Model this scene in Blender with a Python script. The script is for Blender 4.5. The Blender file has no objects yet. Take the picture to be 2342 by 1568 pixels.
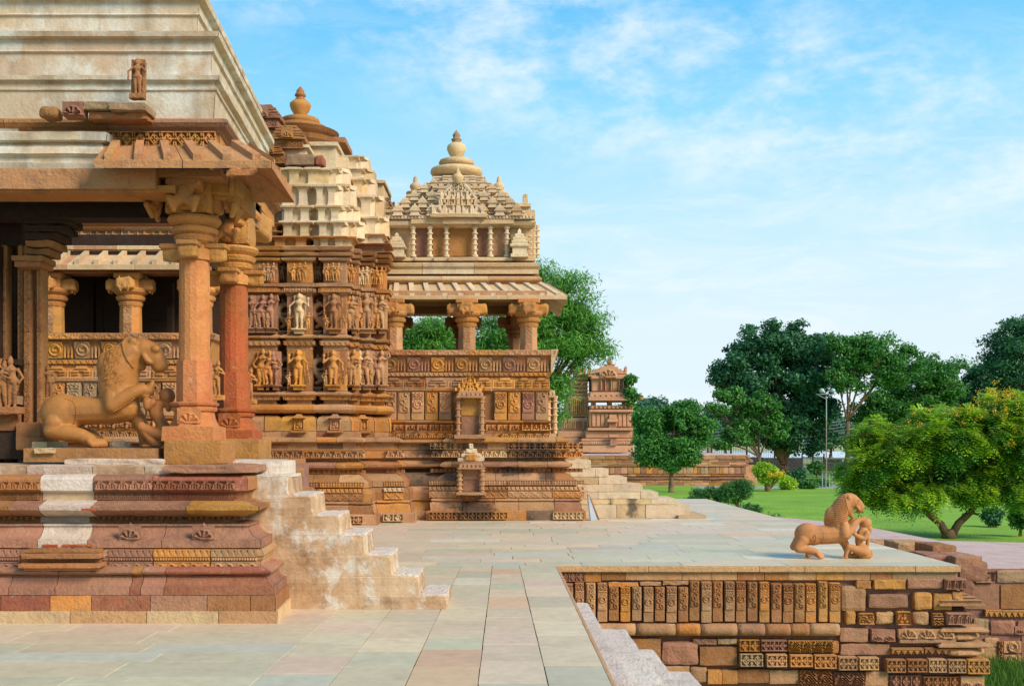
import bpy, bmesh, math, random
import numpy as np
from mathutils import Vector, Matrix, noise
from mathutils.bvhtree import BVHTree
from mathutils.geometry import tessellate_polygon

SC = bpy.context.scene
COL = SC.collection
random.seed(7)
RNG = np.random.default_rng(11)
PI = math.pi
F, CX, HZ, EYE = 2500.0, 1140.0, 1015.0, 1.8      # focal length, vanishing point and eye height used to survey the site

# ------------------------------------------------------------------ camera, sky, sun, exposure
cam = bpy.data.cameras.new('camera')
cam_o = bpy.data.objects.new('camera', cam); COL.objects.link(cam_o)
cam_o.location = (0, 0, EYE); cam_o.rotation_euler = (PI/2, 0, 0)
cam.sensor_width = 36; cam.lens = 36*F/2342
cam.shift_x = 31/2342; cam.shift_y = 231/2342
cam.clip_start = .1; cam.clip_end = 9000
SC.camera = cam_o

SUN_DIR = Vector((.78, -.60, .66)).normalized()
sun_el = math.asin(SUN_DIR.z); sun_az = math.atan2(SUN_DIR.x, SUN_DIR.y)
sun = bpy.data.lights.new('sun', 'SUN'); sun.energy = 4.5; sun.angle = math.radians(24); sun.color = (1, .90, .77)
sun_o = bpy.data.objects.new('sun', sun); COL.objects.link(sun_o)
sun_o.rotation_euler = SUN_DIR.to_track_quat('Z', 'Y').to_euler(); sun_o.location = (40, -20, 40)

W = bpy.data.worlds.new('World'); SC.world = W; W.use_nodes = True
def build_world():
    nt = W.node_tree; N = nt.nodes; L = nt.links
    N.clear()
    def n(t, **k):
        a = N.new(t)
        for q, v in k.items(): setattr(a, q, v)
        return a
    def math_(op, a, b=None, c=None, clamp=False):
        m = n('ShaderNodeMath', operation=op); m.use_clamp = clamp
        for i, s in enumerate((a, b, c)):
            if s is None: continue
            if isinstance(s, (int, float)): m.inputs[i].default_value = s
            else: L.new(s, m.inputs[i])
        return m.outputs[0]
    def mix(f, a, b):
        m = n('ShaderNodeMix', data_type='RGBA')
        for idx, s in ((0, f), (6, a), (7, b)):
            if isinstance(s, (tuple, float, int)): m.inputs[idx].default_value = s
            else: L.new(s, m.inputs[idx])
        return m.outputs[2]
    def smooth(x, a, b):
        m = n('ShaderNodeMapRange', interpolation_type='SMOOTHSTEP')
        L.new(x, m.inputs[0]); m.inputs[1].default_value = a; m.inputs[2].default_value = b
        return m.outputs[0]
    def dot(v, w):
        m = n('ShaderNodeVectorMath', operation='DOT_PRODUCT'); L.new(v, m.inputs[0]); m.inputs[1].default_value = w
        return m.outputs['Value']
    def noi(v, sc, det=6, rough=.6, dist=0., mp=(1, 1, 1), rot=(0, 0, 0)):
        mm = n('ShaderNodeMapping'); L.new(v, mm.inputs[0]); mm.inputs['Scale'].default_value = mp; mm.inputs['Rotation'].default_value = rot
        a = n('ShaderNodeTexNoise'); L.new(mm.outputs[0], a.inputs['Vector'])
        a.inputs['Scale'].default_value = sc; a.inputs['Detail'].default_value = det
        a.inputs['Roughness'].default_value = rough; a.inputs['Distortion'].default_value = dist
        return a.outputs[0]
    sky = n('ShaderNodeTexSky', sky_type='NISHITA'); sky.sun_disc = False
    sky.sun_elevation = sun_el; sky.sun_rotation = sun_az
    sky.air_density = 1.0; sky.dust_density = 1.0; sky.ozone_density = 1.5
    D = n('ShaderNodeTexCoord').outputs['Generated']
    el = dot(D, (0, 0, 1))
    # the clear sky: physical sky pulled towards the cyan blue and the milky horizon of a humid morning
    grad = n('ShaderNodeValToRGB'); L.new(el, grad.inputs[0])
    cr = grad.color_ramp
    cr.elements[0].position = 0.0; cr.elements[0].color = (7.4, 8.6, 9.2, 1)
    cr.elements[1].position = 1.0; cr.elements[1].color = (1.7, 3.6, 6.6, 1)
    for p, c in ((.10, (7.2, 8.6, 9.4)), (.19, (5.6, 8.2, 9.4)), (.29, (2.8, 6.9, 9.4)), (.40, (.85, 4.9, 9.2)), (.6, (1.2, 3.8, 7.6))):
        e = cr.elements.new(p); e.color = (*c, 1)
    base = mix(.92, sky.outputs[0], grad.outputs[0])
    # a broad veil of broken cirrus that crosses the sky, and wisps low down
    A = Vector((10, 2500, 1050)).normalized(); B = Vector((1202, 2500, 640)).normalized()
    nn = A.cross(B).normalized()
    if nn.z > 0: nn = -nn
    d = dot(D, tuple(nn))
    warp = noi(D, 2.6, 4, .55)
    d2 = math_('ADD', d, math_('MULTIPLY', math_('SUBTRACT', warp, .5), .16))
    band = math_('MULTIPLY', smooth(d2, -.13, .0), math_('SUBTRACT', 1, smooth(d2, .04, .15)))
    c1 = noi(D, 11, 6, .56, .3, (1, 1, 1.9), (0, .35, 0))
    c2 = noi(D, 55, 5, .6, .2, (1, 1, 2.2), (0, .35, 0))
    puff = math_('ADD', math_('MULTIPLY', c1, .8), math_('MULTIPLY', c2, .24))
    f1 = math_('MULTIPLY', band, smooth(puff, .40, .80), clamp=True)
    wis = noi(D, 6.5, 8, .66, .6, (1, 1, 4.5), (0, .12, .3))
    gate = smooth(noi(D, 2.1, 3, .5), .42, .62)
    low = math_('SUBTRACT', 1, smooth(el, .10, .42))
    f2 = math_('MULTIPLY', math_('MULTIPLY', smooth(wis, .46, .72), math_('ADD', math_('MULTIPLY', low, .75), math_('MULTIPLY', gate, .14))), .85, clamp=True)
    cf = math_('MAXIMUM', math_('MULTIPLY', f1, .9), math_('MULTIPLY', f2, .85))
    out = mix(cf, base, (8.3, 9.0, 9.5, 1))
    bg = n('ShaderNodeBackground'); bg.inputs[1].default_value = .112; L.new(out, bg.inputs[0])
    L.new(bg.outputs[0], n('ShaderNodeOutputWorld').inputs[0])
build_world()
SC.view_settings.view_transform = 'Standard'; SC.view_settings.look = 'None'
SC.view_settings.exposure = 0; SC.view_settings.gamma = 1
SC.render.engine = 'CYCLES'; SC.cycles.max_bounces = 6; SC.cycles.diffuse_bounces = 2; SC.cycles.transparent_max_bounces = 6

# ------------------------------------------------------------------ helpers
def P(u, v, D): return Vector(((u-CX)*D/F, D, EYE+(HZ-v)*D/F))
def X(u, D): return (u-CX)*D/F
def Z(v, D): return EYE+(HZ-v)*D/F

def wl(o):
    p = Vector((0, 0, 0))
    while o is not None: p += o.location; o = o.parent
    return p
def thing(name, label, cat, loc=(0, 0, 0), group=None, kind=None):
    o = bpy.data.objects.new(name, None); COL.objects.link(o); o.location = loc; o.empty_display_size = .2
    if label: o['label'] = label
    if cat: o['category'] = cat
    if group: o['group'] = group
    if kind: o['kind'] = kind
    return o
def tag(o, label=None, cat=None, group=None, kind=None):
    if label: o['label'] = label
    if cat: o['category'] = cat
    if group: o['group'] = group
    if kind: o['kind'] = kind
    return o
def mk(name, verts, faces, smooth=False):
    me = bpy.data.meshes.new(name)
    if isinstance(verts, np.ndarray): verts = verts.tolist()
    me.from_pydata(verts, [], faces)
    if smooth: me.polygons.foreach_set('use_smooth', [True]*len(me.polygons))
    me.update()
    return me
def put(name, me, mat, parent=None, loc=(0, 0, 0), rz=0., scale=None, kind=None, rot=None):
    """links a mesh as one object at world place loc"""
    o = bpy.data.objects.new(name, me)
    COL.objects.link(o)
    if mat is not None:
        if not me.materials: me.materials.append(mat)
        elif me.materials[0] != mat:
            o.material_slots[0].link = 'OBJECT'; o.material_slots[0].material = mat
    loc = Vector(loc)
    if parent is not None: loc = loc-wl(parent); o.parent = parent
    o.location = loc
    if rz: o.rotation_euler = (0, 0, rz)
    if rot: o.rotation_euler = rot
    if scale is not None: o.scale = scale if hasattr(scale, '__len__') else (scale,)*3
    if kind: o['kind'] = kind
    return o
def part(name, verts, faces, mat, parent=None, smooth=False, kind=None):
    """a mesh given in world coordinates, re-centred on its own middle"""
    a = np.array(verts, dtype=float)
    c = (a.min(0)+a.max(0))/2; c[2] = a[:, 2].min()
    return put(name, mk(name, a-c, faces, smooth), mat, parent, c, kind=kind)

class MB:
    def __init__(s): s.v = []; s.f = []
    def add(s, v, f):
        b = len(s.v); s.v += [tuple(p) for p in v]; s.f += [tuple(i+b for i in q) for q in f]; return s
    def box(s, x0, x1, y0, y1, z0, z1, c=0.):
        return s.add(*boxg(x0, x1, y0, y1, z0, z1, c))
    def build(s, name, mat, parent=None, smooth=False, kind=None):
        return part(name, s.v, s.f, mat, parent, smooth, kind)

def boxg(x0, x1, y0, y1, z0, z1, c=0.):
    if c <= 0:
        v = [(x, y, z) for x in (x0, x1) for y in (y0, y1) for z in (z0, z1)]
        return v, [(0, 1, 3, 2), (4, 6, 7, 5), (0, 4, 5, 1), (2, 3, 7, 6), (0, 2, 6, 4), (1, 5, 7, 3)]
    c = min(c, .45*(x1-x0), .45*(y1-y0), .45*(z1-z0))
    v = []; idx = {}
    for i, (x, sx) in enumerate(((x0, 1), (x1, -1))):
        for j, (y, sy) in enumerate(((y0, 1), (y1, -1))):
            for k, (z, sz) in enumerate(((z0, 1), (z1, -1))):
                for ax in range(3):
                    p = [x+sx*c, y+sy*c, z+sz*c]; p[ax] = (x, y, z)[ax]
                    idx[i, j, k, ax] = len(v); v.append(tuple(p))
    I = idx; f = []
    for i in (0, 1):
        q = [I[i, 0, 0, 0], I[i, 1, 0, 0], I[i, 1, 1, 0], I[i, 0, 1, 0]]; f.append(tuple(q if i else q[::-1]))
        q = [I[0, i, 0, 1], I[1, i, 0, 1], I[1, i, 1, 1], I[0, i, 1, 1]]; f.append(tuple(q[::-1] if i else q))
        q = [I[0, 0, i, 2], I[1, 0, i, 2], I[1, 1, i, 2], I[0, 1, i, 2]]; f.append(tuple(q if i else q[::-1]))
    for a in (0, 1):
        for b in (0, 1):
            f.append((I[a, b, 0, 0], I[a, b, 1, 0], I[a, b, 1, 1], I[a, b, 0, 1]))
            f.append((I[a, 0, b, 0], I[a, 1, b, 0], I[a, 1, b, 2], I[a, 0, b, 2]))
            f.append((I[0, a, b, 1], I[1, a, b, 1], I[1, a, b, 2], I[0, a, b, 2]))
            for k in (0, 1): f.append((I[a, b, k, 0], I[a, b, k, 1], I[a, b, k, 2]))
    return v, f
def fixn(me):
    bm = bmesh.new(); bm.from_mesh(me); bmesh.ops.recalc_face_normals(bm, faces=bm.faces); bm.to_mesh(me); bm.free(); return me
def nz(p, s, seed=0.):
    return noise.noise(Vector((p[0]*s+seed, p[1]*s+3.7*seed, p[2]*s)))
_grid = {}
def cubegrid(n):
    if n in _grid: return _grid[n]
    bm = bmesh.new(); bmesh.ops.create_cube(bm, size=2)
    bmesh.ops.subdivide_edges(bm, edges=bm.edges[:], cuts=n, use_grid_fill=True)
    v = np.array([q.co[:] for q in bm.verts]); f = [tuple(q.index for q in fa.verts) for fa in bm.faces]; bm.free()
    _grid[n] = (v, f); return v, f
def rough(x0, x1, y0, y1, z0, z1, n=4, rnd=.12, amp=.01, seed=None, sc=None):
    """a worn stone: a gridded block with rounded arrises and an uneven skin"""
    v, f = cubegrid(n); v = v.copy()
    hs = np.array([(x1-x0)/2, (y1-y0)/2, (z1-z0)/2]); c = np.array([(x0+x1)/2, (y0+y1)/2, (z0+z1)/2])
    rr = rnd*hs.min(); q = v*hs; inner = np.clip(q, -(hs-rr), hs-rr)
    d = q-inner; l = np.linalg.norm(d, axis=1, keepdims=True); l[l == 0] = 1
    q = inner+d/l*np.minimum(l, rr)
    seed = random.random()*50 if seed is None else seed
    s = sc or 1.6/max(hs.min(), .02)*.5
    for i in range(len(q)):
        nv = noise.noise_vector(Vector(q[i]*s)+Vector((seed, seed, seed)))
        q[i] += np.array(nv)*amp
    return q+c, f
def lathe(prof, n=16, c=(0, 0, 0), rot=0., ribs=0, ribamp=0., squash=1.):
    """prof [(r, z)] bottom to top; n sides (4 = square, with r as the half width)"""
    k = 1/math.cos(PI/n) if n in (4, 8) else 1.
    v = []; f = []
    off = PI/n if n in (4, 8) else 0
    for r, z in prof:
        for i in range(n):
            a = 2*PI*i/n+off+rot; rr = r*k
            if ribs and r > 0: rr *= 1+ribamp*abs(math.sin(ribs*a/2))-ribamp/2
            v.append((c[0]+rr*math.cos(a), c[1]+rr*math.sin(a)*squash, c[2]+z))
    for j in range(len(prof)-1):
        for i in range(n): f.append((j*n+i, j*n+(i+1) % n, (j+1)*n+(i+1) % n, (j+1)*n+i))
    f.append(tuple(range(n))[::-1]); f.append(tuple((len(prof)-1)*n+i for i in range(n)))
    return v, f
def tube(pts, rads, n=6):
    v = []; f = []
    pts = [Vector(p) for p in pts]
    up = Vector((.13, .3, 1)).normalized()
    for i, p in enumerate(pts):
        t = (pts[min(i+1, len(pts)-1)]-pts[max(i-1, 0)])
        t = t.normalized() if t.length > 1e-9 else Vector((0, 0, 1))
        a = t.cross(up)
        if a.length < .05: a = t.cross(Vector((1, 0, 0)))
        a.normalize(); b = t.cross(a)
        for k in range(n):
            q = 2*PI*k/n; v.append(tuple(p+(a*math.cos(q)+b*math.sin(q))*rads[i]))
    for i in range(len(pts)-1):
        for k in range(n): f.append((i*n+k, i*n+(k+1) % n, (i+1)*n+(k+1) % n, (i+1)*n+k))
    f.append(tuple(range(n))[::-1]); f.append(tuple((len(pts)-1)*n+k for k in range(n)))
    return v, f
_ico = {}
def ico(sub=2):
    if sub not in _ico:
        bm = bmesh.new(); bmesh.ops.create_icosphere(bm, subdivisions=sub, radius=1)
        _ico[sub] = (np.array([q.co[:] for q in bm.verts]), [tuple(q.index for q in fa.verts) for fa in bm.faces]); bm.free()
    return _ico[sub]
def ball(c, r, sub=2, rot=None):
    v, f = ico(sub); r = np.array(r if hasattr(r, '__len__') else (r, r, r), float)
    q = v*r
    if rot is not None: q = q @ np.array(rot.to_matrix() if hasattr(rot, 'to_matrix') else rot).T
    return (q+np.array(c)).tolist(), f
def blob(prims, voxel, smooth=3, name='blob', ratio=1.):
    """fuses closed shapes into one continuous skin"""
    b = MB()
    for v, f in prims: b.add(v, f)
    o = bpy.data.objects.new('tmp', mk('tmp', b.v, b.f)); COL.objects.link(o)
    m = o.modifiers.new('r', 'REMESH'); m.mode = 'VOXEL'; m.voxel_size = voxel
    if smooth: s = o.modifiers.new('s', 'SMOOTH'); s.factor = .5; s.iterations = smooth
    if ratio < 1: d = o.modifiers.new('d', 'DECIMATE'); d.ratio = ratio
    dg = bpy.context.evaluated_depsgraph_get()
    me = bpy.data.meshes.new_from_object(o.evaluated_get(dg)); me.name = name
    bpy.data.objects.remove(o)
    me.polygons.foreach_set('use_smooth', [True]*len(me.polygons)); me.materials.clear()
    return me
def chain(pts, n=10):
    """capsule chain: (x, y, z, r) ... closed tubes with balls at the joints"""
    out = []
    for i, p in enumerate(pts):
        out.append(ball(p[:3], p[3], 2))
        if i: 
            a = pts[i-1]; out.append(tube([a[:3], p[:3]], [a[3], p[3]], n))
    return out

# --- relief carving: patterns are heights over a unit tile (x 0..1, y 0..a)
def _sp(x, y, cx, cy, r, w=15., ph=0., hand=1):
    d = np.hypot(x-cx, y-cy); t = np.arctan2(y-cy, x-cx)*hand
    return np.clip(np.cos(t+w*d/r*.45+ph)*1.2, -1, 1)*np.clip((r-d)/r*5, 0, 1), d
def pt_medal(x, y, a):
    cy = a*.40 if a > 1.3 else a*.5
    r = .36 if a > .8 else .36*a
    s, d = _sp(x, y, .5, cy, r*.9, 14)
    h = .5+.28*s*(d < r*.9)+.5*np.exp(-((d-r)/.045)**2)-.35*np.exp(-((d-r-.09)/.04)**2)
    if a > 1.3:
        top = y > a*.74
        k = .5+.4*np.cos((np.abs(x-.5)*9+np.cos((y-a*.74)/a*22)*2.2)*2.2)
        h = np.where(top, k, h); h -= .5*np.exp(-((y-a*.74)/.03)**2)
        h += .35*np.exp(-((y-a*.70)/.025)**2)
        h -= .25*((y > a*.55) & (y < a*.68))*(np.cos(x*26)*np.cos(y*20) > .2)
    return h
def pt_scroll(x, y, a):
    h = .45+0*x
    n = max(2, int(round(a/.6)))
    for k in range(n):
        cy = a*(k+.5)/n; cx = .36 if k % 2 else .64
        s, d = _sp(x, y, cx, cy, .36, 17, k*1.3, -1 if k % 2 else 1)
        h = h+.38*s*(d < .36)
    xc = .5+.33*np.sin(y/a*PI*n+PI/2*0)
    h = np.maximum(h, .85*np.exp(-((x-xc)/.06)**2))
    return h*np.clip((np.minimum(x, 1-x))*14, .35, 1)
def pt_diamond(x, y, a):
    u = (x-.5)*2; v = (y/a-.5)*2
    post = np.abs(u) > .80
    d = np.abs(u)*1.05+np.abs(v)*.95
    pet = np.cos(2*np.arctan2(v, u)*2)*.5+.5
    h = np.where(d < .78, .62+.3*(1-d)-.3*(d < .6)*(pet < .4), .0)
    h = np.where((np.abs(d-.78) < .1), .8, h)
    h = np.where(post, .85-.3*(np.abs(np.abs(v)-.25) < .1), h)
    return np.where(np.abs(v) > .82, .9, h)
def pt_lotus(x, y, a):
    u = (x % 1)-.5; v = y/a
    arch = np.abs(u)-.42*np.sqrt(np.clip(1-(v*1.05)**2, 0, 1))
    h = .15+.6*(arch < 0)+.25*np.exp(-(arch/.05)**2)-.45*(np.abs(u) < .05)*(v < .7)-.3*(np.abs(np.abs(u)-.22) < .04)*(v < .55)
    return np.where(v > .88, .9, np.where(v < .1, .8, h))
def pt_tongue(x, y, a):
    v = y/a; xx = (x-.35*(1-v)**2) % 1
    return 1-.95*np.exp(-((xx-.5)/.10)**2)*np.clip((v-.05)*6, 0, 1)*np.clip((1.0-v)*9, 0, 1)
def pt_spiral(x, y, a):
    v = y/a
    s, d = _sp(x, y, .5, a*.5, .42, 15)
    return .45+.45*s*(d < .42)+.4*np.exp(-((v-.94)/.05)**2)+.4*np.exp(-((v-.04)/.04)**2)
def pt_bead(x, y, a):
    u = (x % 1)-.5; return np.sqrt(np.clip(1-(u/.42)**2-((y/a-.5)/.5)**2, 0, 1))
def pt_god(x, y, a):
    u = x-.5; v = y/a
    def e(cx, cy, rx, ry): return np.clip(1-((u-cx)/rx)**2-((v-cy)/ry)**2, 0, 1)**.5
    h = np.maximum.reduce([e(0, .74, .09, .13), e(0, .48, .13, .2), e(-.2, .22, .17, .1), e(.2, .22, .17, .1), e(-.2, .5, .06, .2), e(.2, .5, .06, .2)])
    return np.where(np.abs(u) > .41, .95-.4*(np.abs(v-.5) < .08), np.where((v > .93) | (v < .07), .9, h*.85))
def pt_dome(x, y, a):
    u = x-.5; v = y/a
    d = np.abs(u)/.44+.0
    dome = (d**2+(v*1.0)**2 < 1) & (v > .1)
    h = np.where(dome, .75+.22*np.sign(np.sin(v*26)), .12)
    h = np.where((np.abs(u) < .09) & (v < .55), .4, h)
    le = np.minimum(np.hypot((u-.5)/.14, (v-.35)/.3), np.hypot((u+.5)/.14, (v-.35)/.3))
    h = np.where(le < 1, .55+.3*np.cos(u*70), h)
    return np.where((v < .1), .95, np.where(v > .95, .5, h))
def pt_fan(x, y, a):
    v = y/a; u = np.abs(x-.5)*2
    return .5+.5*np.sign(np.sin((v*1.0+np.abs(u-.5)*(1.3)*(1-v*.4))*34))
def pt_vine(x, y, a):
    v = y/a
    wv = .5+.3*np.sin(2*PI*x)
    s1, d1 = _sp(x, y, .25, a*.3, .2, 14); s2, d2 = _sp(x, y, .75, a*.68, .2, 14, 0, -1)
    h = .35+.4*s1*(d1 < .2)+.4*s2*(d2 < .2)
    h = np.maximum(h, .95*np.exp(-((v-wv)/.1)**2))
    return np.where((v > .93) | (v < .07), .9, h)
def pt_tri(x, y, a):
    u = (x % 1)-.5; v = y/a
    return np.where((v < .7) & (np.abs(u) < .42*(1-v/.7)), .15, .8)+np.where(v > .8, .2, 0)+.5*np.exp(-((u)**2+(v-.12)**2)/.01)
def pt_arch(x, y, a):
    u = (x % 1)-.5; v = y/a; d = np.hypot(u, v*a)
    return np.where(d < .4, .5+.4*np.cos(np.arctan2(v*a, u)*9)*(d > .12), .25)+.4*np.exp(-((d-.42)/.03)**2)+.3*(v < .08)
def pt_lace(x, y, a):
    v = y/a
    u = np.abs(x-.5)*2
    s1, d1 = _sp(u, y, .30, a*.5, .26, 16); s2, d2 = _sp(u, y, .74, a*.42, .26, 16, 1, -1)
    g = .12+.75*(s1*(d1 < .26) > .1)+.75*(s2*(d2 < .26) > .1)+.8*(np.abs(d1-.27) < .035)+.8*(np.abs(d2-.26) < .035)
    g = np.where((u < .09) | (y/a < .10) | (y/a > .93), .95, g)
    return np.clip(g, 0, 1)
_rel = {}
def relief(pat, w, h, depth, nx=16, ny=None, tiles=1, sub=1, name='carved_panel'):
    """one carved slab facing the viewer's side (-Y), its left lower back corner at the origin"""
    key = (pat.__name__, round(w, 3), round(h, 3), round(depth, 3), nx, ny, tiles)
    if key in _rel: return _rel[key]
    tw = w/tiles; ny = ny or max(4, int(round(nx*h/tw)))
    ny = min(ny, 60)
    xs = (np.arange(nx)+.5)/nx; ys = (np.arange(ny)+.5)/ny*(h/tw)
    gx, gy = np.meshgrid(xs, ys); hh = np.clip(pat(gx, gy, h/tw), 0, 1.2)
    hh = np.tile(hh, (1, tiles)); NX = nx*tiles
    px = (np.arange(NX)+.5)/NX*w; pz = (np.arange(ny)+.5)/ny*h
    GX, GZ = np.meshgrid(px, pz)
    GX[:, 0] = 0; GX[:, -1] = w; GZ[0] = 0; GZ[-1] = h
    v = np.stack([GX, -hh*depth-.002, GZ], -1).reshape(-1, 3)
    ii = np.arange(ny*NX).reshape(ny, NX)
    f = np.stack([ii[:-1, :-1], ii[:-1, 1:], ii[1:, 1:], ii[1:, :-1]], -1).reshape(-1, 4).tolist()
    ring = list(ii[0])+list(ii[1:, -1])+list(ii[-1, :-1][::-1])+list(ii[1:-1, 0][::-1])
    b = len(v); rv = v[ring].copy(); rv[:, 1] = .02
    v = np.concatenate([v, rv]); m = len(ring)
    f += [(int(ring[i]), b+i, b+(i+1) % m, int(ring[(i+1) % m])) for i in range(m)]
    me = mk(name, v, f); _rel[key] = me
    return me
def carve(parent, pat, x, y, z, w, h, mat, depth=.03, nx=14, tiles=1, name='carved_panel', rz=0., kind=None):
    return put(name, relief(pat, w, h, depth, nx, None, tiles, name=name), mat, parent, (x, y, z), rz=rz, kind=kind)

# --- mouldings run along a plan path; outward is to the right of the path's direction
def pathinfo(path):
    n = []
    for a, b in zip(path[:-1], path[1:]):
        d = Vector((b[0]-a[0], b[1]-a[1])); d.normalize(); n.append(Vector((d.y, -d.x)))
    mv = [n[0]]
    for a, b in zip(n[:-1], n[1:]): mv.append((a+b)/(max(.25, 1+a.dot(b))))
    mv.append(n[-1]); return n, mv
def block_geo(p0, v0, p1, v1, prof, back, gap, amp, seg, seed, sz=1.):
    loop = [(back, prof[0][1])]+list(prof)+[(back, prof[-1][1])]
    L = (Vector(p1)-Vector(p0)).length; d = (Vector(p1)-Vector(p0)).normalized()
    A = Vector(p0)+d*gap; B = Vector(p1)-d*gap
    ns = max(1, int(L/seg)); m = len(loop); v = []; f = []
    for k in range(ns+1):
        t = k/ns
        for j, (r, z) in enumerate(loop):
            a = A-v0*r; b = B-v1*r; q = a.lerp(b, t)
            x, y = q.x, q.y
            if amp and 0 < j < m-1:
                e = noise.noise(Vector((x*sz*3.1+seed, y*3.1, z*7)))*amp+noise.noise(Vector((x*11*sz, y*9+seed, z*17)))*amp*.5
                nn = v0.lerp(v1, t); x += nn.x*e; y += nn.y*e; z += noise.noise(Vector((x*5, y*5+9, z*5+seed)))*amp*.5
            v.append((x, y, z))
    for k in range(ns):
        for j in range(m): f.append((k*m+j, k*m+(j+1) % m, (k+1)*m+(j+1) % m, (k+1)*m+j))
    f.append(tuple(range(m))[::-1]); f.append(tuple(ns*m+j for j in range(m)))
    return v, f
def course(parent, path, prof, L, mats, name='moulding_block', gap=.004, amp=.006, seg=.3, back=.9, cuts=None, matmap=None, jit=.0, smooth=False, short=.35):
    """stones laid end to end along the path; cuts = distances along the first segment where joints fall"""
    n, mv = pathinfo(path); made = []
    for i in range(len(path)-1):
        a = Vector(path[i]); b = Vector(path[i+1]); Ls = (b-a).length; d = (b-a)/Ls
        if cuts is not None and i == 0: ts = [0]+[c for c in cuts if 0 < c < Ls]+[Ls]
        else:
            k = max(1, int(round(Ls/L))); ts = [0]
            for q in range(1, k): ts.append(Ls*(q+random.uniform(-.28, .28))/k)
            ts.append(Ls)
        for q in range(len(ts)-1):
            v0 = mv[i] if q == 0 else n[i]; v1 = mv[i+1] if q == len(ts)-2 else n[i]
            j = random.uniform(-jit, jit); pr = [(r+j, z) for r, z in prof]
            g = block_geo(a+d*ts[q], v0, a+d*ts[q+1], v1, pr, back, gap, amp, seg, random.random()*90)
            m = matmap.get((i, q)) if matmap and (i, q) in matmap else (random.choice(mats) if isinstance(mats, (list, tuple)) else mats)
            made.append(part(name, g[0], g[1], m, parent, smooth))
    return made
def pv(lst, D0): return [(r, Z(v, D0+r)) for v, r in lst]
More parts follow.
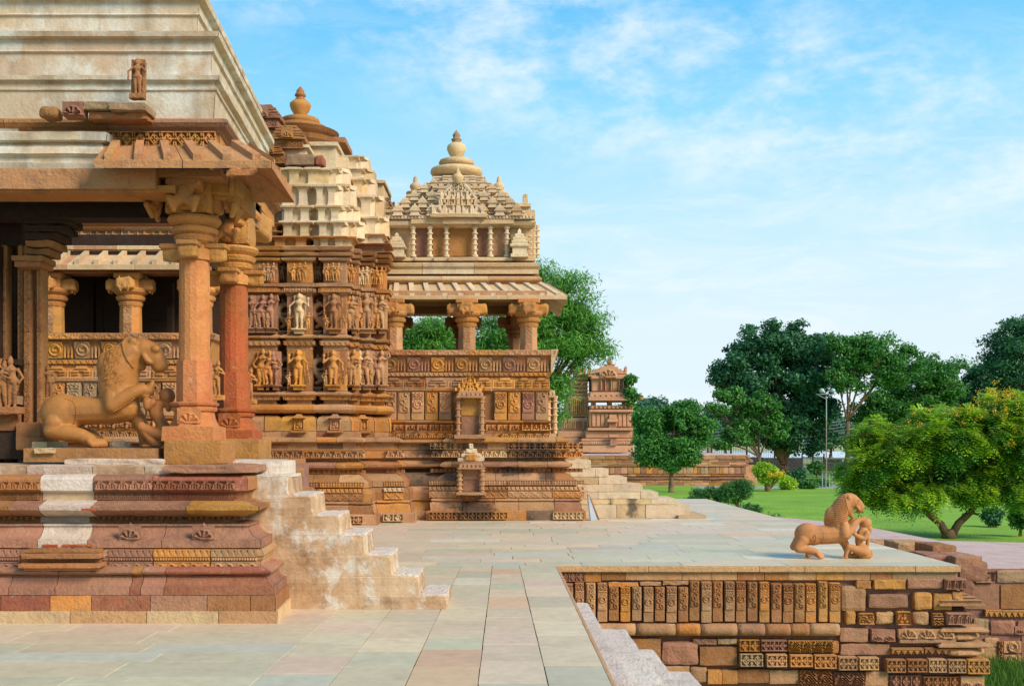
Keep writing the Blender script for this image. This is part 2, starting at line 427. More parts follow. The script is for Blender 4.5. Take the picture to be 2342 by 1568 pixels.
# ------------------------------------------------------------------ materials
def stone(name, c1, c2=None, stain=.36, stain_col=(.06, .045, .035), rough=.88, bump=.75, grain=30., patch=None, patch_col=(.6, .52, .4), vary=.3, streak=0., ps=(.5, .58), patina=.5, g_=.97, k_=1.3, soot=False):
    m = bpy.data.materials.new(name); m.use_nodes = True
    nt = m.node_tree; N = nt.nodes; L = nt.links; b = N['Principled BSDF']
    b.inputs['Roughness'].default_value = rough; b.inputs['Specular IOR Level'].default_value = .25
    c2 = c2 or tuple(x*.72 for x in c1)
    def sat(c, k=k_, g=g_):
        l = .35*c[0]+.5*c[1]+.15*c[2]; return tuple(max(.01, (l+(x-l)*k)*g*t) for x, t in zip(c, (1.03, .94, 1.0) if k > 1.1 else (1, 1, 1)))
    c1, c2 = sat(c1), sat(c2)
    geo = N.new('ShaderNodeNewGeometry'); oi = N.new('ShaderNodeObjectInfo')
    def noi(sc, det, vec=None, ro=.6, mp=None):
        t = N.new('ShaderNodeTexNoise'); t.inputs['Scale'].default_value = sc; t.inputs['Detail'].default_value = det; t.inputs['Roughness'].default_value = ro
        if mp:
            q = N.new('ShaderNodeMapping'); q.inputs['Scale'].default_value = mp; L.new(geo.outputs['Position'], q.inputs[0]); L.new(q.outputs[0], t.inputs['Vector'])
        else: L.new(geo.outputs['Position'], t.inputs['Vector'])
        return t.outputs[0]
    def rng(x, a, c, lo=0., hi=1.):
        q = N.new('ShaderNodeMapRange'); L.new(x, q.inputs[0]); q.inputs[1].default_value = a; q.inputs[2].default_value = c; q.inputs[3].default_value = lo; q.inputs[4].default_value = hi; return q.outputs[0]
    def mix(f, a, c, bt='MIX'):
        q = N.new('ShaderNodeMix'); q.data_type = 'RGBA'; q.blend_type = bt
        for i, s in ((0, f), (6, a), (7, c)):
            if isinstance(s, tuple): q.inputs[i].default_value = (*s, 1)
            elif isinstance(s, float): q.inputs[i].default_value = s
            else: L.new(s, q.inputs[i])
        return q.outputs[2]
    n1 = noi(1.7, 5, ro=.65); n2 = noi(grain, 4); n3 = noi(7, 6, ro=.7)
    col = mix(rng(n1, .35, .65), c1, c2)
    col = mix(rng(n3, .3, .75, 0., .55), col, tuple(min(1, x*1.25) for x in c1))
    hs = N.new('ShaderNodeHueSaturation'); L.new(col, hs.inputs['Color'])
    L.new(rng(oi.outputs['Random'], 0, 1, 1-vary, 1+vary*.6), hs.inputs['Value'])
    mm = N.new('ShaderNodeMath'); mm.operation = 'FRACT'; mu = N.new('ShaderNodeMath'); mu.operation = 'MULTIPLY'; mu.inputs[1].default_value = 7.31
    L.new(oi.outputs['Random'], mu.inputs[0]); L.new(mu.outputs[0], mm.inputs[0]); L.new(rng(mm.outputs[0], 0, 1, .492, .508), hs.inputs['Hue'])
    col = hs.outputs[0]
    if patina:
        pat = N.new('ShaderNodeMath'); pat.operation = 'MULTIPLY'
        L.new(noi(.9, 6, ro=.7), pat.inputs[0]); L.new(noi(11, 5, ro=.65), pat.inputs[1])
        col = mix(rng(pat.outputs[0], .17, .34, .08, patina), col, (.42, .225, .115))
        col = mix(rng(noi(4.3, 8, ro=.78), .56, .66, 0., .35), col, (.17, .095, .06))
        col = mix(rng(noi(5.7, 7, ro=.74), .60, .72, 0., .5), col, (.66, .52, .38))
    if patch is not None:
        col = mix(rng(noi(patch, 6, ro=.68), ps[0], ps[1]), col, patch_col)
    if soot:
        for c_, r_ in (((.89, 26.1, 1.60), (.75, 1.2, .22)), ((-.56, 25.7, .22), (.55, 1.2, .36)), ((-1.7, 26.2, 1.63), (.45, 1.2, .17)), ((.35, 26.1, 1.15), (.5, 1., .12)), ((1.15, 26., 1.05), (.25, 1., .14)), ((3.25, 26.6, .75), (.16, .8, .95)), ((2.75, 26.6, 1.0), (.10, .8, .8))):
            a = N.new('ShaderNodeVectorMath'); a.operation = 'SUBTRACT'; L.new(geo.outputs['Position'], a.inputs[0]); a.inputs[1].default_value = c_
            d = N.new('ShaderNodeVectorMath'); d.operation = 'DIVIDE'; L.new(a.outputs[0], d.inputs[0]); d.inputs[1].default_value = r_
            e = N.new('ShaderNodeVectorMath'); e.operation = 'LENGTH'; L.new(d.outputs[0], e.inputs[0])
            h = N.new('ShaderNodeMath'); h.operation = 'ADD'; L.new(e.outputs['Value'], h.inputs[0]); L.new(rng(n3, .3, .7, -.45, .45), h.inputs[1])
            col = mix(rng(h.outputs[0], .6, 1.1, .88, 0.), col, (.035, .032, .03))
    if stain: col = mix(rng(noi(2.9, 7, ro=.72), .53, .78, 0., stain*2), col, stain_col)
    if streak: col = mix(rng(noi(1.0, 5, mp=(3.2, 3.2, .45), ro=.6), .5, .68, 0., streak), col, stain_col)
    col = mix(rng(n2, .3, .7, .0, .3), col, tuple(x*.6 for x in c1))
    L.new(col, b.inputs['Base Color'])
    bp = N.new('ShaderNodeBump'); bp.inputs['Strength'].default_value = bump; bp.inputs['Distance'].default_value = .02
    ad = N.new('ShaderNodeMath'); ad.operation = 'ADD'; L.new(n2, ad.inputs[0]); L.new(n3, ad.inputs[1]); L.new(ad.outputs[0], bp.inputs['Height'])
    L.new(bp.outputs[0], b.inputs['Normal'])
    return m
M = {}
M['ochre'] = stone('ochre_sandstone', (.56, .31, .13), (.44, .22, .085), soot=True)
M['orange'] = stone('orange_sandstone', (.55, .29, .11), (.44, .19, .07))
M['yellow'] = stone('yellow_sandstone', (.58, .34, .13), (.46, .23, .07))
M['mauve'] = stone('mauve_sandstone', (.35, .20, .135), (.27, .145, .095), soot=True)
M['red'] = stone('red_sandstone', (.31, .125, .08), (.22, .085, .06))
M['brown'] = stone('brown_sandstone', (.36, .19, .09), (.26, .13, .06), soot=True)
M['tan'] = stone('tan_sandstone', (.50, .33, .19), (.40, .24, .125), soot=True)
M['buff'] = stone('buff_sandstone', (.72, .52, .29), (.60, .39, .19), soot=True, g_=.97, k_=1.06, stain=.2, patina=.35, vary=.2)
M['cream'] = stone('cream_sandstone', (.78, .62, .41), (.68, .50, .30), g_=1., k_=1.05, stain=.2, streak=.35, stain_col=(.30, .21, .14), patina=.3, vary=.14)
M['palewall'] = stone('pale_limewashed_stone', (.66, .53, .38), (.60, .42, .25), stain=.3, patch=1.5, patch_col=(.74, .69, .57), streak=.6, stain_col=(.30, .19, .10), vary=.08, ps=(.48, .62), patina=.1, g_=.93, k_=1.1, bump=.35)
M['plaster'] = stone('white_lime_plaster', (.66, .60, .49), (.54, .44, .31), stain=.4, vary=.08, bump=.8, patina=.4, stain_col=(.3, .2, .13))
M['oldplaster'] = stone('ochre_stained_plaster', (.62, .43, .25), (.38, .205, .085), stain=.7, patina=0, g_=1., k_=1., patch=1.5, patch_col=(.68, .59, .47), vary=.0, bump=.45, grain=22, stain_col=(.25, .13, .06), ps=(.54, .60), streak=.8)
M['treadplaster'] = stone('pale_worn_plaster', (.70, .58, .46), (.58, .44, .32), patina=0, g_=1., k_=1., stain=.3, vary=.05, bump=.8, stain_col=(.3, .22, .16))
M['brick'] = stone('old_red_brick', (.46, .14, .07), (.36, .10, .05), vary=.3)
M['dark'] = stone('shade_and_joint_dark_stone', (.05, .032, .02), (.03, .02, .014), stain=.5, patina=0)  # near-black colour stands in for interior shade; also fills the dark paving joints
M['grey'] = stone('grey_green_sandstone', (.40, .31, .19), (.30, .23, .14), stain=.4)
M['wet'] = stone('blackened_stone', (.16, .12, .08), (.05, .045, .04), stain=.6, stain_col=(.015, .015, .015))
M['mortar'] = stone('purple_brown_mortar', (.27, .155, .125), (.21, .115, .09), grain=18, bump=1., vary=.05, patina=.35)
M['lion'] = stone('smooth_brown_sandstone', (.42, .215, .085), (.31, .15, .055), g_=.9, k_=1.2, patina=0, stain=.25, bump=.2, grain=60, vary=0., rough=.5)
M['lion2'] = stone('smooth_terracotta_sandstone', (.55, .285, .13), (.43, .20, .085), g_=.92, k_=1.15, patina=.0, stain=.22, bump=.18, grain=70, vary=0., rough=.74)
M['redpaint'] = stone('vermilion_stained_stone', (.36, .125, .06), (.30, .08, .035), stain=.4, patina=.25, patch=1.1, patch_col=(.52, .11, .04), vary=.1, ps=(.5, .64))
M['shaft'] = stone('pillar_sandstone', (.56, .27, .14), (.42, .175, .085), patina=.2, stain=.2, streak=.3, stain_col=(.42, .09, .04), vary=.06)
M['pit'] = stone('rough_pale_pink_stone', (.72, .60, .49), (.62, .49, .40), patina=0, g_=1., k_=1., stain=.3, bump=1.2, stain_col=(.2, .18, .15), vary=.08)
M['pinkpave'] = stone('weathered_pink_paving', (.62, .49, .41), (.52, .40, .33), patina=0, stain=.4, vary=.1, stain_col=(.22, .19, .16), bump=.6)
M['farstone'] = stone('far_pink_sandstone', (.60, .38, .24), (.48, .28, .17), stain=.22, vary=.12)
M['eave'] = stone('orange_brown_eave_stone', (.54, .32, .17), (.42, .22, .10), stain=.4, patina=.5, vary=.15)
M['coping'] = stone('coping_sandstone', (.60, .43, .25), (.52, .36, .20), stain=.1, vary=.12)
PAVE = [((.67, .56, .38), .26), ((.61, .55, .38), .17), ((.74, .58, .39), .24), ((.72, .54, .39), .15), ((.58, .56, .43), .08), ((.72, .48, .30), .05), ((.74, .64, .48), .05)]
PAVE = [((c[0]*1.03, c[1], c[2]*.94), w) for c, w in PAVE]
M['pave'] = []
for i, (c, w) in enumerate(PAVE):
    m = stone('paving_slab_stone_%s' % ['sage', 'green', 'beige', 'pink', 'blue', 'peach', 'ivory'][i], tuple(x*.93 for x in c), tuple(x*.80 for x in c), stain=.2, vary=.1, bump=.15, rough=.5, stain_col=(.26, .21, .15), grain=9, patina=0, g_=1.0, k_=1.0)
    m.node_tree.nodes['Principled BSDF'].inputs['Specular IOR Level'].default_value = .2
    M['pave'].append(m)
PW = [w for c, w in PAVE]
def pave_mat(): return random.choices(M['pave'], PW)[0]

def simple(name, col, rough=.7, metal=0., vary=None, spec=.3, island=False, col2=None, trans=0., noise_sc=None):
    m = bpy.data.materials.new(name); m.use_nodes = True
    nt = m.node_tree; N = nt.nodes; L = nt.links; b = N['Principled BSDF']
    b.inputs['Base Color'].default_value = (*col, 1); b.inputs['Roughness'].default_value = rough
    b.inputs['Metallic'].default_value = metal; b.inputs['Specular IOR Level'].default_value = spec
    src = None
    if island:
        g = N.new('ShaderNodeNewGeometry'); src = g.outputs['Random Per Island']
    elif noise_sc:
        g = N.new('ShaderNodeNewGeometry'); t = N.new('ShaderNodeTexNoise'); t.inputs['Scale'].default_value = noise_sc; t.inputs['Detail'].default_value = 7; t.inputs['Roughness'].default_value = .65
        L.new(g.outputs['Position'], t.inputs['Vector'])
        q = N.new('ShaderNodeMapRange'); q.inputs[1].default_value = .35; q.inputs[2].default_value = .68; L.new(t.outputs[0], q.inputs[0]); src = q.outputs[0]
    if src is not None:
        r = N.new('ShaderNodeMix'); r.data_type = 'RGBA'; r.inputs[6].default_value = (*col, 1); r.inputs[7].default_value = (*(col2 or tuple(x*.6 for x in col)), 1)
        L.new(src, r.inputs[0]); L.new(r.outputs[2], b.inputs['Base Color'])
    if trans:
        tr = N.new('ShaderNodeBsdfTranslucent'); mx = N.new('ShaderNodeMixShader'); mx.inputs[0].default_value = trans
        if src is not None: L.new(r.outputs[2], tr.inputs[0])
        else: tr.inputs[0].default_value = (*col, 1)
        L.new(b.outputs[0], mx.inputs[1]); L.new(tr.outputs[0], mx.inputs[2])
        L.new(mx.outputs[0], N['Material Output'].inputs[0])
    return m
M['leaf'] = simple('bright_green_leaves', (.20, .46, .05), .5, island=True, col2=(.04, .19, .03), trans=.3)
M['leafdark'] = simple('dark_green_leaves', (.075, .23, .07), .5, island=True, col2=(.015, .085, .04), trans=.2)
M['leafmid'] = simple('mid_green_leaves', (.13, .36, .05), .5, island=True, col2=(.025, .13, .03), trans=.3)
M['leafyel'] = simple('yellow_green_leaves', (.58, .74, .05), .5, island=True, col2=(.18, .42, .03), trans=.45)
M['leafshrub'] = simple('shrub_leaves', (.10, .27, .05), .6, island=True, col2=(.03, .12, .03), trans=.3)
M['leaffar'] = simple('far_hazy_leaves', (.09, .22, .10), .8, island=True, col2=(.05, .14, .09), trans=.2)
M['flower'] = simple('orange_yellow_flowers', (.85, .55, .04), .6, island=True, col2=(.80, .45, .02), trans=.3)
M['bark'] = stone('tree_bark', (.10, .075, .05), (.06, .045, .032), bump=1.2, grain=40, vary=.1)
M['barkpale'] = stone('pale_tree_bark', (.22, .17, .11), (.14, .11, .08), bump=1.2, grain=40, vary=.1)
M['lawn'] = simple('mown_lawn', (.24, .41, .022), .9, noise_sc=.3, col2=(.15, .28, .02))
M['grass'] = simple('grass_blades', (.13, .28, .03), .8, island=True, col2=(.05, .14, .02), trans=.3)
M['field'] = simple('dry_field', (.42, .40, .16), .9, noise_sc=.02, col2=(.26, .33, .12))
M['ground'] = simple('bare_ground', (.30, .30, .14), .95, noise_sc=.05, col2=(.18, .26, .07))
M['sandroad'] = simple('pale_dirt_track', (.62, .50, .38), .9, noise_sc=.1, col2=(.5, .4, .3))
M['water'] = simple('lake_water', (.60, .66, .70), .18, spec=.8, noise_sc=.02, col2=(.52, .60, .66))
M['blackwall'] = simple('soot_black_wall', (.035, .037, .035), .9, noise_sc=.8, col2=(.06, .055, .05))
M['iron'] = simple('dark_iron', (.04, .045, .045), .6, .4)
M['steel'] = simple('grey_galvanised_steel', (.42, .46, .46), .5, .4)
M['rust'] = simple('rusty_steel', (.30, .17, .10), .7, .2, noise_sc=3, col2=(.36, .34, .3))
M['lamp'] = simple('floodlight_glass', (.45, .62, .66), .2, 0, spec=.8)
M['whitepaint'] = simple('white_painted_board', (.36, .38, .40), .5, noise_sc=3, col2=(.28, .30, .33))
M['hill'] = simple('far_wooded_hill', (.13, .24, .17), 1., noise_sc=.02, col2=(.16, .28, .22))
M['asphalt'] = simple('grey_path', (.36, .35, .31), .9, noise_sc=.8, col2=(.28, .27, .24))
# ------------------------------------------------------------------ land, lawn, lake, far country
LZ = -2.16
def sheet(name, pts, z, mat, kind='structure'):
    o = part(name, [(x, y, z) for x, y in pts], [tuple(range(len(pts)))], mat); o['kind'] = kind; return o
def ground_mesh():
    # one sheet to the horizon, rising gently a long way off
    xs = [-3000, -1400, -600, -250, -100, -40, 0, 40, 100, 250, 600, 1400, 3000]
    ys = [-60, 0, 60, 120, 175, 260, 420, 640, 760, 1000, 1400, 2000, 3500, 7000]
    def hz(y): return LZ-.02 if y < 180 else (-2.4 if y < 640 else -2.4+(y-640)*.016)
    v = [(x, y, hz(y)) for y in ys for x in xs]; nx = len(xs)
    f = [(j*nx+i, j*nx+i+1, (j+1)*nx+i+1, (j+1)*nx+i) for j in range(len(ys)-1) for i in range(nx-1)]
    o = put('ground', mk('ground', v, f), M['ground']); o['kind'] = 'structure'
ground_mesh()
sheet('lawn', [(-40, 20), (140, 20), (140, 158), (-40, 158)], LZ, M['lawn'])
sheet('garden_path', [(18, 97), (33, 97.5), (60, 94), (60, 98.5), (33, 104), (18, 103)], LZ+.006, M['asphalt'])
sheet('flower_bed', [(44, 60), (60, 52), (60, 57), (47, 64)], LZ+.006, M['asphalt'])
# lake beyond the boundary wall
sheet('lake', [(45, 330), (150, 322), (420, 330), (520, 420), (300, 620), (60, 640), (20, 470)], -2.30, M['water'])
sheet('far_field', [(0, 200), (60, 200), (90, 318), (30, 330)], -2.34, M['field'])
def bank(name, x0, x1, y0, y1, z0, z1, mat, n=24, amp=1.2):
    v = []; f = []
    for j in range(5):
        for i in range(n+1):
            x = x0+(x1-x0)*i/n; y = y0+(y1-y0)*j/4
            v.append((x, y, z0+(z1-z0)*j/4+noise.noise(Vector((x*.02, y*.01, 3)))*amp*j/4))
    for j in range(4):
        for i in range(n): f.append((j*(n+1)+i, j*(n+1)+i+1, (j+1)*(n+1)+i+1, (j+1)*(n+1)+i))
    o = part(name, v, f, mat, smooth=True); o['kind'] = 'structure'; return o
bank('lake_bank', 20, 560, 640, 800, -2.3, 1.2, M['field'])
bank('dirt_track', 60, 330, 800, 900, 1.3, 5.0, M['sandroad'], amp=.4)
bank('far_hills', -400, 1500, 2300, 2700, 10, 62, M['hill'], 60, 18)

# ------------------------------------------------------------------ the paved terrace (walking level z = 0)
EX, PY, TX, TY = .85, 16.25, 6.85, 36.0      # pit edge, pit front, terrace right edge, terrace far edge
terr = thing('terrace_paving', None, None, (0, 12, 0), kind='structure')
b = MB()
b.box(-40, EX-.02, -4, TY-.02, -2.4, -.012); b.box(EX-.02, TX-.03, PY+.12, TY-.02, -2.4, -.012)
b.build('terrace_core', M['dark'], terr)
def slab(x0, x1, y0, y1, mat=None, skew0=0, skew1=0, h=.07):
    g = .0032; dz = random.uniform(-.001, .001)
    j = lambda: random.uniform(-.0025, .0025)
    c = [(x0+g+j(), y0+g+j()), (x1-g+j(), y0+g+j()), (x1-g+skew1+j(), y1-g+j()), (x0+g+skew0+j(), y1-g+j())]
    v = [(x, y, -h-.012) for x, y in c]+[(x, y, dz-.006) for x, y in c]
    cx = sum(p[0] for p in c)/4; cy = sum(p[1] for p in c)/4
    def ins(p, e=.0022): d = Vector((cx-p[0], cy-p[1])).normalized(); return (p[0]+d.x*e*1.4, p[1]+d.y*e*1.4, dz)
    v += [ins(p) for p in c]
    f = [(i, (i+1) % 4, (i+1) % 4+4, i+4) for i in range(4)]+[(i+4, (i+1) % 4+4, (i+1) % 4+8, i+8) for i in range(4)]+[(8, 9, 10, 11), (3, 2, 1, 0)]
    return v, f
R0 = random.Random(5)
# strips that run away from the viewer, near the pit; joints surveyed at two depths
jn = [(EX, EX), (.375, .31), (-.155, -.09), (-.70, -.55), (-1.27, -1.06), (-1.86, -1.60)]
for k in range(len(jn)-1):
    (a0, a1), (b0, b1) = jn[k+1], jn[k]
    y = 5.0
    while y < PY:
        L = R0.uniform(.62, 1.0) if y > 10 else R0.uniform(.55, .85); y2 = min(PY, y+L)
        if PY-y2 < .3: y2 = PY
        def at(p, q, yy): t = (yy-8.1)/(16.25-8.1); return p+(q-p)*t
        x0, x1 = at(a0, a1, y), at(b0, b1, y)
        if k == 0: x1 = EX-.001
        v, f = slab(x0, x1, y, y2, skew0=at(a0, a1, y2)-x0, skew1=(0 if k == 0 else at(b0, b1, y2)-x1))
        part('paving_slab', v, f, pave_mat(), terr)
        y = y2
# rows to the left, laid crosswise
y = 6.0
while y < 12.6:
    h = R0.uniform(.28, .62); y2 = y+h
    xr = -1.86+(.26)*(y-8.1)/8.15; xr2 = -1.86+(.26)*(y2-8.1)/8.15
    x = xr; first = True
    while x > (-7.5 if y < 10.8 else -3.0):
        L = R0.uniform(.7, 1.5); v, f = slab(x-L, x, y, y2, skew1=(xr2-xr) if first else 0, skew0=0)
        part('paving_slab', v, f, pave_mat(), terr); x -= L; first = False
    y = y2
# the far terrace: rows laid crosswise, hundreds of slabs; near ones singly, the rest joined
far = [MB() for _ in M['pave']]; cnt = 0
y = 12.6
while y < TY:
    h = R0.uniform(.34, .6) if y < 20 else R0.uniform(.45, .7); y2 = min(TY, y+h)
    xa = (-1.60-.1*(16.25-y)/4 if y < PY else -12); xb = TX
    if y < PY:
        x = -1.66; lim = -6.0; d = -1
        while x > lim:
            L = R0.uniform(.8, 1.6); v, f = slab(x-L, x, y, min(y2, PY)); i = random.choices(range(7), PW)[0]
            far[i].add(v, f); x -= L
        if y2 > PY: y2 = PY
        y = y2; continue
    x = xb
    while x > xa:
        L = R0.uniform(.8, 1.9); x0 = max(x-L, xa); v, f = slab(x0, x, y, y2); i = random.choices(range(7), PW)[0]
        if y < 19.2 and x0 > -4 and cnt < 60: part('paving_slab', v, f, M['pave'][i], terr); cnt += 1
        else: far[i].add(v, f)
        x = x0
    y = y2
for i, m in enumerate(far):
    if m.v: m.build('paving_field', M['pave'][i], terr, kind='stuff')
# moss and dirt seams, grass in the pit
sheet('pit_floor', [(.9, 4), (TX+2, 4), (TX+2, 16.4), (.9, 16.4)], -2.12, M['ground'])

# ------------------------------------------------------------------ retaining wall of the terrace, built of reused carved stones
rw = thing('retaining_wall', 'rubble and carved stone wall holding up the terrace under a plain coping, right foreground', 'wall', (4, PY, -2.1))
D0 = PY
MB().box(EX+.0, TX-.02, PY+.07, PY+.6, -2.12, -.08).build('mortar_core', M['mortar'], rw)
# coping slabs that overhang the wall
cu = [1268, 1480, 1732, 1940, 2172, 2205]
xs = [X(u, D0) for u in (1268, 1482, 1735, 1838, 2090, 2205)]; xs[0] = EX; xs[-1] = TX
for a, c in zip(xs[:-1], xs[1:]):
    part('coping_slab', *rough(a+.002, c-.002, PY-.07, PY+.35, -.092, -.004, 3, .14, .003), M['coping'], rw)
part('coping_slab', *rough(EX-.0, EX+.035, 4, PY-.075, -.09, -.004, 3, .2, .003), M['coping'], rw)
def zz(v): return Z(v, D0)
def st(u0, u1, v0, v1, mat, proud=.03, n=4, rnd=.22, amp=.010, name='wall_stone'):
    rnd *= .6
    return part(name, *rough(X(u0, D0)+.003, X(u1, D0)-.003, PY-proud, PY+.22, zz(v1)+.003, zz(v0)-.003, n, rnd, amp), M[mat] if isinstance(mat, str) else mat, rw, smooth=False)
def cv(u0, u1, v0, v1, pat, mat, proud=.05, depth=.045, nx=16, tiles=1, back=True, m2=None):
    x0, x1 = X(u0, D0), X(u1, D0); z0, z1 = zz(v1), zz(v0)
    if back: o = part('wall_stone', *boxg(x0+.004, x1-.004, PY-proud+.001, PY+.2, z0+.003, z1-.003, .008), M[mat], rw)
    carve(rw, pat, x0+.010, PY-proud, z0+.009, x1-x0-.02, z1-z0-.018, M[m2 or mat], depth, nx, tiles)
# plain band under the coping
for a, c, m in ((1275, 1338, 'mauve'), (1338, 1375, 'orange'), (1375, 1430, 'brown'), (1430, 1560, 'tan'), (1560, 1626, 'tan'), (1626, 1686, 'tan'), (1686, 1748, 'brown'), (1748, 1802, 'ochre'), (1802, 1866, 'tan'), (1866, 1930, 'ochre'), (1930, 1990, 'tan'), (1990, 2040, 'brown'), (2040, 2190, 'grey')):
    st(a, c, 1306, 1326 if c > 1380 else 1330, m, .012, 3, .1, .003)
carve(rw, pt_diamond, X(1284, D0), PY-.012, zz(1328), X(1336, D0)-X(1284, D0), zz(1308)-zz(1328), M['mauve'], .03, 14, 3)
# carved upright slabs (pillar panels)
slabs = [(1296, 1311, 1341, 1424, 1, 'tan'), (1313, 1336, 1330, 1424, 0, 'tan'), (1338, 1362, 1331, 1421, 1, 'tan'), (1365, 1389, 1331, 1420, 0, 'tan'), (1391, 1415, 1340, 1417, 2, 'brown'), (1417, 1441, 1339, 1419, 0, 'orange'), (1444, 1467, 1340, 1417, 1, 'tan'), (1470, 1494, 1340, 1420, 0, 'tan'), (1496, 1520, 1340, 1418, 1, 'brown'), (1522, 1547, 1339, 1421, 0, 'tan'), (1549, 1573, 1340, 1419, 1, 'brown'), (1575, 1599, 1327, 1417, 1, 'brown'), (1601, 1626, 1328, 1421, 0, 'tan'), (1628, 1652, 1328, 1419, 1, 'brown'), (1655, 1679, 1328, 1418, 0, 'tan'), (1681, 1705, 1328, 1421, 0, 'brown'), (1707, 1731, 1329, 1418, 1, 'brown'), (1734, 1758, 1329, 1421, 0, 'ochre'), (1761, 1785, 1332, 1420, 1, 'brown'), (1787, 1812, 1333, 1421, 0, 'brown'), (1814, 1838, 1333, 1420, 1, 'brown'), (1840, 1865, 1333, 1421, 0, 'orange'), (1869, 1890, 1328, 1419, 1, 'ochre'), (1894, 1920, 1331, 1421, 0, 'ochre')]
for u0, u1, v0, v1, k, m in slabs:
    x0, x1 = X(u0, D0)+.004, X(u1, D0)-.004; z0, z1 = zz(v1), zz(v0); pr = .07+random.uniform(-.015, .015)
    part('carved_slab', *rough(x0, x1, PY-pr, PY+.2, z0, z1, 3, .12, .004), M[m], rw)
    fh = .62 if k else .68
    carve(rw, pt_medal if k == 0 else pt_scroll, x0+.012, PY-pr+.002, z0+(z1-z0)*(1-fh)-.01, x1-x0-.024, (z1-z0)*fh, M[m], .03, 15)
for a, c, v in ((1391, 1460, 1332), (1462, 1512, 1330), (1515, 1574, 1328), (1280, 1312, 1333)): st(a, c, v-2, v+8, random.choice(['mauve', 'tan', 'ochre']), .05, 4, .5, .012)
# round roll moulding
for a, c, m in ((1345, 1452, 'tan'), (1452, 1543, 'tan'), (1543, 1599, 'orange'), (1599, 1683, 'tan'), (1683, 1746, 'mauve'), (1746, 1804, 'brown'), (1804, 1847, 'brown'), (1847, 1916, 'tan')):
    x0, x1 = X(a, D0)+.003, X(c, D0)-.003; r = .5*(zz(1423)-zz(1452)); cz = (zz(1423)+zz(1452))/2
    v = []; f = []; n = 14; k = 5; sd = random.random()*9
    for i in range(k+1):
        x = x0+(x1-x0)*i/k
        for j in range(n):
            a_ = 2*PI*j/n; rr = r*(1+.05*noise.noise(Vector((x*4+sd, math.cos(a_), math.sin(a_)))))*(.96 if i in (0, k) else 1)
            v.append((x, PY-.04+rr*math.cos(a_), cz+rr*math.sin(a_)))
    for i in range(k):
        for j in range(n): f.append((i*n+j, i*n+(j+1) % n, (i+1)*n+(j+1) % n, (i+1)*n+j))
    f.append(tuple(range(n))[::-1]); f.append(tuple(k*n+j for j in range(n)))
    part('roll_moulding', v, f, M[m], rw, smooth=True)
# rubble and carved fragments (u0, u1, v0, v1, stone)
for t in ((1395, 1511, 1458, 1518, 'brown', .05, .1, .006), (1513, 1598, 1466, 1520, 'mauve', .03, .5, .02), (1583, 1640, 1459, 1473, 'mauve', .02, .5, .02), (1640, 1687, 1459, 1472, 'grey', .03, .5, .012), (1599, 1686, 1477, 1520, 'brown', .04, .1, .006),
          (1460, 1578, 1521, 1545, 'tan', .02, .3, .008), (1578, 1617, 1523, 1560, 'tan', .04, .4, .01), (1617, 1650, 1530, 1562, 'ochre', .06, .12, .004), (1650, 1686, 1530, 1562, 'ochre', .05, .12, .004), (1686, 1758, 1528, 1560, 'brown', .04, .12, .005), (1758, 1826, 1530, 1563, 'tan', .03, .15, .01),
          (1923, 1980, 1338, 1398, 'tan', .04, .5, .016), (1957, 1992, 1326, 1345, 'ochre', .05, .5, .014), (1996, 2070, 1323, 1346, 'yellow', .06, .35, .012), (2074, 2154, 1321, 1345, 'mauve', .04, .35, .012),
          (1985, 2075, 1357, 1389, 'mauve', .05, .4, .014), (2087, 2130, 1353, 1393, 'yellow', .07, .5, .014), (2134, 2177, 1354, 1394, 'ochre', .04, .4, .01), (1932, 1955, 1395, 1427, 'ochre', .06, .6, .012), (2003, 2043, 1398, 1427, 'tan', .03, .5, .02), (2086, 2124, 1397, 1427, 'tan', .04, .55, .02),
          (1919, 1984, 1434, 1467, 'mauve', .04, .3, .012), (1921, 2035, 1470, 1497, 'mauve', .03, .35, .014), (1902, 1917, 1464, 1492, 'ochre', .04, .4, .01), (1976, 2030, 1533, 1570, 'tan', .05, .3, .012), (2176, 2200, 1350, 1372, 'ochre', .05, .5, .014)):
    u0, u1, v0, v1, m, pr, rn, am = t; st(u0, u1, v0, v1, m, pr, 5, rn, am)
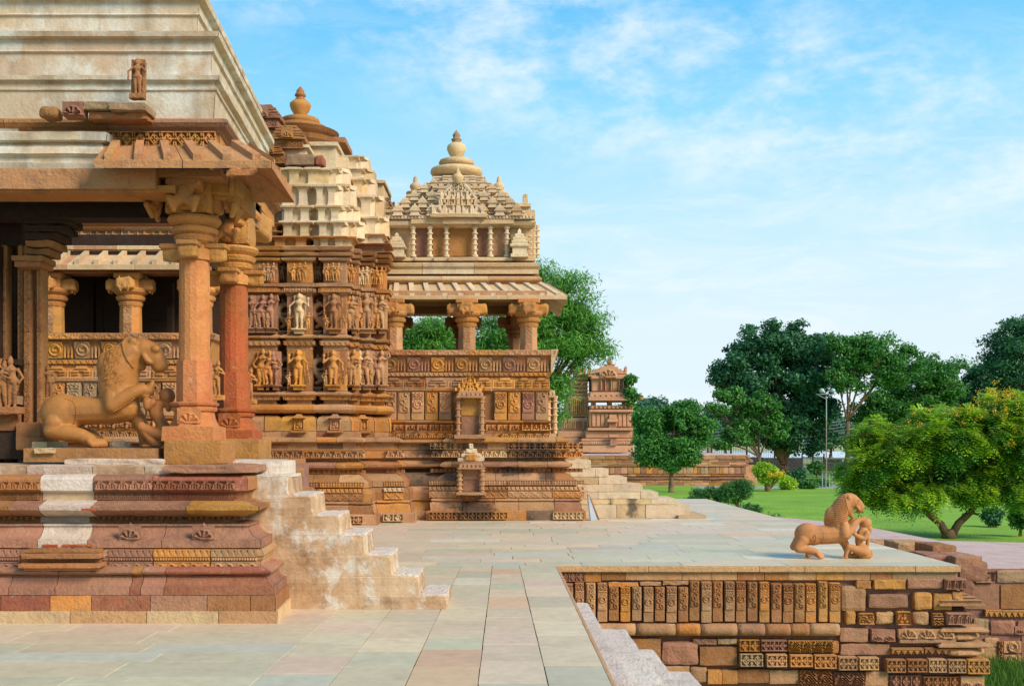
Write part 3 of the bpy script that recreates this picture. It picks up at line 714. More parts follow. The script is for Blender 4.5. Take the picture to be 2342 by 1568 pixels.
for u0, u1, v0, v1, pat, m, pr, nx, ti in (
    (1688, 1736, 1460, 1487, pt_diamond, 'orange', .05, 14, 2), (1738, 1798, 1460, 1487, pt_diamond, 'mauve', .04, 14, 3), (1800, 1905, 1462, 1490, pt_fan, 'yellow', .04, 26, 2),
    (1688, 1742, 1491, 1520, pt_diamond, 'grey', .09, 16, 2), (1748, 1796, 1491, 1521, pt_diamond, 'tan', .1, 16, 2), (1801, 1854, 1492, 1521, pt_diamond, 'ochre', .1, 16, 2), (1856, 1908, 1492, 1525, pt_diamond, 'ochre', .1, 16, 2),
    (1911, 1955, 1497, 1528, pt_diamond, 'tan', .11, 16, 2), (1958, 2004, 1498, 1528, pt_diamond, 'tan', .1, 16, 2), (2021, 2066, 1503, 1534, pt_diamond, 'brown', .09, 16, 2), (2068, 2114, 1503, 1533, pt_diamond, 'brown', .1, 16, 2), (2116, 2158, 1502, 1534, pt_diamond, 'tan', .09, 16, 2), (2160, 2202, 1503, 1535, pt_diamond, 'tan', .1, 16, 2), (2204, 2256, 1503, 1537, pt_diamond, 'ochre', .1, 16, 2),
    (2156, 2206, 1321, 1346, pt_lotus, 'mauve', .06, 16, 3), (1961, 1997, 1400, 1426, pt_vine, 'ochre', .05, 16, 1), (2048, 2080, 1396, 1427, pt_god, 'ochre', .05, 16, 1), (2129, 2155, 1400, 1430, pt_fan, 'brown', .04, 10, 1), (2159, 2218, 1398, 1426, pt_lotus, 'mauve', .08, 14, 3),
    (1990, 2046, 1437, 1465, pt_arch, 'mauve', .04, 18, 2), (2050, 2180, 1436, 1458, pt_arch, 'tan', .06, 22, 3), (2034, 2108, 1478, 1494, pt_tri, 'brown', .05, 14, 5), (2109, 2190, 1478, 1493, pt_tri, 'brown', .05, 14, 5),
    (1826, 1902, 1530, 1567, pt_fan, 'brown', .04, 28, 1), (1904, 1975, 1535, 1568, pt_fan, 'mauve', .04, 28, 1), (2032, 2105, 1541, 1570, pt_diamond, 'mauve', .04, 14, 3), (2107, 2190, 1544, 1570, pt_diamond, 'brown', .05, 14, 4), (2192, 2248, 1542, 1570, pt_arch, 'tan', .06, 16, 2)):
    cv(u0, u1, v0, v1, pat, m, pr, .05, nx, ti)
st(2052, 2182, 1458, 1468, 'tan', .09, 4, .5, .003)
# corner pieces that stick out: stacked little roof, disc mouldings
def stackblock(u, v0, v1, r, prof, mat, n=4, ribs=0, name='corner_moulding', dy=.25):
    x = X(u, D0); z0 = zz(v1); h = zz(v0)-z0
    part(name, *lathe([(rr*r, t*h) for rr, t in prof], n, (x, PY+dy, z0), ribs=ribs, ribamp=.06), M[mat], rw)
stackblock(2196, 1350, 1383, .34, [(1, 0), (1, .12), (.86, .14), (.86, .3), (.95, .34), (.8, .42), (.66, .46), (.74, .52), (.6, .6), (.45, .64), (.52, .7), (.36, .78), (.2, .82), (.2, .95), (.05, 1)], 'tan')
for v0, v1, r, ri in ((1432, 1446, .36, 0), (1447, 1465, .33, 36), (1466, 1480, .40, 0), (1481, 1499, .40, 40)):
    stackblock(2200, v0, v1, r, [(.75, 0), (1, .35), (1, .6), (.8, 1)], 'tan', 4 if not ri else 24, ri)
st(2182, 2206, 1384, 1398, 'dark', -.02, 3, .2, .01)

# pale rough steps that go down into the pit beside the paved strip
ps = thing('pit_steps', 'pale rough stone steps going down into the pit along the paved walkway edge', 'steps', (1.2, 12, -2.1))
for i, (x0, x1, yf, z) in enumerate(((EX+.04, 1.20, 14.8, -.34), (1.20, 1.62, 14.0, -.56), (1.62, 1.97, 14.0, -.82), (1.97, 2.42, 13.9, -1.08), (2.42, 2.9, 13.8, -1.36))):
    y0 = 7.0
    while y0 < yf-.2:
        y1 = min(yf, y0+random.uniform(1.1, 2.0))
        if yf-y1 < .5: y1 = yf
        part('step_stone', *rough(x0-.08, x1+.01, y0, y1-.01, z-.3, z, 8, .10, .014, sc=6), M['pit'], ps); y0 = y1
MB().box(EX+.03, 2.6, 7, 13.6, -2.1, -1.45).box(EX+.03, 1.3, 7, 14.2, -1.5, -.75).box(EX+.0, EX+.05, 4, PY-.0, -2.1, -.09).build('steps_core', M['mortar'], ps)

# ------------------------------------------------------------------ the second, lower platform to the right
SP = thing('lower_platform', 'lower weathered pink paved platform with a rough stone front wall, behind the terrace corner', 'platform', (14, 20, -2.1))
pts = [(6.9, 19.7), (40, 19.7), (40, 24.8), (12.5, 24.6), (10.2, 25.3), (9.9, 30.6), (8.3, 34), (6.9, 35)]
sz = -.43
n = len(pts); v = [(x, y, -2.15) for x, y in pts]+[(x, y, sz) for x, y in pts]
f = [(i, (i+1) % n, (i+1) % n+n, i+n) for i in range(n)]+[tuple(range(n, 2*n)), tuple(range(n))[::-1]]
part('platform_body', v, f, M['pinkpave'], SP)
D1 = 19.68
def z1_(v): return Z(v, D1)
def st1(u0, u1, v0, v1, mat, proud=.04, rnd=.3, amp=.012):
    part('wall_stone', *rough(X(u0, D1)+.004, X(u1, D1)-.004, D1-proud, D1+.12, z1_(v1)+.004, z1_(v0)-.004, 5, rnd, amp), M[mat], SP)
part('mortar_face', *boxg(6.9, 14, D1+.0, D1+.03, -2.14, sz-.012), M['mortar'], SP)
for t in ((2200, 2275, 1306, 1330, 'mauve'), (2278, 2400, 1302, 1332, 'grey'), (2205, 2284, 1334, 1392, 'mauve', .03, .06, .003), (2287, 2420, 1336, 1391, 'brown', .03, .08, .004), (2225, 2260, 1412, 1448, 'grey'), (2262, 2322, 1416, 1452, 'mauve', .05, .6), (2325, 2400, 1418, 1450, 'mauve'), (2250, 2283, 1456, 1478, 'tan'), (2225, 2280, 1478, 1506, 'tan', .03, .1), (2335, 2420, 1452, 1530, 'mauve', .02, .1), (2225, 2262, 1508, 1535, 'brown'), (2420, 2600, 1306, 1400, 'mauve'), (2420, 2600, 1404, 1530, 'brown')): st1(*t)
for u0, u1, v0, v1, pat, m, nx, ti in ((2228, 2270, 1306, 1330, pt_god, 'mauve', 16, 1), (2250, 2288, 1392, 1408, pt_tri, 'ochre', 12, 3), (2289, 2400, 1393, 1409, pt_tri, 'ochre', 12, 8), (2292, 2332, 1464, 1490, pt_medal, 'tan', 16, 1), (2292, 2332, 1495, 1518, pt_medal, 'tan', 16, 1), (2280, 2291, 1464, 1520, pt_scroll, 'brown', 12, 1), (2318, 2342, 1430, 1448, pt_arch, 'mauve', 14, 1)):
    put('carved_fragment', relief(pat, X(u1, D1)-X(u0, D1), z1_(v0)-z1_(v1), .05, nx, None, ti), M[m], SP, (X(u0, D1), D1-.04, z1_(v1)))
# broken kerb stones along the terrace corner
for u0, u1, D, v0, v1, m in ((1995, 2055, 21.0, 1239, 1262, 'tan'), (2055, 2132, 19.6, 1240, 1268, 'tan'), (2132, 2190, 18.4, 1246, 1276, 'brown'), (2120, 2188, 17.9, 1268, 1292, 'mauve'), (2185, 2248, 17.6, 1271, 1300, 'mauve'), (2195, 2255, 17.5, 1296, 1330, 'mauve'), (2200, 2232, 17.3, 1330, 1390, 'mauve'), (2160, 2262, 17.9, 1283, 1330, 'mauve')):
    part('kerb_stone', *rough(X(u0, D), X(u1, D)-.01, D, D+.8, Z(v1, D), Z(v0, D), 5, .25, .02), M[m], SP)
for k in range(26):
    y = random.uniform(16.6, 19.4); zt = -1.3+.85*(y-16.6)/2.8+random.uniform(-.1, .1)
    part('rubble_stone', *rough(TX-.15, TX+random.uniform(.15, .5), y, y+random.uniform(.3, .7), -2.1, zt, 4, .4, .04), M[random.choice(['mauve', 'brown', 'mortar'])], SP)
# ------------------------------------------------------------------ far stair, sign board, plastered stair
fs = thing('stone_staircase', 'tall pale coursed stone staircase descending to the terrace at the far right of the temple', 'staircase', (2.6, 27.6, 0))
DS = 26.6
stp = [(1280, 1322, 1025), (1322, 1362, 1051), (1362, 1402, 1072), (1402, 1439, 1086), (1439, 1475, 1105), (1475, 1514, 1119), (1514, 1557, 1143), (1557, 1591, 1158), (1591, 1612, 1184)]
tops = [(1288, 1027), (1318, 1051), (1358, 1071), (1401, 1090), (1445, 1107), (1480, 1124), (1522, 1140), (1566, 1153), (1610, 1186)]
zt = [Z(v, DS) for u, v in tops]; xr = [X(u, DS) for u, v in ((1316, 0), (1352, 0), (1392, 0), (1434, 0), (1470, 0), (1506, 0), (1548, 0), (1578, 0), (1610, 0))]
rows = sorted(set([0.0]+[round(z, 3) for z in zt if z > 0.02])); 
rows = [0.0]+sorted(z for z in zt if z > .1)
for r in range(len(rows)-1):
    z0, z1 = rows[r], rows[r+1]; xe = max(x for x, z in zip(xr, zt) if z > z1-.02)
    x = 1.1
    while x < xe-.05:
        x2 = x+random.uniform(.55, 1.1)
        if xe-x2 < .3: x2 = xe
        part('stair_stone', *rough(x+.003, x2-.003, DS+random.uniform(0, .012), DS+1.6, z0+.003, z1-.003, 3, .05, .006), M[random.choice(['buff', 'cream', 'buff', 'cream'])], fs); x = x2
part('stair_stone', *rough(X(1548, DS), X(1612, DS), DS-.25, DS+1.3, 0, .08, 3, .1, .006), M['buff'], fs)
sb = thing('leaning_board', 'white board with brown edge leaning against the stair foot', 'sign board', P(1354, 1194, 25.9))
v = [(2.17, 25.75, 0), (2.36, 26.2, 0), (2.20, 26.30, .60), (2.11, 26.1, .60), (2.19, 25.74, 0), (2.38, 26.18, 0), (2.22, 26.28, .60), (2.13, 26.08, .60)]
part('panel', [(2.17, 25.7, 0), (2.37, 26.0, 0), (2.20, 26.25, .52), (2.14, 26.12, .58), (2.15, 25.72, 0), (2.35, 26.02, 0), (2.18, 26.27, .52), (2.12, 26.14, .58)], [(0, 1, 2, 3), (7, 6, 5, 4), (0, 4, 5, 1), (1, 5, 6, 2), (2, 6, 7, 3), (3, 7, 4, 0)], M['whitepaint'], sb)
part('board_edge', *tube([(2.39, 25.98, 0), (2.20, 26.24, .52), (2.13, 26.13, .59)], [.018]*3, 5), M['brown'], sb)

ss = thing('plastered_steps', 'ochre stained plastered steps with white patches beside the left porch plinth', 'steps', (-1.6, 12.4, 0))
DP = 11.94; xs_ = [-2.30, -2.03, -1.735, -1.457, -1.165, -.864, -.559]; zs = [1.456, 1.246, 1.02, .816, .59, .367, .152]
# one solid flight, its outline cut to steps; treads and risers worn
def stair_solid():
    out = [(-3.1, 1.456)]
    for x, z in zip(xs_, zs): out += [(x, z)]; 
    prof = [(-3.1, 0), (-3.1, zs[0])]
    for i in range(7):
        prof.append((xs_[i], zs[i]))
        prof.append((xs_[i], zs[i+1] if i < 6 else 0))
    dens = []
    m = len(prof)
    for i in range(m):
        a = prof[i]; c = prof[(i+1) % m]; L = math.hypot(c[0]-a[0], c[1]-a[1]); k = max(1, int(L/.05))
        for j in range(k): t = j/k; dens.append((a[0]+(c[0]-a[0])*t, a[1]+(c[1]-a[1])*t))
    # round the arrises slightly
    n = len(dens); sm = []
    for i in range(n):
        p, q, r = dens[i-1], dens[i], dens[(i+1) % n]
        sm.append((q[0]*.6+.2*(p[0]+r[0]), q[1]*.6+.2*(p[1]+r[1]) if q[1] > .01 else 0))
    ny = 14; W0, W1 = DP, DP+.86; v = []; f = []
    for k in range(ny+1):
        y = W0+(W1-W0)*k/ny; ins = .016 if k in (0, ny) else 0
        for x, z in sm:
            e = noise.noise(Vector((x*5, y*5, z*5)))*.020+noise.noise(Vector((x*17, y*17, z*17)))*.008
            cx_ = x-(.010 if z > .03 else 0)*(1 if ins else 0); v.append((cx_+e*.8, y+e*.5, max(0, z-ins*.8+e*(z > .03))))
    for k in range(ny):
        for i in range(n): f.append((k*n+i, k*n+(i+1) % n, (k+1)*n+(i+1) % n, (k+1)*n+i))
    return v, f, sm
v, f, sm = stair_solid()
bm = bmesh.new(); vs = [bm.verts.new(p) for p in v]; bm.verts.index_update()
for q in f:
    try: bm.faces.new([vs[i] for i in q])
    except ValueError: pass
n = len(sm)
for k in (0, 14):
    for tri in tessellate_polygon([[Vector((p[0], p[1], 0)) for p in sm]]): bm.faces.new([vs[k*n+i] for i in tri])
bmesh.ops.recalc_face_normals(bm, faces=bm.faces)
me = bpy.data.meshes.new('stair_flight'); bm.to_mesh(me); bm.free()
put('stair_flight', me, M['oldplaster'], ss)
for i in range(7):   # pale worn tread tops
    x0 = xs_[i-1] if i else -2.95
    part('tread', *rough(x0+.012, xs_[i]-.004, DP+.02, DP+.82, zs[i]-.03, zs[i]+.012, 6, .5, .008), M['treadplaster'], ss)
part('stair_landing', *rough(-3.3, -2.42, DP+.3, DP+1.2, 1.2, 1.62, 5, .15, .012), M['treadplaster'], ss)

# ------------------------------------------------------------------ left porch temple
po = thing('temple_porch', 'open stone porch with two orange pillars, stepped pale roof and moulded plinth', 'temple', (-4.5, 12, 0))
DF = 10.98; XC = -2.218
SD = (-.05, 1)
path = [(-9.0, DF), (XC, DF), (XC+SD[0]*5, DF+5)]
def xcut(us, r=.2): return [X(u, DF+r)+9.0 for u in us]
def C(prof, cuts, mats, mm=None, **k):
    k.setdefault('amp', .004); k.setdefault('seg', .08)
    return course(po, path, pv(prof, DF), 1.0, [M[m] for m in mats], cuts=cuts, matmap={(0, i): M[m] for i, m in (mm or {}).items()}, **k)
C([(1428, 0), (1397, 0)], xcut([160, 335, 500], 0), ['tan', 'ochre', 'buff'], amp=.010, back=.5)
C([(1397, .02), (1362, .025), (1361, .04)], xcut([-100, 0, 112, 207, 342, 472, 572], 0), ['brown'], {1: 'red', 2: 'red', 3: 'ochre', 4: 'red', 5: 'mauve', 6: 'brown', 7: 'brown'}, back=.5, amp=.008)
C([(1360, .04), (1341, .045), (1340, .07), (1334, .10), (1326, .122), (1320, .13), (1318, .145), (1316, .15)], xcut([-60, 20, 126, 297, 322, 375], .05), ['mauve'], {2: 'mauve', 3: 'mauve', 4: 'red', 5: 'mauve', 6: 'red'}, back=.6)
C([(1315, .15), (1310, .085), (1306, .08), (1302, .11), (1297, .15), (1293, .20)], xcut([-40, 130, 297, 322, 375], .05), ['mauve'], {2: 'mauve', 3: 'brown', 4: 'mauve', 5: 'red'}, back=.6, amp=.014)
tor = [(1311, .205), (1282, .20), (1280, .19), (1274, .185), (1270, .17), (1262, .175), (1256, .20), (1252, .25)]
C(tor, xcut([-100, 48, 236, 351, 482], .2), ['tan'], {1: 'mauve', 2: 'brown', 3: 'mauve', 4: 'ochre', 5: 'tan'}, back=.7)
C([(1252, .20), (1233, .20), (1232, .235), (1226, .285), (1217, .325), (1208, .35), (1203, .355), (1202, .335), (1198, .335), (1196, .42)], xcut([-60, 90, 204, 373], .25), ['mauve'], {1: 'mauve', 2: 'plaster', 3: 'mauve', 4: 'mauve'}, back=.8)
C([(1196, .52), (1178, .52)], xcut([-60, 90, 204, 373], .5), ['brown'], {2: 'plaster'}, back=.9)
C([(1180, .40), (1178, .36), (1172, .27), (1166, .225), (1157, .22), (1153, .30), (1148, .345), (1147, .37), (1143, .42)], xcut([-60, 20, 90, 210, 427], .25), ['brown'], {1: 'brown', 2: 'mauve', 3: 'plaster', 4: 'mauve', 5: 'yellow'}, back=.9, amp=.012)
C([(1143, .42), (1124, .42)], xcut([-60, 95, 215, 350], .4), ['brown'], {1: 'brown', 2: 'oldplaster', 3: 'brown', 4: 'red'}, back=.9)
C([(1125, .40), (1121, .365), (1096, .365), (1090, .38), (1084, .46)], xcut([-60, 95, 215, 350], .4), ['brown'], {1: 'brown', 2: 'treadplaster', 3: 'mauve', 4: 'red'}, back=.9)
C([(1084, .52), (1066, .50), (1062, .62)], xcut([-60, 60, 210, 330], .5), ['plaster', 'oldplaster'], {1: 'oldplaster'}, back=4.5, amp=.016)
# carved bands on the plinth
def band(u0, u1, v0, v1, r, pat, mat, tw, depth=.02, nx=14):
    D = DF+r; x0, x1 = X(u0, D), X(u1, D); z0, z1 = Z(v1, D), Z(v0, D); n = max(1, int(round((x1-x0)/(tw*D/F))))
    put('carved_band', relief(pat, x1-x0, z1-z0, depth, nx, None, n, name='carved_band'), M[mat], po, (x0, D, z0))
for a, c, m in ((-40, 46, 'mauve'), (250, 349, 'mauve'), (353, 480, 'ochre'), (484, 588, 'tan')):
    band(a, c, 1284, 1309, .203, pt_spiral, m, 24, .022, 18); band(a, c, 1275, 1281, .185, pt_bead, m, 6, .02, 6)
    band(a, c, 1257, 1272, .195, pt_tongue, m, 14, .026, 12)
for a, c, m in ((-60, 92, 'brown'), (218, 348, 'mauve'), (352, 538, 'red')):
    band(a, c, 1099, 1119, .363, pt_lotus, m, 26, .04, 16); band(a, c, 1127, 1141, .42, pt_diamond, m, 9, .02, 8)
for a, c in ((220, 420), (430, 560), (-60, 85)): band(a, c, 1180, 1188, .50, pt_lotus, 'brown', 13, .05, 8)
for u in (298, 466):   # little arched ornaments on the sloping block
    D = DF+.24
    for s, w in ((1, 50), (.6, 26)):
        pass
    put('arched_ornament', relief(pt_arch, .22, .13, .05, 26, None, 1, name='arched_ornament'), M['mauve'], po, (X(u-24, D), D-.02, Z(1231, D)))
    part('ornament_finial', *ball((X(u, D), D, Z(1203, D)), (.022, .02, .04), 1), M['mauve'], po)
# stepped block set into the roll, lower left
D = DF+.08
for v0, v1, r0, ex in ((1310, 1303, .15, 8), (1303, 1296, .02, 0), (1296, 1286, -.03, -8), (1286, 1276, .12, 4), (1276, 1264, .02, -6), (1264, 1255, .08, 0)):
    part('stepped_block', *rough(X(60+ex, D), X(226-ex, D), DF+r0, DF+.5, Z(v0, D), Z(v1, D), 4, .2, .006), M['brown'], po)
# bricks that show where the plaster has gone
for k in range(12):
    u = 94+ (k % 3)*38+random.uniform(-4, 4)+(8 if k//3 % 2 else 0); v = 1250-(k//3)*6.5
    if v > 1238: part('brick', *rough(X(u, DF+.2), X(u+33, DF+.2), DF+.18, DF+.4, Z(v+5.5, DF+.2), Z(v, DF+.2), 3, .3, .006), M['brick'], po)
for u, v in ((200, 1163), (420, 1352), (560, 1357)): part('brick', *rough(X(u-12, DF+.2), X(u+16, DF+.2), DF+.17, DF+.4, Z(v+5, DF+.2), Z(v-1, DF+.2), 3, .3, .006), M['brick'], po)
# plinth core and floor
part('plinth_core', *boxg(-9, -2.95, 11.7, 17, 0, 1.50), M['mortar'], po)
FZ = Z(1062, 11.55)
part('porch_floor', *boxg(-9, -3.0, 11.7, 17.0, 1.50, FZ-.004), M['brown'], po)

# --- pillars
def pillar(D, u0, u1, spec, tint, n=8):
    """spec: list of (name, v0, v1, half width profile [(w in px, t)], sides)"""
    pass
def lat(u, D, lst, n, mat, name, par, dy=0., ribs=0, amp=.0, rot=0.):
    """lst = [(half width px, v)] measured on the photo's survey at depth D"""
    z0 = Z(lst[0][1], D); s = D/F
    return part(name, *lathe([(w*s, Z(v, D)-z0) for w, v in lst], n, (X(u, D), D+dy, z0), ribs=ribs, ribamp=amp, rot=rot), mat, par)
def pillar_at(u, D, k, v0, mats, bracket=True):
    """k scales widths; v0 maps the first pillar's rows onto this one"""
    sh, cap, base = mats
    f = lambda v: v0(v)
    p = thing('pillar', None, None, P(u, f(1008), D)); del_ = None
    p.parent = po; p.location = p.location-po.location
    lat(u, D, [(58*k, f(1008)), (57*k, f(977)), (53*k, f(975))], 4, base, 'pedestal', p)
    lat(u, D, [(52*k, f(975)), (44*k, f(958)), (41*k, f(942)), (46*k, f(940)), (48*k, f(934)), (44*k, f(930)), (50*k, f(927)), (52*k, f(922)), (42*k, f(919))], 8, base, 'base', p)
    lat(u, D, [(37.5*k, f(919)), (37*k, f(826))], 8, sh, 'shaft_foot', p)
    lat(u, D, [(35*k, f(826)), (34*k, f(597))], 16, sh, 'shaft', p)
    lat(u, D, [(38*k, f(597)), (38*k, f(573)), (33*k, f(570)), (32*k, f(560))], 8, cap, 'collar', p)
    lat(u, D, [(36*k, f(560)), (43*k, f(554)), (46*k, f(545)), (42*k, f(541)), (50*k, f(536)), (54*k, f(527)), (46*k, f(522)), (56*k, f(514)), (61*k, f(506)), (58*k, f(500)), (44*k, f(497))], 24, cap, 'capital_rings', p, ribs=0)
    s = D/F
    for dx, dy in ((-1, 0), (1, 0), (0, -1)):   # carved brackets of the collar
        cx_, cy_ = X(u, D)+dx*52*k*s, D+dy*50*k*s
        part('collar_bracket', *rough(cx_-20*k*s, cx_+20*k*s, cy_-14*k*s, cy_+16*k*s, Z(f(598), D), Z(f(562), D), 5, .4, .02, sc=9), cap, p)
        part('bracket_cap', *boxg(cx_-24*k*s, cx_+24*k*s, cy_-20*k*s, cy_+20*k*s, Z(f(571), D), Z(f(560), D), .01), cap, p)
    ob = put('pillar_ornament', relief(pt_arch, 52*k*s, 34*k*s, .03, 20, None, 1), base, p, (X(u, D)-26*k*s, D-46*k*s, Z(f(968), D)))
    return p
P1U, P1D = 445, 12.0
p1 = pillar_at(P1U, P1D, 1., lambda v: v, (M['shaft'], M['ochre'], M['shaft']))
P2U, P2D = 535, 13.75
def v2(v): return HZ+(v-HZ)*P1D/P2D+3
p2 = pillar_at(P2U, P2D, .93, v2, (M['redpaint'], M['ochre'], M['redpaint']))
# blocks under the pillars
part('pillar_block', *rough(X(378, 11.75), X(500, 11.75)+.04, 11.68, 12.35, Z(1061, 11.75), Z(1008, 11.75)+.01, 6, .12, .008), M['ochre'], po)
part('pillar_block', *rough(X(500, 13.4), X(568, 13.4)+.14, 13.35, 14.1, Z(1051, 13.4), Z(1005, 13.4)+.01, 6, .12, .008), M['ochre'], po)
part('ledge_slab', *rough(X(385, 11.5), X(540, 11.5)+.16, 11.32, 12.9, Z(1082, 11.5)+.0, Z(1064, 11.5)+.012, 6, .4, .014), M['mauve'], po)
part('ledge_slab', *rough(X(398, 11.6), X(530, 11.6), 11.5, 12.9, Z(1094, 11.6), Z(1082, 11.6), 6, .4, .012), M['red'], po)
part('lion_pedestal', *rough(X(76, 12.0), X(378, 12.0), 11.75, 12.7, Z(1056, 11.8), Z(1024, 11.8), 6, .05, .006), M['brown'], po)
part('broken_plaster', *rough(X(150, 11.7), X(378, 11.7), 11.66, 11.9, Z(1064, 11.7), Z(1049, 11.7), 7, .5, .02), M['plaster'], po)
for u, v, w, h in ((420, 1010, 22, 16),): pass
# capitals carved with squat atlantes (lumpy figures)
def atlante_mesh():
    pr = [ball((0, 0, .30), (.055, .05, .06)), ball((0, -.01, .16), (.10, .07, .11)), ball((0, -.03, .12), (.08, .05, .07)),
          *chain([(.09, -.01, .22, .035), (.16, -.03, .26, .03), (.13, -.02, .38, .032)], 6), *chain([(-.09, -.01, .22, .035), (-.16, -.03, .26, .03), (-.13, -.02, .38, .032)], 6),
          *chain([(.06, -.02, .07, .05), (.14, -.06, .10, .04), (.10, -.02, -.01, .032)], 6), *chain([(-.06, -.02, .07, .05), (-.14, -.06, .10, .04), (-.10, -.02, -.01, .032)], 6)]
    return blob(pr, .016, 2, 'atlante', .5)
ATL = atlante_mesh()
def capital(u, D, k, f, par, mat, sides=((0, -1), (1, 0), (-1, 0))):
    s = D/F; x, y = X(u, D), D
    part('capital_block', *rough(x-46*k*s, x+46*k*s, y-44*k*s, y+44*k*s, Z(f(497), D), Z(f(404), D), 5, .15, .014, sc=6), mat, par)
    lat(u, D, [(52*k, f(418)), (56*k, f(410)), (56*k, f(400))], 4, mat, 'abacus', par)
    for dx, dy in sides:
        rz = {(0, -1): 0, (1, 0): PI/2, (-1, 0): -PI/2}[dx, dy]
        cx_, cy_ = x+dx*70*k*s, y+dy*66*k*s
        part('bracket', *rough(cx_-36*k*s, cx_+36*k*s, cy_-30*k*s, cy_+33*k*s, Z(f(452), D), Z(f(412), D), 5, .35, .02, sc=7), mat, par)
        part('bracket_foot', *rough(x+dx*46*k*s-19*k*s, x+dx*46*k*s+19*k*s, y+dy*44*k*s-19*k*s, y+dy*44*k*s+19*k*s, Z(f(492), D), Z(f(455), D), 5, .5, .02, sc=7), mat, par)
        put('atlante_figure', ATL, mat, par, (x+dx*86*k*s, y+dy*84*k*s, Z(f(496), D)), rz=rz, scale=k*s/.0048*1.05)
capital(P1U, P1D, 1., lambda v: v, p1, M['ochre'])
capital(P2U, P2D, .93, v2, p2, M['ochre'], ((0, -1), (-1, 0)))
# third pillar set beyond, only its bracket shows
part('far_bracket', *rough(X(560, 15), X(612, 15), 14.6, 15.4, Z(545, 15), Z(490, 15), 6, .4, .03, sc=6), M['ochre'], po)

# --- inner pilasters and door jamb at far left
part('inner_wall', *boxg(-9.5, X(60, 13.0), 12.85, 13.0, FZ-.02, Z(430, 13.2)), M['dark'], po)  # porch's inner shade painted as near-black wall and pilaster colour
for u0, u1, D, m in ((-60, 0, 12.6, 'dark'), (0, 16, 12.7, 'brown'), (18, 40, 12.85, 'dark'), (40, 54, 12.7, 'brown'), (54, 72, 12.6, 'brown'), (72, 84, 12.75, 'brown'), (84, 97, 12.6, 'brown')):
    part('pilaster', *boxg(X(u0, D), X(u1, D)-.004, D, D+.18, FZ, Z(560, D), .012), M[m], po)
    if u1-u0 > 12 and u0 >= 0:
        for k in range(5):
            w = X(u1, D)-X(u0, D)-.012; hh = (Z(610, D)-Z(980, D))/5
            carve(po, pt_scroll, X(u0, D)+.005, D-.001, Z(980, D)+k*hh, w, hh-.01, M[m], .016, 12, name='carved_jamb')
for u0, u1, v0, v1, m, r in ((-20, 60, 985, 1050, 'dark', 0), (-20, 44, 905, 925, 'grey', .06), (-16, 38, 925, 985, 'brown', .02), (44, 100, 965, 1030, 'brown', .1), (50, 112, 1000, 1028, 'brown', .16), (98, 132, 1010, 1026, 'buff', .3), (40, 98, 600, 612, 'brown', .08), (36, 104, 588, 600, 'brown', .12), (-10, 44, 822, 834, 'dark', .05)):
    part('pilaster_moulding', *rough(X(u0, 12.5), X(u1, 12.5), 12.5-r, 12.8, Z(v1, 12.5), Z(v0, 12.5), 4, .15, .008), M[m], po)
for k in range(6): part('bracket_tier', *rough(X(60, 12.5), X(100+k*13, 12.5), 12.5-.02*k, 12.85, Z(600-k*17, 12.5), Z(600-(k+1)*17, 12.5)-.006, 5, .35, .02, sc=7), M['dark' if k > 2 else 'brown'], po)

# --- roof: beams, cornice, eave, pale stepped walls
def slabp(u0, v0, v1, r, back, mat, name, ur=None, par=po, c=.01, bumps=.004):
    """a beam with its front at depth DF+r; right end at u = ur"""
    D = DF+r; return part(name, *rough(X(u0, D), X(ur, D), D, D+back, Z(v1, D), Z(v0, D), 6, .06, bumps), mat, par)
slabp(-150, 385, 432, .45, .5, M['eave'], 'lintel_beam', 355)
slabp(-150, 424, 440, .50, .45, M['ochre'], 'lintel_beam', 400)
slabp(352, 388, 404, .50, .6, M['brown'], 'lintel_beam', 505)
part('ceiling_slab', *boxg(-9.2, -3.1, 11.7, 14.3, Z(432, 11.5)+.25, Z(432, 11.5)+.42), M['dark'], po)  # shade under the roof is put into the ceiling's dark colour
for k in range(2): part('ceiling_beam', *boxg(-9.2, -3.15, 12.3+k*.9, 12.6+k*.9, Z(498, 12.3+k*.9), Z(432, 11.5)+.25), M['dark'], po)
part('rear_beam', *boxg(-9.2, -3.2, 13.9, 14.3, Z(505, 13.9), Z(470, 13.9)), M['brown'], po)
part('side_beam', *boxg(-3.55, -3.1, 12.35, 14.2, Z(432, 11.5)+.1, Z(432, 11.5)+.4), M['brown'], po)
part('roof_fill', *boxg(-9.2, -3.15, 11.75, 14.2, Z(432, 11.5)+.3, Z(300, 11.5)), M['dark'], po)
rp = [(-9.5, DF+.0), (X(500, 11.5), DF+.0), (X(500, 11.5)+SD[0]*5, DF+5)]
def RC(x_u, Dfront, prof, mats, name, L=1.6, length=4.2, **k):
    """a run of cornice on the roof: right corner at u=x_u, side runs back"""
    xc = X(x_u, Dfront); pt = [(-9.5, Dfront), (xc, Dfront), (xc-.065*length, Dfront+length)]
    pr = [(r, Z(v, Dfront)) for v, r in prof]
    return course(po, pt, pr, L, [M[m] if isinstance(m, str) else m for m in mats], name=name, **k)
sm_ = dict(amp=.007, seg=.16, back=.7)
RC(512, 11.62, [(302, .05), (296, .03), (291, -.02), (283, -.05), (276, -.045), (271, 0), (268, .06)], ['brown', 'brown', 'mauve'], 'roof_ledge', 1.1, **sm_)
RC(240+262, 11.70, [(342, 0), (302, 0)], ['ochre'], 'frieze_wall', 1.2, **sm_)
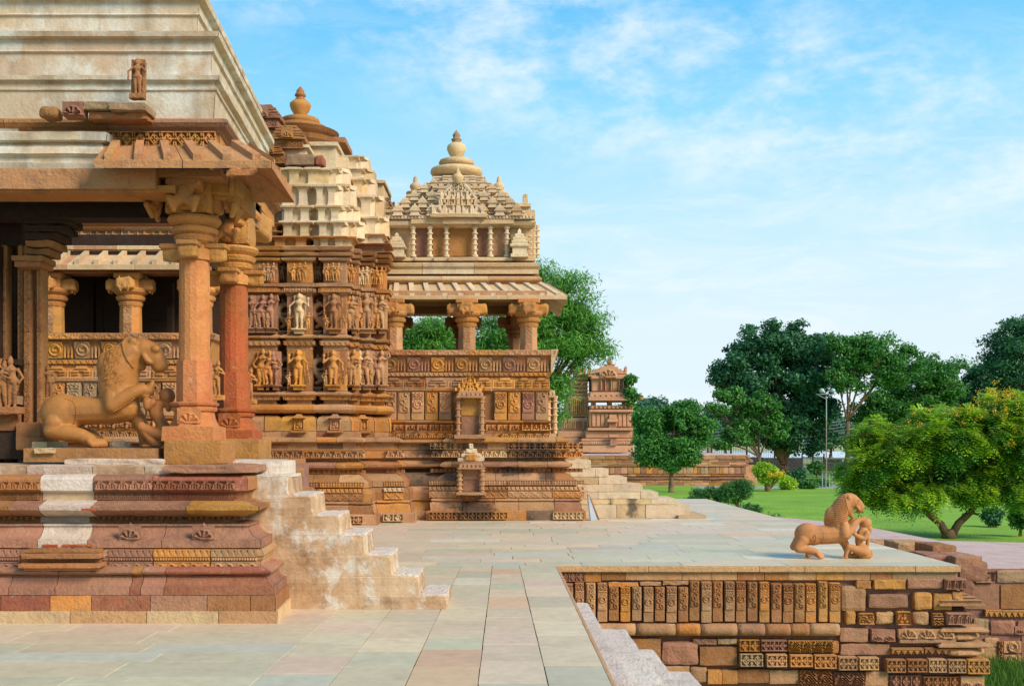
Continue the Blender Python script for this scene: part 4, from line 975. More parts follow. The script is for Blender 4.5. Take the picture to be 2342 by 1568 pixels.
# pale cornice left
pt = [(-9.5, 11.45), (X(240, 11.45), 11.45), (X(240, 11.45), 11.8)]
course(po, pt, [(r, Z(v, 11.45)) for v, r in [(386, .02), (372, 0), (370, .03), (358, .03), (352, -.02), (340, 0), (325, .05), (322, -.03), (305, -.04), (299, .02)]], 2.0, [M['palewall']], name='pale_cornice', amp=.014, seg=.16, back=.6)
pt = [(-9.5, 11.6), (X(46, 11.6), 11.6), (X(46, 11.6), 11.9)]
course(po, pt, [(r, Z(v, 11.6)) for v, r in [(300, .03), (272, .0), (268, .06)]], 2.0, [M['palewall']], name='pale_cornice', amp=.014, seg=.16, back=.6)
# frieze of diamond flowers
D = 11.68
for k in range(8):
    u0 = 247+k*31.3
    carve(po, pt_diamond, X(u0, D), D, Z(337, D), 29*D/F, Z(304, D)-Z(337, D), M['ochre' if k != 2 else 'brown'], .06, 22, name='frieze_panel')
pw = [M['palewall']]
RC(492, 11.66, [(272, .02), (210, 0), (207, -.02), (203, -.02), (201, .0), (190, 0), (186, -.05), (176, -.055), (173, .05)], pw, 'roof_wall', 3.0, **sm_)
RC(484, 11.95, [(176, 0), (124, 0), (120, -.03), (116, -.02), (93, -.02), (90, -.09), (79, -.1), (76, .03)], pw, 'roof_wall', 3.0, **sm_)
RC(452, 12.35, [(80, 0), (40, 0), (36, -.03), (32, -.02), (6, -.02), (2, -.09), (-9, -.1), (-12, .03)], pw, 'roof_wall', 3.0, **sm_)
RC(425, 12.8, [(-10, 0), (-60, 0), (-66, -.08), (-76, -.08), (-80, .1)], pw, 'roof_wall', 3.0, **sm_)
part('roof_core', *boxg(-9.4, -3.5, 12.6, 15.0, Z(300, 11.66), Z(150, 12)), M['palewall'], po)
part('roof_core', *boxg(-9.4, -3.8, 13.1, 15.0, Z(150, 12), Z(-20, 12.3)), M['palewall'], po)

# --- ribbed eave of the porch: front run and side run, thick sloping slabs with raised ribs
def eave(parent, path, z_in, z_out, depth, thick, rib_gap, rib_w, rib_h, mats, seg=1, name='eave_slab', starts=None, undermat=None):
    """path = inner line of the eave; slopes outwards and down"""
    n, mv = pathinfo(path); obs = []
    for i in range(len(path)-1):
        a = Vector(path[i]); bq = Vector(path[i+1]); A = a; B = bq
        Ao = a+mv[i]*depth; Bo = bq+mv[i+1]*depth
        L = (B-A).length; k = max(1, int(round(L/seg)))
        for q in range(k):
            t0, t1 = q/k, (q+1)/k; e = .004/L
            p = [A.lerp(B, t0+e), A.lerp(B, t1-e), Ao.lerp(Bo, t0+e), Ao.lerp(Bo, t1-e)]
            ji = random.uniform(-.006, .006)
            v = [(p[0].x, p[0].y, z_in-thick), (p[1].x, p[1].y, z_in-thick), (p[1].x, p[1].y, z_in+ji), (p[0].x, p[0].y, z_in+ji),
                 (p[2].x, p[2].y, z_out-thick), (p[3].x, p[3].y, z_out-thick), (p[3].x, p[3].y, z_out+ji), (p[2].x, p[2].y, z_out+ji)]
            f = [(3, 2, 6, 7), (0, 4, 5, 1), (4, 7, 6, 5), (0, 3, 7, 4), (1, 5, 6, 2), (0, 1, 2, 3)]
            m = random.choice(mats)
            s = part(name, v, f, m, parent); fixn(s.data); obs.append(s)
        nr = max(1, int(round(L/rib_gap)))
        d = (B-A)/L; do = (Bo-Ao); lo = do.length; do = do/lo
        for q in range(nr):
            t = (q+.5)/nr; c = A.lerp(B, t); co = Ao.lerp(Bo, t)
            w = d*rib_w/2; rib = []
            co2 = co.lerp(c, .02); ci = c.lerp(co, .06)
            for pt_, z in ((ci, z_in-.05*(z_in-z_out)), (co2, z_out)):
                for sg in (-1, 1):
                    for dz in (-.01, rib_h): rib.append((pt_.x+sg*w.x, pt_.y+sg*w.y, z+dz))
            m = random.choice(mats[:1])
            s = part('eave_rib', rib, [(0, 2, 3, 1), (4, 5, 7, 6), (1, 3, 7, 5), (0, 4, 6, 2), (0, 1, 5, 4), (2, 6, 7, 3)], m, parent); fixn(s.data)
    return obs
zi, zo = Z(341, 11.55), Z(392, 10.75)
ei = [(X(236, 11.45), 11.5), (-2.66, 11.5), (-2.70, 12.45), (-3.6, 12.45)]
eave(po, ei, Z(334, 11.5), Z(368, 11.18), .33, .075, .25, .085, .07, [M['eave']], .9)
# underside brackets below the side eave
for y in (): part('eave_bracket', *rough(-2.95, -2.45, y-.12, y+.12, Z(372, 10.95)-.34, Z(372, 10.95)-.08, 4, .3, .01), M['brown'], po)
part('eave_beam', *boxg(-3.12, -2.86, 11.9, 12.9, Z(372, 10.95)-.16, Z(372, 10.95)+.12, .02), M['ochre'], po)
# ------------------------------------------------------------------ the main temple: carved wall, towers, balcony pavilion
tm = thing('carved_temple', 'ornate temple with figure-covered walls, cream tiered towers and an open balcony pavilion', 'temple', (-3, 26, 0))
TB = 25.7
MX = lambda s: [M[k] for k in s.split()]
bp = [(-9.6, 24.3), (X(862, 24.3), 24.3), (X(862, 24.3), 25.0), (X(948, 25.0), 25.0), (X(948, 25.0), 25.9), (X(975, 25.7), 25.9), (X(975, 25.7), TB), (2.056, TB), (2.056, 31.0)]
def base_courses(par, path, L=.75):
    def c(lst, mats, **k):
        k.setdefault('amp', .014); k.setdefault('seg', .22); k.setdefault('back', 1.0)
        return course(par, path, [(r, Z(v, TB+r)) for v, r in lst], L, MX(mats), **k)
    c([(1196, -.02), (1189, -.02)], 'brown mauve tan')
    c([(1189, 0), (1169, .0), (1167, .04)], 'tan brown tan ochre brown tan wet', amp=.008)
    c([(1168, .08), (1150, .10), (1146, .16), (1144, .10), (1140, .11), (1138, .2)], 'tan ochre brown tan mauve', amp=.03)
    c([(1140, .13), (1122, .12), (1117, .14), (1112, .20), (1110, .3)], 'tan brown tan ochre', amp=.01)
    c([(1110, .2), (1097, .2), (1095, .24), (1086, .34), (1080, .46)], 'tan brown ochre tan wet', amp=.014)
    c([(1080, .5), (1068, .5)], 'brown dark')
    c([(1070, .42), (1066, .31), (1061, .30), (1056, .38), (1051, .48)], 'ochre orange mauve tan brown', amp=.03)
    c([(1052, .5), (1048, .5), (1046, .38), (1030, .38), (1028, .36), (1026, .5)], 'ochre brown tan tan ochre wet', amp=.01)
    c([(1028, .52), (1012, .52)], 'brown tan wet')
    c([(1013, .44), (1010, .38), (1005, .38), (1001, .46), (998, .62)], 'tan ochre tan', amp=.03)
base_courses(tm, bp)
def bb(x0, x1, y, v0, v1, r, pat, mat, tw, depth=.03, nx=10, par=None):
    D = TB+r; z0, z1 = Z(v1, D), Z(v0, D); n = max(1, int(round((x1-x0)/tw)))
    put('carved_band', relief(pat, x1-x0, z1-z0, depth, nx, None, n, name='carved_band'), M[mat] if isinstance(mat, str) else mat, par or tm, (x0, y, z0))
def bands_on(x0, x1, yf, step=1.0, conv=True):
    """carved friezes on the base courses of one straight face"""
    rnd = random.Random(int(x0*100))
    x = x0
    while x < x1-.25:
        x2 = min(x1, x+rnd.uniform(.7, 1.2))
        if x1-x2 < .35: x2 = x1
        a, b_ = x+.012, x2-.012; m = lambda: rnd.choice(['tan', 'ochre', 'brown', 'tan', 'buff'])
        if rnd.random() < .82: bb(a, b_, yf+.0-.004, 1171, 1186, 0, pt_diamond, m(), .18, .07, 12)
        bb(a, b_, yf+.118, 1123, 1137, .12, pt_vine, m(), .24, .035, 12)
        bb(a, b_, yf+.128, 1112, 1120, .13, pt_tongue, m(), .10, .04, 8)
        if rnd.random() < .8: bb(a, b_, yf+.198, 1098, 1108, .2, pt_diamond, m(), .12, .03, 8)
        bb(a, b_, yf+.378, 1031, 1045, .38, pt_lotus, m(), .22, .08, 12)
        if rnd.random() < .7: bb(a, b_, yf+.50, 1013, 1027, .52, pt_diamond, m(), .24, .08, 12)
        bb(a, b_, yf+.48, 1071, 1079, .5, pt_lotus, 'brown', .11, .05, 8)
        x = x2
bands_on(-6.6, X(862, 24.3)-.3, 24.3); bands_on(X(862, 24.3)+.06, X(948, 25.0)-.25, 25.0); bands_on(X(975, 25.7)+.05, 2.03, TB)
for u in (1060, 1173, 1285):    # small triangular gables on the sloping course
    pass

def figure_mesh(kind):
    """standing carved figures one unit tall, facing -Y"""
    j = {'a': dict(sh=.10, hip=.03, h2=-.02, la=((.13, .70, -.03), (.20, .58, -.05), (.14, .48, -.08)), ra=((-.13, .70, -.03), (-.20, .80, -.05), (-.17, .93, -.05))),
         'b': dict(sh=.10, hip=-.035, h2=.03, la=((.13, .70, -.03), (.19, .60, -.08), (.06, .66, -.13)), ra=((-.13, .70, -.03), (-.18, .56, -.03), (-.17, .42, -.03))),
         'c': dict(sh=.11, hip=.0, h2=0, la=((.13, .71, -.03), (.21, .62, -.06), (.20, .80, -.06)), ra=((-.13, .71, -.03), (-.21, .62, -.06), (-.20, .50, -.06)))}[kind]
    hp = j['hip']; h = j['h2']; pr = []
    pr += [ball((h, -.03, .885), (.052, .055, .065)), ball((h, -.02, .955), (.035, .035, .055)), ball((h-.0, -.02, .93), (.05, .045, .03))]
    pr += chain([(h, -.02, .83, .03), (h*.5, -.02, .74, .085), (hp*.3, -.02, .62, .06), (hp, -.02, .52, .088)], 8)
    pr += [ball((h+.045, -.085, .73), (.035, .035, .035)), ball((h-.045, -.085, .73), (.035, .035, .035))] if kind != 'c' else [ball((h, -.05, .72), (.09, .06, .07))]
    pr += chain([(hp+.05, -.02, .50, .062), (hp*.4+.055, -.06, .28, .043), (.05, -.02, .05, .030)], 8)+chain([(hp-.05, -.02, .50, .062), (hp*.7-.05, -.03, .28, .043), (-.04, -.02, .05, .030)], 8)
    pr += [ball((.06, -.05, .02), (.03, .06, .022)), ball((-.055, -.05, .02), (.03, .06, .022))]
    for s in ('la', 'ra'):
        p = j[s]; pr += chain([(p[0][0]*.8, p[0][2], p[0][1]+.04, .035), (p[1][0], p[1][2], p[1][1], .026), (p[2][0], p[2][2], p[2][1], .022)], 6); pr.append(ball((p[2][0], p[2][2], p[2][1]), (.03, .03, .03)))
    pr += [tube([(hp-.1, -.05, .50), (hp, -.10, .485), (hp+.1, -.05, .50)], [.016]*3, 5)]
    if kind == 'c': pr += [ball((-.21, -.05, .44), (.03, .03, .06)), ball((.2, -.05, .84), (.04, .03, .045)), ball((0, .02, .9), (.10, .02, .10))]
    return blob(pr, .0165, 2, 'figure_'+kind, .42)
FIG = {k: figure_mesh(k) for k in 'abc'}
def yali_mesh():
    pr = chain([(-.02, 0, .12, .06), (.10, -.02, .22, .07), (.02, -.03, .36, .08), (-.10, -.02, .50, .09), (-.12, -.02, .66, .10), (-.02, -.03, .80, .09), (.08, -.05, .84, .08), (.16, -.05, .78, .05)], 8)
    pr += chain([(-.08, -.04, .55, .05), (.08, -.06, .52, .035), (.16, -.06, .60, .03)], 6)+chain([(0, -.04, .3, .05), (.15, -.06, .28, .035), (.16, -.05, .1, .03)], 6)
    pr += [ball((.1, -.05, .40), (.05, .05, .06)), ball((.08, -.05, .30), (.07, .05, .09)), ball((.16, -.05, .42), (.03, .03, .08)), ball((0, -.03, .95), (.04, .03, .05))]
    return blob(pr, .02, 2, 'yali', .5)
YAL = yali_mesh()
bays = [(430, 562, 25.4), (566, 634, 24.95), (640, 654, 25.5), (656, 714, 24.95), (716, 737, 25.5), (739, 792, 24.95), (794, 813, 25.32), (815, 846, 25.66), (849, 880, 26.0)]
def zb(v): return Z(v, 24.95)
def bay_run(u0, u1, D, lst, mats, L=.45, name='moulding_block', **k):
    x0, x1 = X(u0, D), X(u1, D)
    k.setdefault('amp', .012); k.setdefault('seg', .15); k.setdefault('back', .25); k.setdefault('gap', .003)
    return course(tm, [(x0, D+.55), (x0, D), (x1, D), (x1, D+.55)], [(r, zb(v)) for v, r in lst], L, MX(mats), name=name, **k)
wallm = 'brown tan brown mauve brown ochre'
for bi, (u0, u1, D) in enumerate(bays):
    rec = D > 25.45 and u1 < 800
    wm = 'brown tan grey' if rec else wallm
    x0, x1 = X(u0, D), X(u1, D)
    rr = random.Random(bi+3)
    if not rec:
        bay_run(u0, u1, D, [(1012, -.12), (986, -.12), (985, -.10)], 'tan brown red mauve tan', .3)
        bay_run(u0, u1, D, [(985, -.13), (962, -.13), (954, -.09), (949, .0)], 'ochre tan yellow ochre', .4, gap=.012)
        bay_run(u0, u1, D, [(948, .08), (944, .08)], 'dark', 1)
        bay_run(u0, u1, D, [(945, -.06), (942, -.15), (937, -.19), (931, -.19), (926, -.14), (924, -.04)], 'ochre tan ochre orange', .5, smooth=False, amp=.008)
        bay_run(u0, u1, D, [(924, .02), (915, .02), (914, -.06), (906, -.08), (903, -.16), (899, -.17), (894, -.02)], 'tan brown ochre', .5, amp=.025)
        bay_run(u0, u1, D, [(800, .0), (790, .0), (788, -.07), (780, -.07), (779, -.02), (774, -.02), (773, -.13), (769, -.14), (764, -.0)], 'tan ochre tan brown', .45, amp=.018)
        bay_run(u0, u1, D, [(676, .0), (671, -.02), (669, -.10), (661, -.10), (659, -.04), (657, -.14), (650, -.15), (647, 0)], 'brown tan ochre', .45, amp=.02)
        bay_run(u0, u1, D, [(599, 0), (596, -.08), (591, -.10), (588, -.02), (586, -.14), (581, -.17), (577, -.03), (575, -.03), (573, -.12), (566, -.16), (562, 0)], 'tan brown ochre', .5, amp=.025)
        w = x1-x0
        for v0, v1, pat, r in ((780, 790, pt_tri, -.07), (660, 669, pt_diamond, -.1), (906, 914, pt_lotus, -.07)):
            n = max(1, int(round(w/.11))); put('carved_band', relief(pat, w+.08, zb(v0)-zb(v1), .03, 8, None, n, name='carved_band'), M[rr.choice(['tan', 'ochre', 'brown'])], tm, (x0-.04, D+r, zb(v1)))
    else:
        for v0, v1, r in ((948, 1012, .0), (895, 925, -.1), (765, 800, -.08), (648, 676, -.08), (562, 599, -.08), (925, 946, .02)):
            part('recess_block', *rough(x0-.05, x1+.05, D+r, D+.5, zb(v1), zb(v0), 4, .3, .02, sc=7), M['brown'], tm)
    # walls of the three registers, in stacked stones
    for v0, v1 in ((894, 800), (764, 676), (647, 599)):
        zs2 = [zb(v0)]+[zb(v0)+(zb(v1)-zb(v0))*t for t in ([.5+rr.uniform(-.1, .1)] if v0-v1 > 60 else [])]+[zb(v1)]
        for za, zc in zip(zs2[:-1], zs2[1:]):
            nx_ = max(1, int(round((x1-x0)/.42))); 
            for q in range(nx_):
                part('wall_stone', *boxg(x0+(x1-x0)*q/nx_+.002, x0+(x1-x0)*(q+1)/nx_-.002, D-.0, D+.6, za+.002, zc-.002, .006), M[rr.choice(wm.split())], tm)
part('wall_core', *boxg(-9.6, X(872, 26.3), 26.35, 30, .5, zb(600)), M['brown'], tm)
part('wall_core', *boxg(-9.6, X(820, 25.4), 25.4, 27, .5, zb(575)), M['brown'], tm)
part('wall_core', *boxg(-9.6, -6.2, 25.2, 27, 1.5, zb(520)), M['brown'], tm)
def fig(u, vb, h, D, kind, mat, flip=1, ped=True, lab=None):
    s = h*D/F
    o = put('carved_figure', YAL if kind == 'y' else FIG[kind], M[mat], tm, (X(u, D), D-.02, Z(vb, D)), scale=(s*flip*1.30, s*1.3, s*random.uniform(.95, 1.04)), rz=random.uniform(-.3, .3))
    if kind != 'y' and h > 60:
        part('figure_slab', *rough(X(u, D)-.135*s*1.3, X(u, D)+.135*s*1.3, D-.01, D+.16, Z(vb, D), Z(vb, D)+s*.97, 3, .3, .01), M[mat], tm)
    if ped:
        w = .17*s if kind != 'y' else .13*s
        part('figure_pedestal', *lathe([(w*.75, 0), (w*.75, .05), (w, .055), (w*.85, .08), (w*1.2, .085), (w*1.15, .115)], 4, (X(u, D), D-.02, Z(vb, D)-.115)), M[mat], tm)
FD = {0: 24.93}
def fd(u):
    for u0, u1, D in bays:
        if u0-3 <= u <= u1+3: return D-.07
    return 24.9
fl = [(577, 'a', 'mauve', 1), (599, 'b', 'mauve', 1), (620, 'a', 'mauve', -1), (685, 'c', 'buff', 1), (764, 'c', 'brown', 1), (796, 'b', 'yellow', 1), (805, 'a', 'tan', -1), (822, 'b', 'ochre', -1), (838, 'c', 'tan', 1), (857, 'a', 'ochre', 1), (872, 'b', 'tan', 1)]
for u, k, m, fl_ in fl: fig(u, 752 if u > 640 else 750, 78 if k != 'c' else 80, fd(u), k, m, fl_)
fl = [(601, 'a', 'yellow', -1), (616, 'b', 'ochre', 1), (628, 'a', 'mauve', 1), (683, 'c', 'yellow', -1), (762, 'c', 'ochre', -1), (797, 'a', 'tan', 1), (807, 'b', 'ochre', 1), (821, 'a', 'buff', -1), (838, 'b', 'tan', 1), (856, 'b', 'mauve', -1), (872, 'a', 'tan', -1)]
for u, k, m, fl_ in fl: fig(u, 880, 80, fd(u), k, m, fl_)
for u in (662, 706, 746, 786, 570, 590, 609, 812, 830, 848, 866):
    for vb in (752, 880): fig(u, vb, random.uniform(30, 40), fd(u)-.02, random.choice('ab'), random.choice(['tan', 'ochre', 'brown']), random.choice((1, -1)), False)
for u in (647, 727):
    fig(u, 757, 72, 25.25, 'y', 'grey' if u < 700 else 'tan'); fig(u, 885, 76, 25.25, 'y', 'grey' if u > 700 else 'tan')
for g in (604, 614, 625, 672, 685, 697, 749, 761, 773): fig(g, 643, 42, fd(g), 'ab'[g % 2], 'ochre' if g > 640 else 'tan', 1 if g % 3 else -1, False)
for g in (647, 721, 731): fig(g, 641, 42, 25.3, 'ab'[g % 2], 'grey', 1, False)
for g in (797, 806): fig(g, 645, 42, fd(g), 'ab'[g % 2], 'orange', 1, False)
for g in (820, 829, 839): fig(g, 652, 42, fd(g), 'abc'[g % 3], 'buff', 1, False)
for g in (853, 863, 872): fig(g, 652, 44, fd(g), 'ab'[g % 2], 'ochre', -1, False)
for u, m in ((683, 'yellow'), (766, 'tan'), (829, 'ochre')):   # small niches on the rounded course
    D = fd(u)-.12
    put('niche_panel', relief(pt_god, .21, .26, .05, 14, None, 1, name='niche_panel'), M[m], tm, (X(u, D)-.105, D+.05, zb(982)))
    part('niche_base', *boxg(X(u, D)-.18, X(u, D)+.18, D-.06, D+.1, zb(990), zb(984), .01), M['brown'], tm)
    part('niche_roof', *lathe([(.15, 0), (.13, .03), (.08, .05), (.05, .09)], 4, (X(u, D), D+.05, zb(956))), M[m], tm)

# cream tiers above the wall
def joined_run(pth, prof, back, amp, seg, gap=.002):
    n, mv = pathinfo(pth); b = MB(); sd = random.random()*60
    for i in range(len(pth)-1):
        b.add(*block_geo(Vector(pth[i]), mv[i], Vector(pth[i+1]), mv[i+1], prof, back, gap, amp, seg, sd))
    return b
def tier(segs, vb, vt, mat, L=.5, lip=.09, ribs=True, amp=.010):
    """one storey of the clustered tower: stepped bays with flared ledges that follow every bay"""
    for k, (u0, u1, D) in enumerate(segs):
        x0, x1 = X(u0, D), X(u1, D); zb0, zt0 = Z(vb, D), Z(vt, D); h = zt0-zb0; w = x1-x0
        pth = [(x0, D+.8), (x0, D)]
        if ribs:
            n = max(1, int(round(w/.24))); n += (n+1) % 2; bw = w/n; dd = .085
            for q in range(n):
                d = D if (q % 2 == 0) != (n % 4 == 1 and n > 1) else D+dd
                if q == 0: pth[1] = (x0, d)
                else: pth.append((x0+bw*q, d))
                pth.append((x0+bw*(q+1), d))
        else: pth.append((x1, D))
        pth.append((x1, D+.8))
        m = random.choice(MX(mat))
        joined_run(pth, [(-.035, zb0), (-.01, zb0+.06*h), (.0, zb0+.2*h), (.0, zt0-.36*h), (-.018, zt0-.24*h), (-.05, zt0-.17*h)], .3, amp*.6, .14).build('tower_storey', m, tm)
        joined_run(pth, [(-.02, zt0-.175*h), (-lip*.75, zt0-.15*h), (-lip, zt0-.12*h), (-lip*1.05, zt0-.03*h), (-lip*.3, zt0+.015), (.1, zt0+.03)], .3, amp*1.6, .10).build('tower_ledge', random.choice(MX(mat)), tm)
        if w > .7: part('tower_core', *boxg(x0+.2, x1-.2, D+.2, D+2.2, zb0, zt0+.01), M['cream'], tm)
tier([(628, 700, 25.05), (716, 800, 25.0)], 566, 541, 'ochre tan buff', lip=.12)
for vb, vt, segs in ((541, 506, [(648, 706, 25.1), (708, 728, 25.35), (730, 779, 25.05), (781, 800, 25.4), (801, 812, 25.7)]),
                     (506, 471, [(650, 706, 25.3), (708, 726, 25.5), (728, 772, 25.25), (774, 790, 25.6), (791, 801, 25.9)]),
                     (471, 422, [(646, 702, 25.5), (704, 722, 25.7), (724, 764, 25.45), (766, 781, 25.8), (782, 791, 26.1)]),
                     (422, 384, [(640, 748, 25.7), (750, 766, 26.0), (767, 774, 26.3)])):
    tier(segs, vb, vt, 'cream cream buff', L=.6)
for a_, b_ in ((566, 548), (548, 530), (530, 512)): tier([(572, 632, 25.15), (634, 652, 25.6)], a_, b_, 'tan brown ochre', lip=.14, ribs=False)
for a_, b_ in ((512, 480), (480, 440), (440, 400)): tier([(596, 652, 26.0)], a_, b_, 'cream tan')
tier([(804, 878, 25.95)], 612, 596, 'mauve brown', lip=.16, ribs=False); tier([(806, 880, 26.0)], 596, 578, 'mauve brown', lip=.18, ribs=False); tier([(808, 878, 26.05)], 578, 558, 'mauve brown', lip=.16, ribs=False)
for vb, vt, segs in ((558, 535, [(806, 840, 26.1), (842, 872, 26.2)]), (535, 496, [(800, 856, 26.3), (858, 869, 26.6)]), (496, 446, [(788, 845, 26.6), (847, 858, 26.9)]), (446, 408, [(772, 826, 26.9), (828, 838, 27.2)]), (408, 386, [(752, 824, 27.2), (826, 832, 27.5)]), (386, 357, [(740, 812, 27.5), (814, 824, 27.8)])):
    tier(segs, vb, vt, 'cream buff cream', L=.6)
def bl(u0, u1, v0, v1, D, mat, dep=.8, name='roof_block', rnd=.08, amp=.01, n=4):
    return part(name, *rough(X(u0, D), X(u1, D), D, D+dep, Z(v1, D), Z(v0, D), n, rnd, amp), M[mat] if isinstance(mat, str) else mat, tm)
bl(654, 718, 352, 376, 25.75, 'grey', .5, 'loose_stone', .15, .02); bl(720, 739, 355, 376, 25.8, 'red', .5, 'loose_stone', .3, .02)
bl(628, 700, 335, 384, 26.3, 'cream', 1.5); bl(622, 706, 330, 337, 26.2, 'cream', 1.6, 'roof_ledge')
bl(700, 768, 332, 384, 27.0, 'cream', 1.5); bl(694, 772, 324, 333, 26.9, 'cream', 1.6, 'roof_ledge')
bl(756, 796, 358, 386, 27.3, 'cream', 1.2); bl(740, 775, 385, 408, 26.7, 'cream', 1)
bl(838, 877, 417, 470, 28.5, 'buff', 1.5, 'roof_block', .03, .004); bl(834, 881, 411, 419, 28.4, 'buff', 1.7, 'roof_ledge', .2)
# brown bell tiers left of the finial
for u0, u1, v0, v1, D, m in ((562, 640, 238, 270, 26.5, 'mauve'), (620, 696, 286, 318, 26.0, 'brown'), (586, 648, 329, 352, 25.7, 'brown')):
    h = v1-v0; c = (u0+u1)/2; w = (u1-u0)/2
    for i, (t0, t1, k) in enumerate(((1, .82, 1.), (.80, .62, .96), (.60, .42, .86), (.40, .22, .74), (.2, 0, .55))):
        bl(c-w*k, c+w*k, v0+h*t1, v0+h*t0-h*.0, D-.0+.1*i, m, 1.0, 'bell_tier', .4, .02, 5)
    put('gable_ornament', relief(pt_arch, w*D/F*.7, h*D/F*.7, .06, 16, None, 1), M[m], tm, (X(c-w*.35, D), D-.06, Z(v1-2, D)))
    for k in range(5): put('carved_panel', relief(pt_medal, .14, .18, .04, 10, None, 1), M[m], tm, (X(u0+8+k*12.5, D), D+.1, Z(v1+19, D)))
    bl(u0+5, u1-4, v1, v1+20, D+.12, m, .8, 'frieze_stone')
bl(560, 628, 270, 330, 26.9, 'cream', 1.5); bl(556, 618, 268, 274, 26.8, 'mauve', 1.6, 'roof_ledge')
# top disc, pot finial
def finial(u, D, lst, mat, n, name, par, ribs=0, amp=.0, smooth=True):
    z0 = Z(lst[0][1], D); s = D/F
    return part(name, *lathe([(w*s, Z(v, D)-z0) for w, v in lst], n, (X(u, D), D, z0), ribs=ribs, ribamp=amp), M[mat] if isinstance(mat, str) else mat, par, smooth)
finial(687, 28.2, [(70, 345), (84, 335), (90, 326), (70, 321), (80, 314), (88, 306), (62, 300), (60, 292), (50, 288), (30, 286)], 'brown', 32, 'roof_dome', tm, smooth=False)
bl(720, 790, 312, 326, 27.9, 'brown', 1.4, 'roof_ledge', .3)
finial(687, 28.2, [(30, 290), (40, 288), (43, 282), (41, 274), (30, 270), (20, 268)], 'ochre', 64, 'ribbed_disc', tm, 32, .09)
finial(687, 28.2, [(11, 270), (14, 263), (21, 252), (24, 244), (24, 238), (18, 232), (11, 230)], 'ochre', 28, 'pot_finial', tm)
finial(687, 28.2, [(12, 231), (12, 227), (9, 226), (9, 222), (13, 220), (12, 216), (9, 212), (9, 208), (1, 198)], 'lion', 20, 'finial_tip', tm)

